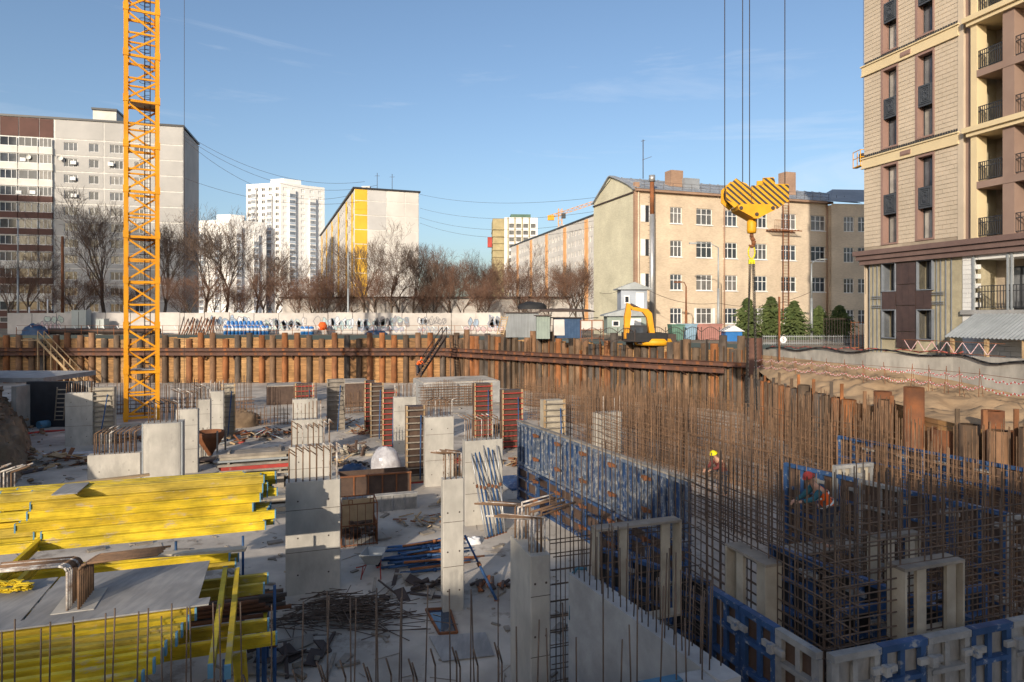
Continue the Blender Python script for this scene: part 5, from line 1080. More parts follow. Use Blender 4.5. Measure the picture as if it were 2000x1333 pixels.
for i in range(13): p = A+d3*(.2+.21*i)+Vector((rr.uniform(-.1,.1), rr.uniform(-.1,.1), 0)); h = rr.uniform(.7,1.5); o = inst('starter_bar', sbm[.010], (p.x,p.y,3.16), t3, 0, (1,1,h)); o.rotation_euler = (rr.uniform(-.03,.03), rr.uniform(-.03,.03), 0)
ws = MB().bar(A+Vector((0,.05,3.19)), B+Vector((-.5,-.1,3.19)), .16, .02); tag(ws.build('waterstop_strip', mat('waterstop', (.05,.16,.26), None, 3, .5, 0)), 'blue waterstop strip along the near wall top', 'strip')
hz_ = MB(); q = Vector((1.2,12.3,3.25)); hz_.path([q+Vector((-.12,0,-.9)), q+Vector((-.1,.02,-.1)), q+Vector((0,.03,.03)), q+Vector((.18,.05,.02))], .03, 8); tag(hz_.build('hose', mat('hose_blue', (.06,.16,.22), None, 3, .5, 0)), 'short blue hose hanging over the end of the grey wall', 'hose')
# ================================================================ loose things on the slab
def wheelbarrow(p, label, tub, leg, rz=0.0, s=1.0):
    t = thing('wheelbarrow', p, label, 'wheelbarrow'); X = lambda x, y, z: Vector((p.x+(x*math.cos(rz)-y*math.sin(rz))*s, p.y+(x*math.sin(rz)+y*math.cos(rz))*s, p.z+z*s))
    m = MB(); lo = [X(*k) for k in ((-.18,-.25,.38),(.18,-.25,.38),(.18,.3,.36),(-.18,.3,.36))]; hi = [X(*k) for k in ((-.34,-.42,.72),(.34,-.42,.72),(.31,.5,.66),(-.31,.5,.66))]; li = [a.lerp(b, .93)+Vector((0,0,.0)) for a, b in zip([sum(hi, Vector())/4]*4, hi)]
    m.add(lo+hi, [(3,2,1,0)]+[(i, (i+1)%4, (i+1)%4+4, i+4) for i in range(4)]); m.add([v+Vector((0,0,.02)) for v in lo]+li, [(0,1,2,3)]+[(i+4, (i+1)%4+4, (i+1)%4, i) for i in range(4)])
    for i in range(4): m.tube(hi[i], hi[(i+1)%4], .018*s, .018*s, 6)
    m.build('tub', M[tub], t); f = MB()
    for q in (-1, 1): f.path([X(q*.3,-1.0,.58), X(q*.26,-.3,.36), X(q*.1,.62,.2)], .017*s, 6); f.path([X(q*.26,-.3,.36), X(q*.3,-.42,0)], .017*s, 6); f.path([X(q*.2,-.05,.34), X(q*.3,-.4,.05)], .014*s, 6)
    f.build('frame', M[leg], t); w_ = MB(); a, b = X(-.05,.66,.19), X(.05,.66,.19); w_.tube(a, b, .19*s, .19*s, 18); w_.build('wheel', M['rubber'], t); return t
wheelbarrow(F(730,1122), 'grey wheelbarrow with red legs standing on the shaded slab', 'galv', 'red')
wheelbarrow(F(823,918), 'red wheelbarrow beside the dark ladder form', 'red', 'red', .6)
def bin_cage(c, w_, d_, h_, label):
    t = thing('mesh_bin', c, label, 'bin'); f = MB()
    K = lambda x, y, z: c+ux_*x*w_/2+uy_*y*d_/2+Vector((0,0,z))
    for x, y in ((-1,-1),(1,-1),(1,1),(-1,1)): f.tube(K(x,y,0), K(x,y,h_), .022, .022, 6)
    for z in (.05, h_*.5, h_): 
        for a, b in (((-1,-1),(1,-1)),((1,-1),(1,1)),((1,1),(-1,1)),((-1,1),(-1,-1))): f.tube(K(*a,z), K(*b,z), .022, .022, 6)
    f.build('frame', M['rust'], t); m = MB()
    for k in range(1, 9):
        q = -1+2*k/9
        for s in (-1, 1): m.tube(K(q,s,0), K(q,s,h_*.5 if k % 2 else h_*.98), .01, .01, 5); m.tube(K(s,q,0), K(s,q,h_*.5), .01, .01, 5)
    m.build('mesh_bars', M['rust'], t)
    for q in (-.6, .6): MB().path([K(q,-1,h_), K(q,-1,h_+.16), K(q+.2,-1,h_+.16), K(q+.2,-1,h_)], .015, 6).build('lifting_eye', M['rust'], t)
    s = MB(); r2 = random.Random(2)
    for k in range(26): a = c+Vector((r2.uniform(-.4,.4)*w_, r2.uniform(-.35,.35)*d_, r2.uniform(.1,.7))); s.box(a, (r2.uniform(.1,.5), r2.uniform(.1,.4), r2.uniform(.02,.12)), r2.uniform(0,3))
    s.build('scrap', M['ply_brown'], t, 'stuff'); MB().box(c+ux_*.0+uy_*.1+Vector((0,0,.95)), (w_*.9,.04,1.0), GR).build('lining', M['wood'], t)
bin_cage(F(702,1066)+uy_*.5, 1.2, 1.1, 1.45, 'rusty wire mesh scrap bin right of the large half shaded column')
pt_ = thing('prop_pile', F(805,1095), 'pile of blue and rusty steel props lying on the shaded slab', 'props'); r2 = random.Random(5)
for i in range(26):
    a = F(742+r2.uniform(-6,60), 1075+i*1.9+r2.uniform(-3,3)); a.z = .06+.1*(i % 3); d = (ux_+uy_*r2.uniform(-.12,.18)).normalized(); L_ = r2.uniform(1.7,2.6); m = MB().tube(a, a+d*L_*.6, .04, .04, 8).tube(a+d*L_*.6, a+d*L_, .03, .03, 8).tube(a+d*(L_*.58), a+d*(L_*.64), .06, .06, 8); m.build('prop', M['prop_blue' if i % 5 else 'rust'], pt_)
for i in range(7):
    a = F(950+i*6, 1052-i*2); c = F(946, 1024); b = Vector((c.x-.55+.17*i, c.y-.05, 3.0-.08*(i % 3))); t = prop('leaning_prop', a, b, ('blue steel prop leaning on the column, ' + ('leftmost','second from left','third from left','middle','third from right','second from right','rightmost')[i]+' of seven'), 'prop_blue' if i % 3 else 'steel', .035)
prop('leaning_prop', F(970,1173), P(908,1046,19.6), 'single blue prop leaning diagonally right of the slender pier')
sp = MB(); r2 = random.Random(8); c = F(645,1210)
for i in range(260):
    a = c+Vector((r2.gauss(0,.75), r2.gauss(0,.42), 0)); a.z = .03+.42*max(0, 1-((a.x-c.x)/1.7)**2)*r2.random(); an = r2.gauss(.1,.55); L_ = r2.uniform(.5,1.5); d = Vector((math.cos(an), math.sin(an)*.8, r2.uniform(-.12,.16))); b = a+d*L_; b.z = max(b.z, .02); sp.tube(a, b, .011, .011, 5, False)
tag(sp.build('rebar_scrap', M['rebar_dark']), 'tangled heap of scrap rebar rods before the large column', 'scrap', kind='stuff')
# sump with water, plate over it
sm = thing('sump', F(862,1215), 'rectangular sump of dark water in the slab', 'sump'); q = [F(832,1193), F(878,1190), F(893,1238), F(858,1240)]
MB().add([v+Vector((0,0,.004)) for v in q], [(0,1,2,3)]).build('water', mat('water', (.03,.05,.08), None, 2, .05, 0, dirt=0, spec=.8), sm)
for a, b in zip(q, q[1:]+q[:1]): MB().bar(a+Vector((0,0,.03)), b+Vector((0,0,.03)), .05, .06).build('edge', M['rust'], sm)
q = [F(838,1246), F(948,1238), F(966,1283), F(864,1295)]; tag(MB().prism([(v.x, v.y) for v in q], ((0,0,.02),(1,0,0),(0,1,0)), .02).build('cover_sheet', M['ply']), 'grey sheet lying on the slab beside the sump', 'board')
# timber and panel stacks
def stack(label, c, L_, n, mats, w_=.9, th=.12, along=None, seed=1, name='timber_stack', dr=.05):
    r3 = random.Random(seed); t = thing(name, c, label, 'stack'); z = 0; rz0 = GR if along is None else along
    for i in range(n):
        m = mats[i % len(mats)]; h = th*r3.uniform(.6,1.3)
        for k in range(3): p = c+Vector((r3.uniform(-dr,dr), 0, z+h/2))+uy_*((k-1)*w_/3); MB().box(p, (L_*r3.uniform(.9,1.04), w_/3*.9, h), rz0+r3.uniform(-dr,dr)*.6).build('plank', M[m], t)
        z += h+.01
        if i % 3 == 2:
            for s in (-.35,.35): MB().box(c+ux_*s*L_+Vector((0,0,z+.04)), (.1, w_, .08), rz0).build('bearer', M['wood_grey'], t)
            z += .09
stack('tall stack of grey corrugated sheets and timber left of the centre columns', F(497,938)+uy_*.5, 3.3, 9, ('wood_grey','galv','wood_pale','wood_grey','red'), 1.2, .13, seed=1)
stack('weathered timbers lying behind the yellow girder stack', F(492,952), 3.0, 3, ('wood_grey','ply_black'), .8, .16, seed=2)
stack('grey deck panels lying left of the large column', F(560,1000)+uy_*.4, 2.0, 4, ('galv','wood_pale'), 1.3, .12, seed=3)
stack('low stack of boards before the concrete skip', F(470,905), 2.6, 3, ('galv','wood_grey'), 1.0, .1, seed=4)
stack('flat red form panels beside the red wheelbarrow', F(812,940), 1.0, 2, ('red','wood'), .9, .06, seed=6)
stack('boards and beams lying behind the scrap bin', F(880,930), 1.2, 3, ('wood_grey','wood'), .7, .1, seed=7)
def heap(label, c, n, r0, mats, szs, name='formwork_heap', seed=1, h=.7):
    r3 = random.Random(seed); t = thing(name, c, label, 'heap')
    for i in range(n):
        a = r3.uniform(0,6.28); q = r3.random()**.6*r0; z = h*(1-q/r0)*r3.random()+.08; s = r3.choice(szs); o = inst('piece', MB().box((0,0,0), s).mesh('piece', M[r3.choice(mats)]), c+Vector((math.cos(a)*q, math.sin(a)*q*.7, z)), t, rot=(r3.uniform(-.5,.5), r3.uniform(-.5,.5), r3.uniform(0,3)))
heap('heap of formwork offcuts and clamps at the centre', F(692,888), 46, 1.15, ('wood_grey','ply_brown','wood_pale','grey_form'), ((.5,.12,.12),(.3,.3,.06),(.9,.1,.1),(.12,.12,.5)), seed=1)
heap('low heap of dark clamps left of the wrapped pallet', F(690,912), 30, .9, ('ply_black','iron','wood_grey'), ((.3,.08,.08),(.2,.2,.06)), seed=2, h=.35)
heap('brown sticks strewn beyond the centre columns', F(650,826), 34, 1.8, ('wood','rust','wood_grey'), ((1.2,.05,.05),(.7,.08,.05)), seed=3, h=.3)
heap('pile of timber scraps and red boards left of the centre row', F(470,858), 46, 2.6, ('wood','wood_grey','red','rust','galv'), ((1.0,.08,.05),(.6,.3,.04),(.4,.1,.1)), seed=4, h=.45)
heap('scattered boards before the far left bank', F(100,905), 60, 3.2, ('wood_grey','rust','wood','iron'), ((2.0,.08,.05),(1.2,.2,.04),(.5,.1,.1)), seed=5, h=.35)
heap('scattered offcuts around the scrap bin', F(830,1020), 26, 1.2, ('wood','wood_grey','rust'), ((.6,.06,.04),(.3,.15,.03)), seed=6, h=.1)
heap('rusty brackets lying by the diagonal prop', F(960,1150), 14, .6, ('rust','iron'), ((.4,.08,.06),(.2,.15,.05)), seed=7, h=.2)
def lump(label, c, sx, sy, sz, m, name, cat, seed=1, amp=.25):
    from mathutils import noise
    mb = MB(); n, k = 18, 10; vs = []
    for j in range(k+1):
        for i in range(n):
            a, b = 2*math.pi*i/n, math.pi/2*j/k; d = Vector((math.cos(a)*math.cos(b), math.sin(a)*math.cos(b), math.sin(b))); q = 1+amp*noise.noise(d*2.3+Vector((seed*7,0,0)))+amp*.5*noise.noise(d*6+Vector((seed,3,0)))
            vs.append((c.x+d.x*sx*q, c.y+d.y*sy*q, c.z+d.z*sz*q-.02))
    mb.add(vs, [(j*n+i, j*n+(i+1)%n, (j+1)*n+(i+1)%n, (j+1)*n+i) for j in range(k) for i in range(n)], True); return tag(mb.build(name, M[m]), label, cat)
lump('pallet load wrapped in shiny clear film', F(755,918)+uy_*.5, .8, .6, 1.15, 'film', 'wrapped_pallet', 'pallet', 1, .12)
lump('dark blue tarpaulin bundle left of the wrapped pallet', F(690,921), .65, .45, .42, 'tarp', 'tarp_bundle', 'tarpaulin', 2, .3)
lump('heap of dark earth beyond the concrete skip', F(476,832), 1.1, 1.0, 1.15, 'earth', 'earth_heap', 'heap', 3, .25)
lump('white plastic bag lying at the foot of the propped column', F(925,1060), .28, .25, .22, 'white', 'plastic_bag', 'bag', 4, .35)
lump('crumpled pale sheet lying before the left concrete column', F(150,888), 2.2, .7, .14, 'film', 'plastic_sheet', 'sheet', 5, .4)
def box_form(c, w_, d_, h_, label, m, rib, n):
    t = thing('box_form', c, label, 'formwork')
    for s in (-1, 1): MB().box(c+uy_*s*d_/2+Vector((0,0,h_/2)), (w_, .05, h_), GR).build('side_board', M[m], t); MB().box(c+ux_*s*(w_/2-.03)+Vector((0,0,h_/2)), (.05, d_-.05, h_), GR).build('end_board', M[m], t)
    for k in range(n+1): p = c-uy_*(d_/2+.05)+ux_*(w_*(k/n-.5)); MB().box(p+Vector((0,0,h_/2)), (.06,.05,h_), GR).build('rib', M[rib], t)
    MB().box(c-uy_*(d_/2+.03)+Vector((0,0,h_+.03)), (w_+.1,.14,.06), GR).build('top_rail', M[rib], t)
box_form(F(733,966)+uy_*.6, 3.1, 1.2, .85, 'large brown plywood box form with rusty ribs at the centre', 'ply_brown', 'rust', 5)
box_form(F(743,1001)+uy_*.3, 2.9, .4, .62, 'low grey framed form lying behind the scrap bin', 'ply', 'grey_form', 6)
bf = F(1003,945); o = inst('form_panel', MB().box((0,0,.05), (1.0,2.4,.1)).mesh('form_panel', M['blue']), bf, None, GR); tag(o, 'flat blue form panel lying left of the large blue wall form', 'formwork')
# concrete skip on legs
c = F(405,905)+Vector((0,.3,0)); sk = thing('concrete_skip', c, 'rusty concrete skip on legs beside the narrow column', 'skip')
MB().lathe(c, [(.12,.35),(.18,.5),(.72,1.35),(.75,1.65),(.7,1.65),(.66,1.36),(.1,.5)], 20).build('hopper', M['rust'], sk)
for x, y in ((-.62,-.5),(.62,-.5),(.62,.5),(-.62,.5)): MB().bar(c+Vector((x,y,0)), c+Vector((x,y,1.75)), .07,.07).build('leg', M['wood_grey'], sk)
MB().box(c+Vector((0,0,.15)), (1.3,1.1,.06)).build('base', M['iron'], sk)
# ladders
def ladder(a, b, w_, n, label, m='wood_pale', side=(1,0,0)):
    a, b = Vector(a), Vector(b); s = Vector(side).normalized()*w_/2; t = thing('ladder', a, label, 'ladder')
    for q in (-1, 1): MB().bar(a+s*q, b+s*q, .07, .05).build('rail', M[m], t)
    for i in range(n): p = a.lerp(b, (i+.5)/n); MB().bar(p-s, p+s, .05, .06).build('rung', M[m], t)
ladder(F(114,832), P(121,757,44.5), .62, 9, 'pale wooden ladder leaning on the black membrane wall')
ladder(P(977,654,60.5), P(986,618,61.5), .6, 8, 'wooden ladder leaning on the corrugated shed', 'wood')
# basement wall with membrane at left
mw = thing('membrane_wall', (-34, 46.6, 0), 'basement wall covered with black membrane beyond the earth bank', 'wall')
MB().box((-32.0,47.2,1.6), (4.6,.4,3.2)).build('membrane', M['membrane'], mw); MB().box((-34.2,46.4,1.5), (.35,1.4,3.0)).build('concrete_edge', M['concrete'], mw); MB().box((-40.2,50.5,3.25), (13.5,6,.34)).build('slab_edge', M['concrete_new'], mw)
tag(MB().tube(F(75,838)+Vector((0,0,.25)), F(95,835)+Vector((0,0,.25)), .28, .28, 14).build('pipe_piece', mat('pipe_blue', (.10,.24,.36), None, 3, .5, 0)), 'short pale blue pipe piece lying at the bank foot', 'pipe')
hs_ = MB(); hs_.path([F(20,858), F(60,852)+Vector((0,0,.2)), F(85,846)+Vector((0,0,.1)), F(130,841)], .07, 7); tag(hs_.build('red_hose', M['red']), 'red hose running along the bank foot to the left column', 'hose')
# stairs down from the street
def stairs(label, top, bot, w_, n, m, rail, name='stairs', across=(0,-1,0), landing=None):
    top, bot = Vector(top), Vector(bot); d = bot-top; s = Vector(across).normalized()*w_/2; t = thing(name, bot, label, 'stairs')
    for q in (-1, 1): MB().bar(top+s*q, bot+s*q, .06, .26).build('stringer', M[m], t); MB().bar(top+s*q+Vector((0,0,1)), bot+s*q+Vector((0,0,1)), .06, .08).build('handrail', M[rail], t)
    for i in range(n): p = top+d*((i+.5)/n); h = Vector((d.x, d.y, 0)).normalized()*.14; MB().bar(p-s, p+s, .28, .04).build('tread', M[m], t)
    for k in (0, .33, .66, 1):
        for q in (-1, 1): p = top+d*k+s*q; MB().bar((p.x,p.y,0 if name == 'stairs' else p.z), (p.x,p.y,p.z+1.0), .09, .09).build('post', M[rail], t)
    if landing: c, sx, sy = landing; MB().box(c, (sx,sy,.08)).build('landing', M[m], t)
    return t
a = P(80,664,75.6); b = P(158,742,74.0); stairs('wooden stairs with landing against the far left pile wall', (a.x,a.y,5.0), (b.x,b.y,.4), 1.0, 16, 'wood', 'wood', landing=((a.x-.9,a.y,5.0),1.9,1.1))
a = P(868,652,73.5); b = P(818,765,66.0); stairs('steel stairs descending from the corner of the pile walls', (a.x,a.y,5.5), (b.x,b.y,1.9), .9, 18, 'iron', 'iron', 'steel_stairs', (.6,-.8,0))
# rack of rods under the rear stack
rk = thing('rod_rack', gp(-.2, 3.6, 0), 'bundle of rusty pipes stored below the rear yellow stack', 'pipes'); r2 = random.Random(31)
for i in range(34):
    a = gp(-2.6+r2.uniform(-.2,.2), 3.3+.09*(i % 9)+r2.uniform(-.03,.03), 1.5+.1*(i//9)+r2.uniform(-.02,.02)); MB().tube(a, a+ux_*r2.uniform(3.2,3.9)+uy_*r2.uniform(-.08,.08), .045, .045, 7).build('pipe', M['rebar_dark' if i % 3 else 'rust'], rk)
for s in (-2.2, .9): MB().bar(gp(s,3.1,1.4), gp(s,4.4,1.4), .1, .1).build('bearer', M['girder'], rk); MB().bar(gp(s,3.2,0), gp(s,3.2,1.36), .08,.08).build('leg', M['prop_blue'], rk); MB().bar(gp(s,4.3,0), gp(s,4.3,1.36), .08,.08).build('leg', M['prop_blue'], rk)
for i in range(4): girder(4.9, gp(-2.2+r2.uniform(-.2,.25), 4.55+.16*i, 2.3-.22*(i % 2)), GR+r2.uniform(-.01,.01), 'yellow girder on the shelf below the rear stack, '+nth(i)+' from the front', 'girders on the lower shelf')
# ================================================================ street-level things along the fence
def cyl_group(px0, px1, py, n, D, cols, label, group, h, r, name, cat):
    for i in range(n):
        px = px0+(px1-px0)*i/max(1, n-1); p = P(px, py, D); t = thing(name, (p.x, p.y, GZ), label+', '+nth(i)+' from the left', cat, group); m = M[cols[i % len(cols)]]
        MB().lathe((p.x,p.y,GZ), [(0,0),(r,0),(r,h*.9),(r*.6,h*.97),(r*.25,h),(0,h)], 12).build('body', m, t); MB().tube((p.x,p.y,GZ+h*.38),(p.x,p.y,GZ+h*.7), r*1.05, r*1.05, 12).build('label_band', M['white'], t)
M['can_blue'] = mat('can_blue', (.03,.16,.42), (.025,.12,.33), 3, .45, 0, dirt=.1)
cyl_group(440,522,640,12,79.2,('can_blue',),'blue barrel with white band in the row before the graffiti', 'blue barrels by the fence', 1.15, .2, 'barrel', 'barrel')
cyl_group(446,510,640,9,79.9,('can_blue',),'blue barrel in the rear row before the graffiti', 'blue barrels in the rear row', 1.65, .2, 'barrel', 'barrel')
cyl_group(592,608,640,3,79.4,('can_blue',),'small blue canister left of the orange mixer', 'blue canisters by the mixer', 1.0, .3, 'canister', 'canister')
for i in range(15):
    px = 350+i*4.6; a = P(px, 655, 79.0); a.z = GZ; b = a+Vector((r2.uniform(-.3,.5), 1.3, 1.9+r2.uniform(-.25,.25))); o = MB().tube(a, b, .07, .07, 6).build('steel_rod', M['rust' if i % 3 else 'iron']); tag(o, 'steel post leaning on the fence left of the barrels, '+nth(i)+' from the left', 'post', 'posts leaning on the fence')
a, b = P(96,643,79), P(312,643,79); a.z = b.z = GZ+.42; pp = thing('steel_pipe', (a.x,a.y,GZ), 'long dark steel pipe lying along the pit edge at left', 'pipe'); MB().tube(a, b, .36, .36, 16).build('shaft', M['iron'], pp)
for k in (.1, .5, .9): q = a.lerp(b, k); MB().box((q.x,q.y,GZ+.03), (.3,1.0,.06)).build('chock', M['wood_grey'], pp)
def cabinet(px0, px1, top, D, m, label):
    a, b = P(px0, top, D), P(px1, top, D); t = thing('cabinet', ((a.x+b.x)/2, D, GZ), label, 'cabinet'); h = a.z-GZ
    MB().box(((a.x+b.x)/2, D, GZ+h/2), (b.x-a.x, 1.0, h)).build('housing', M[m], t); MB().box(((a.x+b.x)/2, D-.52, GZ+h/2), (.03,.03,h*.9)).build('door_seam', M['iron'], t); MB().box(((a.x+b.x)/2, D, GZ+h+.03), (b.x-a.x+.1, 1.1, .06)).build('lid', M[m], t)
M['cab_grey'] = mat('cab_grey', (.44,.47,.45), (.38,.41,.39), 1, .5, 0); cabinet(145,173,607,80,'cab_grey','tall pale green electrical cabinet before the fence at left'); cabinet(192,208,624,79.5,'cab_grey','small pale transformer box left of the crane mast')
lump('blue tarpaulin covered heap at the top of the wooden stairs', P(70, 655, 78.5)*1.0+Vector((0,0,GZ-P(70,655,78.5).z)), 1.5, .9, 1.15, 'tarp', 'tarp_heap', 'tarpaulin', 8, .3)
lump('dark blue covered heap under the graffiti at the centre', Vector((P(735,650,79).x,79,GZ)), 1.4, .6, .55, 'tarp', 'tarp_heap', 'tarpaulin', 9, .3)
p = Vector((P(630,640,79.3).x, 79.3, GZ)); mxr = thing('concrete_mixer', p, 'orange concrete mixer before the graffiti wall', 'mixer'); MB().lathe(p+Vector((0,0,.5)), [(.1,0),(.5,.15),(.55,.6),(.3,1.0),(.26,1.0)], 14).build('drum', M['orange'], mxr); MB().bar(p+Vector((-.7,0,0)), p+Vector((-.4,0,.8)), .08,.08).bar(p+Vector((.7,0,0)), p+Vector((.4,0,.8)), .08,.08).bar(p+Vector((-.8,.2,.3)), p+Vector((.8,.2,.3)), .08,.08).build('frame', M['iron'], mxr)
# low guard rail along the pit edge
gr2 = thing('guard_rail', (-30, 77.9, GZ), 'thin rusty guard rail with tape along the pit edge', 'railing'); m1, m2 = MB(), MB()
for i in range(34): x = -58+i*1.9; m1.bar((x,77.9,GZ),(x,77.9,GZ+1.1),.05,.05)
for z in (.55,1.1): m1.bar((-58,77.9,GZ+z),(6,77.9,GZ+z),.035,.035)
m1.build('bars', M['rust'], gr2)
for i in range(0, 150, 4): x = -58+i*.42; m2.bar((x,77.87,GZ+1.08),(x+.2,77.87,GZ+.62 if i % 2 else GZ+.75),.012,.07)
m2.build('tape', M['white'], gr2, 'stuff')
# lamp posts and poles
def lamp(px, top, D, label, arm=(1.6,0), m='galv'):
    p = P(px, HZ, D); zt = EYE+(HZ-top)/FPX*D; t = thing('street_lamp', (p.x,D,GZ), label, 'lamp'); MB().tube((p.x,D,GZ),(p.x,D,GZ+(zt-GZ)*.55),.14,.12,8).tube((p.x,D,GZ+(zt-GZ)*.55),(p.x,D,zt),.09,.07,8).build('pole', M[m], t)
    if arm[0]: e = Vector((p.x-arm[0],D,zt+.45)); MB().path([Vector((p.x,D,zt)), Vector((p.x-arm[0]*.35,D,zt+.4)), e], .045, 6).build('arm', M[m], t); MB().box(e-Vector((.3,0,.02)), (.75,.28,.14)).build('head', M[m], t)
lamp(1403,484,66,'tall street lamp with curved arm left of the hanging chains',(2.2,0)); lamp(1585,516,64,'street lamp with curved arm before the shaded school wing',(-1.4,0)); lamp(680,492,84,'grey lighting pole before the yellow end strip',(0,0)); lamp(35,430,88,'slim grey pole before the balcony bands',(0,0)); lamp(1340,560,65,'short dark pole between school windows',(.5,0),'rust'); lamp(57,600,84,'short white flag pole at far left',(0,0),'white'); lamp(93,585,84,'white flag pole right of its shorter twin',(0,0),'white')
pz_ = P(1522,HZ,50.0); sg = thing('number_sign', (pz_.x,50,GZ), 'round white sign with black 5 on a rusty post', 'sign'); MB().bar((pz_.x,50,4.5),(pz_.x,50,EYE+(HZ-580)/FPX*50),.12,.12).build('post', M['rust'], sg)
c = P(1530,664,49.85); MB().tube(c, c+Vector((0,.02,0)), .25, .25, 24).build('disc', M['white'], sg)
fc_ = bpy.data.curves.new('digit', 'FONT'); fc_.body = '5'; fc_.size = .42; fc_.align_x = 'CENTER'; fc_.align_y = 'CENTER'; fc_.extrude = .004; fq = bpy.data.objects.new('digit', fc_); COL.objects.link(fq); bpy.context.view_layer.update(); dm_ = bpy.data.meshes.new_from_object(fq.evaluated_get(bpy.context.evaluated_depsgraph_get())); bpy.data.objects.remove(fq); fo = bpy.data.objects.new('digit', dm_); COL.objects.link(fo); dm_.materials.clear(); dm_.materials.append(M['black']); fo.parent = sg; fo.location = c+Vector((0,-.012,0))-ORG[sg.name]; fo.rotation_euler = (rad(90),0,0)
# gatehouse, shed, containers
def hut(px0, px1, py0, py1, D, label, m, roof, name, legs=0.0):
    a, b = P(px0,py0,D), P(px1,py1,D); t = thing(name, ((a.x+b.x)/2,D,GZ), label, 'hut'); w_ = b.x-a.x; cx_ = (a.x+b.x)/2; z0 = max(b.z, GZ); z1 = a.z
    MB().box((cx_,D+1.2,(z0+z1)/2), (w_,2.4,z1-z0)).build('wall', M[m], t); MB().prism([(-w_/2-.35,0),(w_/2+.35,0),(w_/2+.35,.12),(0,.75),(-w_/2-.35,.12)], ((cx_,D-.3,z1),(1,0,0),(0,0,1)), -3.0).build('roof', M[roof], t)
    MB().box((cx_-w_*.28,D-.03,z0+(z1-z0)*.58), (w_*.2,.05,(z1-z0)*.34)).build('window', M['frame_white'], t); MB().box((cx_-w_*.28,D-.06,z0+(z1-z0)*.58), (w_*.13,.03,(z1-z0)*.24)).build('pane', M['glass'], t); MB().box((cx_+w_*.22,D-.03,z0+(z1-z0)*.44), (w_*.3,.05,(z1-z0)*.86)).build('door', M['white'], t)
    if legs:
        for s in (-1,1): MB().bar((cx_+s*w_*.42,D+.4,GZ),(cx_+s*w_*.42,D+.4,z0),.15,.15).build('leg', M['iron'], t)
M['siding'] = mat('siding', (.34,.37,.42), (.30,.33,.38), 1, .6, 0, stretch=(.2,.2,9)); hut(1213,1264,566,612,66,'small grey sided guard hut raised on legs beside the flue','siding','galv','guard_hut',1)
M['green_pale'] = mat('green_pale', (.27,.32,.28), (.21,.25,.225), 1, .7, 0); hut(1186,1262,618,652,64,'pale green cabin below the raised guard hut','green_pale','galv','site_cabin')
def shed(px0, px1, top, D, m, label, depth=3.0, rib=True):
    a, b = P(px0,top,D), P(px1,top,D); t = thing('shed', ((a.x+b.x)/2,D,GZ), label, 'shed'); h = a.z-GZ
    MB().box(((a.x+b.x)/2,D+depth/2,GZ+h/2), (b.x-a.x,depth,h)).build('wall', M[m], t); r_ = MB()
    for i in range(int((b.x-a.x)/.3)): r_.box((a.x+.15+i*.3,D-.02,GZ+h/2), (.08,.05,h))
    r_.build('ribs', M[m], t, 'stuff'); MB().box(((a.x+b.x)/2,D+depth/2,GZ+h+.06), (b.x-a.x+.4,depth+.5,.1)).build('roof', M['iron'], t)
shed(988,1052,612,70,'shed','corrugated grey metal shed right of the graffiti fence'); shed(1048,1074,618,66,'green_pale','narrow greenish metal shed beside the grey one',2); shed(1082,1136,622,68,'tarp','blue boarded kiosk behind the white panel',2)
lump('rolled black roofing felt on the shed roof', Vector((P(1040,604,70).x,71,GZ+3.0)), 1.6,.8,.8,'rubber','felt_roll','roofing',3,.2); lump('dark sheeting thrown over the sheds', Vector((P(1105,604,69).x,70,GZ+2.7)), 3.0,.8,.35,'iron','roof_sheeting','roofing',5,.3)
board(P(1092,640,62), 1.0, 1.5, 'white panel leaning before the blue kiosk', 0, 'fence_wall', .05, (rad(78),0,.05))
def gate(px0, px1, py0, D, label, m='rust'):
    a, b = P(px0,py0,D), P(px1,py0,D); t = thing('gate', ((a.x+b.x)/2,D,GZ), label, 'gate'); h = a.z-GZ; f = MB()
    for x in (a.x, (a.x+b.x)/2, b.x): f.bar((x,D,GZ),(x,D,GZ+h),.08,.08)
    for z in (.15,.55,1): f.bar((a.x,D,GZ+h*z),(b.x,D,GZ+h*z),.07,.07)
    f.build('frame', M[m], t); MB().box(((a.x+b.x)/2,D+.06,GZ+h*.76), (b.x-a.x-.1,.03,h*.42)).build('panel', M['fence_wall'], t)
gate(1134,1178,626,60,'rusty framed gate with pale panels right of the kiosk')
def arcs(px0, px1, D, label, zb, n=5, z0=None):
    a, b = P(px0,HZ,D), P(px1,HZ,D); z0 = GZ if z0 is None else z0; t = thing('fence', ((a.x+b.x)/2,D,z0), label, 'fence'); m1 = MB(); w_ = (b.x-a.x)/n
    for k in range(n):
        x0 = a.x+k*w_; m1.path([Vector((x0+w_*j/10, D, z0+zb*.65+zb*.35*math.sin(math.pi*j/10))) for j in range(11)], .03, 5); m1.bar((x0,D,z0),(x0,D,z0+zb),.06,.06)
        for j in range(1, 9): m1.bar((x0+w_*j/9,D,z0+.1),(x0+w_*j/9,D,z0+zb*.62+zb*.35*math.sin(math.pi*j/9)),.018,.018)
    m1.bar((a.x,D,z0+.12),(b.x,D,z0+.12),.04,.04); m1.bar((b.x,D,z0),(b.x,D,z0+zb),.06,.06); m1.build('bars', M['iron'], t)
arcs(1140,1240,58.5,'arched wrought iron fence before the pale cabin',1.25,3); arcs(1265,1440,60,'arched wrought iron fence before the skips',1.3,5)
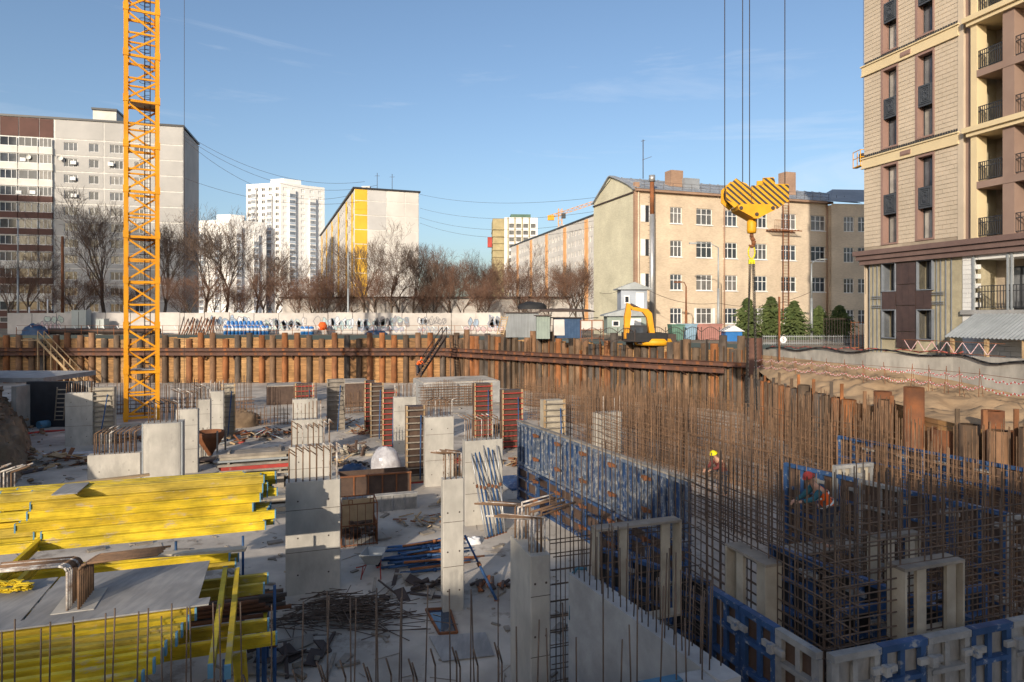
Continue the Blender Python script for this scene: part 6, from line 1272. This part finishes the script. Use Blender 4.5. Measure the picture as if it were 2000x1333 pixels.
def railfence(px0, px1, D, label, h, m='iron', sp=.16, z0=None):
    a, b = P(px0,HZ,D), P(px1,HZ,D); z0 = GZ if z0 is None else z0; t = thing('fence', ((a.x+b.x)/2,D,z0), label, 'fence'); n = int((b.x-a.x)/sp); m1 = MB()
    for i in range(n+1): m1.bar((a.x+(b.x-a.x)*i/n,D,z0),(a.x+(b.x-a.x)*i/n,D,z0+h),.025,.025)
    m1.build('bars', M[m], t); m2 = MB()
    for z in (.15,h-.12): m2.bar((a.x,D,z0+z),(b.x,D,z0+z),.05,.05)
    m2.build('rails', M[m], t)
railfence(1609,1662,52,'tall dark iron fence beside the tan tower',2.2,sp=.2); railfence(1490,1690,53,'low pale picket rail on the retaining wall',.8,'galv',.14); railfence(1662,1692,46,'rusty upright rods at the corner of the tan tower',2.0,'rust',.22)
def skip(px0, px1, py, D, m, label):
    a, b = P(px0,py,D), P(px1,py,D); h = a.z-GZ; t = thing('waste_skip', ((a.x+b.x)/2,D,GZ), label, 'skip'); w_ = b.x-a.x; MB().prism([(-w_*.38,0),(w_*.38,0),(w_/2,h),(-w_/2,h)], (((a.x+b.x)/2,D,GZ),(1,0,0),(0,0,1)), -1.8).build('body', M[m], t); MB().box(((a.x+b.x)/2,D-.03,GZ+h-.05), (w_+.1,.08,.1)).build('rim', M[m], t)
M['skip_green'] = mat('skip_green', (.10,.20,.15), None, 2, .6, 0); M['skip_red'] = mat('skip_red', (.42,.20,.17), None, 2, .6, 0); M['skip_blue'] = mat('skip_blue', (.22,.34,.44), None, 2, .6, 0)
skip(1312,1338,634,61.5,'skip_green','dark green waste skip right of the excavator'); skip(1330,1362,633,62.5,'skip_blue','pale blue waste skip beside the green one'); skip(1358,1412,633,63.5,'skip_red','faded red waste skip left of the blue tent')
p = P(1433,652,60); tn = thing('small_tent', (p.x,60,GZ), 'small blue and white booth before the spruces', 'tent'); MB().box((p.x,60.6,GZ+.45), (1.5,1.3,.9)).build('wall', M['can_blue'], tn); MB().prism([(-.95,0),(.95,0),(0,.55)], ((p.x,59.8,GZ+.9),(1,0,0),(0,0,1)), -1.6).build('roof', M['white'], tn)
# excavator
e0 = P(1262,HZ,59); ex = thing('excavator', (e0.x,59,GZ), 'orange excavator with folded arm behind the oblique pile wall', 'excavator')
def E(px, py, D=59): return P(px, py, D)
def limb(name, pts, w_, m='crane'): 
    q = [E(*k) for k in pts]; n = len(q); mb = MB(); vs = [v+Vector((0,-w_/2,0)) for v in q]+[v+Vector((0,w_/2,0)) for v in q]; mb.add(vs, [tuple(range(n)), tuple(reversed(range(n,2*n)))]+[(i, i+n, (i+1)%n+n, (i+1)%n) for i in range(n)]); return mb.build(name, M[m], ex)
limb('stick', [(1219,662),(1227,662),(1232,612),(1230,594),(1224,592),(1219,620)], .5); limb('boom', [(1226,594),(1234,606),(1254,610),(1262,620),(1268,652),(1278,652),(1272,612),(1264,604),(1250,602),(1236,600)], .6)
MB().tube(E(1231,595)+Vector((0,-.1,0)), E(1252,604)+Vector((0,-.1,0)), .13, .08, 8).build('ram', M['iron'], ex)
MB().box(E(1240,652,60), (1.8,1.8,1.5)).build('cab', M['frame_dark'], ex); MB().box(E(1240,652,59.06), (1.5,.04,1.1)).build('cab_glass', M['glass'], ex); MB().box(E(1278,662,60.2), (3.4,2.4,.9)).build('engine_housing', M['iron'], ex)
MB().lathe(E(1278,674,60.2), [(0,0),(1.7,0),(1.85,.25),(1.7,.6),(0,.65)], 20).build('counterweight', M['hook_yellow'], ex)
for s in (-1, 1): MB().box((E(1262,670).x, 60+s*1.1, GZ+.4), (3.6,.6,.8)).build('track', M['rubber'], ex)
# red and white tape fence, cables on the sand slope
def along_ret(s, off, dz):
    n = len(RET)-1; k = min(int(s*n), n-1); a, b = Vector(RET[k]), Vector(RET[k+1]); f = s*n-k; q = a.lerp(b, f); return Vector((q.x+off, q.y, q.z+dz))
tf = thing('tape_fence', along_ret(.05,-1.8,-1.5), 'rebar stakes strung with red and white tape on the sand slope', 'barrier'); m1, mr, mw_ = MB(), MB(), MB(); r2 = random.Random(17); prev = None
for i in range(19):
    s = .03+.82*i/18; q = along_ret(s, -1.6-.5*s, 0); g0 = q.z-2.2; a = Vector((q.x,q.y,g0)); b = a+Vector((r2.uniform(-.12,.12), r2.uniform(-.1,.1), 1.75)); m1.tube(a, b, .014, .014, 5); m1.tube(a+Vector((.35,.1,0)), b-Vector((0,0,.1)), .012,.012,5)
    if prev is not None:
        for hz__ in (.25, .75):
            u, v = prev-Vector((0,0,hz__)), b-Vector((0,0,hz__)); m1.tube(u, v, .01, .01, 4) if hz__ == .25 else 0
            for k in range(26):
                f = k/26; p = u.lerp(v, f)-Vector((0,0,.18*math.sin(math.pi*f)+.12*abs(math.sin(f*14+i)))); p2 = u.lerp(v, (k+1)/26)-Vector((0,0,.18*math.sin(math.pi*(k+1)/26)+.12*abs(math.sin((k+1)/26*14+i)))); (mr if k % 2 else mw_).bar(p, p2, .008, .05)
    prev = b
m1.build('stakes', M['rust'], tf); mr.build('red_tape', M['tape_red'], tf, 'stuff'); mw_.build('white_tape', M['white'], tf, 'stuff')
cb_ = MB(); pts = [along_ret(.02+.9*i/40, -.12, .05+.12*math.sin(i*.9)-(.25 if i > 20 else 0)*math.sin((i-20)*.2)) for i in range(41)]; cb_.path(pts, .05, 7); tag(cb_.build('black_cable', M['rubber']), 'thick black cable laid along the retaining wall top', 'cable')
cb_ = MB(); pts = [along_ret(.02+.5*i/30, .15, .16+.08*math.sin(i*1.7)) for i in range(31)]; cb_.path(pts, .035, 6); tag(cb_.build('red_hose', mat('hose_red', (.36,.09,.07), None, 3, .6, 0)), 'faded red hose lying along the retaining wall by the iron fence', 'hose')
zz = thing('zigzag_barrier', ft.pt(ft.U(1850), GZ, 2.2), 'zigzag red and white tape barrier before the canopy', 'barrier'); m1, mr = MB(), MB()
for i in range(12): a = ft.pt(ft.U(1830)+i*.45, 5.9+(0 if i % 2 else .6), 2.4); b = ft.pt(ft.U(1830)+(i+1)*.45, 5.9+(.6 if i % 2 else 0), 2.4); mr.bar(a, b, .01, .035)
for z in (5.9, 6.52): m1.bar(ft.pt(ft.U(1826), z, 2.42), ft.pt(ft.U(1826)+6, z, 2.42), .03,.03)
m1.build('rails', M['rust'], zz); mr.build('tape', mat('tape_mix', (.62,.16,.16), (.72,.68,.68), 14, .5, 0, dirt=0), zz)
# wires over the street
def wire(a, b, sag, label, r=.028, n=18):
    mb = MB(); pts = [a.lerp(b, k/n)-Vector((0,0,sag*4*(k/n)*(1-k/n))) for k in range(n+1)]; mb.path(pts, r, 4); tag(mb.build('overhead_wire', M['iron']), label, 'wire')
top = fa.pt(ua1, 0, 0); w0 = Vector((top.x+.3, top.y, EYE+(HZ-262)/FPX*120))
yt = CB+dE*2; yz = EYE+244*128/FPX
wire(w0, Vector((yt.x,yt.y,yz+1.5)), 3.2, 'uppermost overhead wire from the grey block to the yellow slab'); wire(w0-Vector((0,0,.6)), Vector((yt.x+2,yt.y+2,yz+1.2)), 4.2, 'second overhead wire from the grey block to the yellow slab'); wire(w0-Vector((0,0,1.2)), Vector((yt.x,yt.y+4,yz+.8)), 5.5, 'lowest overhead wire from the grey block to the yellow slab'); wire(w0-Vector((0,0,8)), P(700,395,126), 2.0, 'overhead wire from the corner of the grey block passing the white tower')
for i, (y0, y1) in enumerate(((380,386),(407,413),(425,431),(436,443))): wire(P(820,y0,134), P(1165,y1,86), 1.2+.3*i, ('topmost','second','third','lowest')[i]+' overhead wire between the yellow slab and the school gable', .02)
wire(P(1160,571,82)+Vector((.5,-.3,0)), P(1213,566,66), .3, 'thin wire from the gable to the guard hut', .02); wire(P(1264,566,66), P(1403,592,66), .6, 'thin wire from the guard hut to the street lamp', .02); wire(P(1403,592,66), P(1585,570,64), .8, 'thin wire between the two street lamps', .02)
fe2 = thing('fence_cable', (-20,80.7,GZ+2), 'slack black cable looped along the graffiti fence', 'cable'); mb = MB(); pts = [Vector((x0+.9*i, FY-.15, GZ+2.1-.25*abs(math.sin(i*.55))-(.9*abs(math.sin(i*.5)) if 36 < i < 50 else 0))) for i in range(66)]; mb.path(pts, .04, 5); mb.build('cable', M['rubber'], fe2)
# ================================================================ people
def person(name, p, label, J, jacket, trousers, helmet, vest=None, rz=0.0, s=1.0):
    t = thing(name, p, label, 'person'); cs, sn = math.cos(rz), math.sin(rz)
    X = {k: Vector(((v[0]*cs-v[1]*sn)*s, (v[0]*sn+v[1]*cs)*s, v[2]*s)) for k, v in J.items()}
    def skin(nm, verts, edges, m, root=0):
        me = bpy.data.meshes.new(nm); me.from_pydata([X[k] for k, r in verts], edges, []); me.materials.append(M[m]); o = bpy.data.objects.new(nm, me); COL.objects.link(o); o.parent = t; ORG[o.name] = Vector(p)
        o.modifiers.new('skin', 'SKIN'); 
        for i, (k, r) in enumerate(verts): me.skin_vertices[0].data[i].radius = ((r if not isinstance(r, tuple) else r[0])*s, (r if not isinstance(r, tuple) else r[1])*s)
        me.skin_vertices[0].data[root].use_root = True; o.modifiers.new('sub', 'SUBSURF').levels = 2; o.modifiers['sub'].render_levels = 2
        for q in me.polygons: q.use_smooth = True
        return o
    V = [('pelvis',(.15,.11)),('waist',(.145,.105)),('chest',(.17,.12)),('neck',.06),('head0',.075),('head',(.085,.1)),('crown',.07),('ls',.075),('le',.052),('lw',.036),('rs',.075),('re',.052),('rw',.036),('lh',.09),('lk',.065),('la',.045),('rh',.09),('rk',.065),('ra',.045),('lt',.04),('rt',.04)]
    V = [(k, (r if isinstance(r, tuple) else (r, r))) for k, r in V]; id_ = {k: i for i, (k, r) in enumerate(V)}
    ed = [('pelvis','waist'),('waist','chest'),('chest','neck'),('neck','head0'),('head0','head'),('head','crown'),('chest','ls'),('ls','le'),('le','lw'),('chest','rs'),('rs','re'),('re','rw'),('pelvis','lh'),('lh','lk'),('lk','la'),('pelvis','rh'),('rh','rk'),('rk','ra'),('la','lt'),('ra','rt')]
    skin('body', V, [(id_[a], id_[b]) for a, b in ed], 'skin')
    def sub(nm, keys, edges, m, k_):
        vv = [(k, tuple(q*k_ for q in dict(V)[k])) for k in keys]; ii = {k: i for i, k in enumerate(keys)}; return skin(nm, vv, [(ii[a], ii[b]) for a, b in edges], m)
    sub('jacket', ('waist','pelvis','chest','ls','rs'), (('pelvis','waist'),('waist','chest'),('chest','ls'),('chest','rs')), vest or jacket, 1.3)
    sub('sleeve', ('ls','le','lw'), (('ls','le'),('le','lw')), jacket, 1.25); sub('sleeve', ('rs','re','rw'), (('rs','re'),('re','rw')), jacket, 1.25)
    sub('trousers', ('pelvis','lh','lk','la','rh','rk','ra'), (('pelvis','lh'),('lh','lk'),('lk','la'),('pelvis','rh'),('rh','rk'),('rk','ra')), trousers, 1.14)
    up = (X['crown']-X['neck']).normalized(); fw = Vector((cs*0-sn*-1, sn*0+cs*-1, 0)); c0 = X['head']+up*.03*s
    hm = MB(); n = 14; sx_ = up.cross(fw).normalized(); fy = sx_.cross(up)
    for j in range(6):
        b = math.pi/2*j/5
        for i in range(n): a = 2*math.pi*i/n; hm.v.append(tuple(Vector(p)+c0+(sx_*math.cos(a)+fy*math.sin(a)*1.15)*(.125*s*math.cos(b)+.001)+up*(.13*s*math.sin(b))))
    for j in range(5):
        for i in range(n): hm.f.append((j*n+i, j*n+(i+1)%n, (j+1)*n+(i+1)%n, (j+1)*n+i)); hm.sm.append(True)
    hm.tube(Vector(p)+c0-up*.005*s, Vector(p)+c0+up*.012*s, .15*s, .145*s, 14); hm.build('helmet', M[helmet], t)
    for k, e in (('lw','le'),('rw','re')):
        d = (X[k]-X[e]).normalized(); sd_ = d.cross(Vector((.3,.2,1))).normalized(); h = MB(); c = Vector(p)+X[k]+d*.05*s; h.bar(c-d*.03*s, c+d*.05*s, .08*s, .03*s)
        for f in range(4): q = c+d*.045*s+sd_*(.03-.02*f)*s; h.tube(q, q+d*(.055+.012*(f in (1,2)))*s-Vector((0,0,.02*s)), .0095*s, .008*s, 5); h.tube(q+d*.05*s-Vector((0,0,.02*s)), q+d*.075*s-Vector((0,0,.045*s)), .008*s, .007*s, 5)
        h.tube(c+sd_*.04*s, c+sd_*.075*s+d*.04*s, .011*s, .008*s, 5); h.build('hand', M['skin'], t)
    fcp = MB(); hc = Vector(p)+X['head']; nose = hc+fy*.098*s-up*.015*s; fcp.tube(nose+up*.03*s-fy*.012*s, nose-up*.012*s, .008*s, .014*s, 6); fcp.build('nose', M['skin'], t)
    ey_ = MB()
    for q in (-1,1): ey_.tube(hc+sx_*q*.034*s+fy*.078*s+up*.01*s, hc+sx_*q*.034*s+fy*.092*s+up*.01*s, .009*s, .008*s, 6)
    ey_.build('eyes', M['black'], t)
    return t, X
BEND = dict(pelvis=(0,0,.92), waist=(-.08,0,1.08), chest=(-.24,0,1.30), neck=(-.36,0,1.46), head0=(-.40,0,1.52), head=(-.45,0,1.60), crown=(-.47,0,1.68), ls=(-.26,-.2,1.37), le=(-.46,-.24,1.16), lw=(-.68,-.18,1.10), rs=(-.26,.2,1.37), re=(-.48,.22,1.14), rw=(-.70,.14,1.05), lh=(0,-.1,.88), lk=(-.06,-.12,.48), la=(.02,-.12,.08), rh=(0,.1,.88), rk=(-.12,.12,.48), ra=(-.1,.12,.08), lt=(-.12,-.13,.04), rt=(-.24,.13,.04))
pw = P(1618,HZ,15.6); pz = 2.55
tag(MB().box((pw.x-.1,pw.y+.1,pz-.04), (1.8,.6,.06), GR).box((pw.x-.1,pw.y+.1,(pz-.08)/2), (.1,.1,pz-.08)).build('scaffold_board', M['wood_grey']), 'plank platform under the worker in the orange vest', 'platform')
tw_, X_ = person('person', (pw.x,pw.y,pz), 'worker in orange vest and red helmet bending over the rebar', BEND, 'teal_cloth', 'dark_cloth', 'red', 'orange')
mb = MB(); ctr = Vector((pw.x,pw.y,pz))
for f in (.25,.75):
    c = ctr+X_['pelvis'].lerp(X_['chest'], f); d = (X_['chest']-X_['pelvis']).normalized(); mb.tube(c-d*.025, c+d*.025, .2, .2, 18, False)
mb.build('reflective_strips', M['white'], tw_)
M['maroon'] = mat('maroon', (.16,.04,.035), None, 4, .9, 0)
p2 = P(1413,HZ,25.0); person('person', (p2.x,p2.y,1.15), 'worker in yellow helmet and dark red jacket behind the rebar', BEND, 'maroon', 'dark_cloth', 'lime', None, .4)
p3 = P(816,HZ,66.5); person('person', (p3.x,p3.y,1.93), 'small distant worker in orange at the foot of the steel stairs', BEND, 'orange', 'dark_cloth', 'orange', 'orange', 2.6)
p4 = ft.pt(ft.U(1953), 12.17, -.9); person('person', tuple(p4), 'person in blue jacket on the lowest loggia of the tan tower', {k: ((v[0]*.2, v[1], v[2]) if k not in ('lw','rw') else (v[0]*.4, v[1], v[2])) for k, v in BEND.items()}, 'can_blue', 'dark_cloth', 'white', None, .6)

# ================================================================ litter trodden into the slab
db = MB(); r2 = random.Random(77)
for i in range(1500):
    x, y = r2.uniform(-26, 2.5), 13+r2.random()**1.4*48; L_ = r2.choice((.06,.1,.15,.25,.5)); a = r2.uniform(0,3.14)
    if r2.random() < .6: db.box((x,y,.012+L_*.04), (L_, L_*r2.uniform(.1,.6), .02+L_*.08), a)
    else: db.tube((x,y,.012), (x+math.cos(a)*L_*2.5, y+math.sin(a)*L_*2.5, .014), .009, .009, 4, False)
tag(db.build('litter', M['wood_grey']), 'small offcuts, wire ends and litter strewn over the slab', 'litter', kind='stuff')

for i, (px, py, n, r0, ms, h, lb) in enumerate(((500,905,40,1.5,('wood','wood_pale','rust'),.4,'pale timber offcuts right of the concrete skip'),(540,850,46,1.8,('wood_grey','rust','iron'),.4,'dark sticks and wire beyond the timber stack'),(640,905,26,.9,('wood','wood_grey'),.3,'offcuts lying against the second centre column'),(720,845,36,1.5,('wood','rust','wood_pale'),.3,'scattered boards before the orange edged forms'),(880,905,30,1.1,('wood_grey','rust','red'),.3,'mixed scraps right of the dark ladder form'),(900,985,26,1.0,('wood','wood_pale','wood_grey'),.2,'broken boards behind the slender pier'),(250,860,40,2.0,('wood_grey','iron','rust'),.35,'dark scraps between pedestal and mast'),(330,985,20,.8,('wood_grey','wood'),.2,'offcuts below the rounded column'),(620,1120,14,.5,('wood','wood_grey'),.12,'few sticks at the foot of the large column'),(800,1150,22,1.3,('iron','wood_grey','iron'),.06,'loose rods strewn before the prop pile'),(560,1290,24,1.4,('wood_grey','iron'),.06,'thin scraps on the shaded slab at the bottom'),(1010,905,26,1.0,('wood','rust'),.25,'scraps lying by the end of the blue wall form'),(960,840,34,1.6,('wood_grey','rust','wood'),.3,'boards lying before the red ribbed twin forms'))):
    heap(lb, F(px, py), n, r0, ms, ((1.3,.08,.04),(.8,.12,.03),(.5,.3,.03),(.3,.1,.1)), 'scrap_heap', 40+i, h)
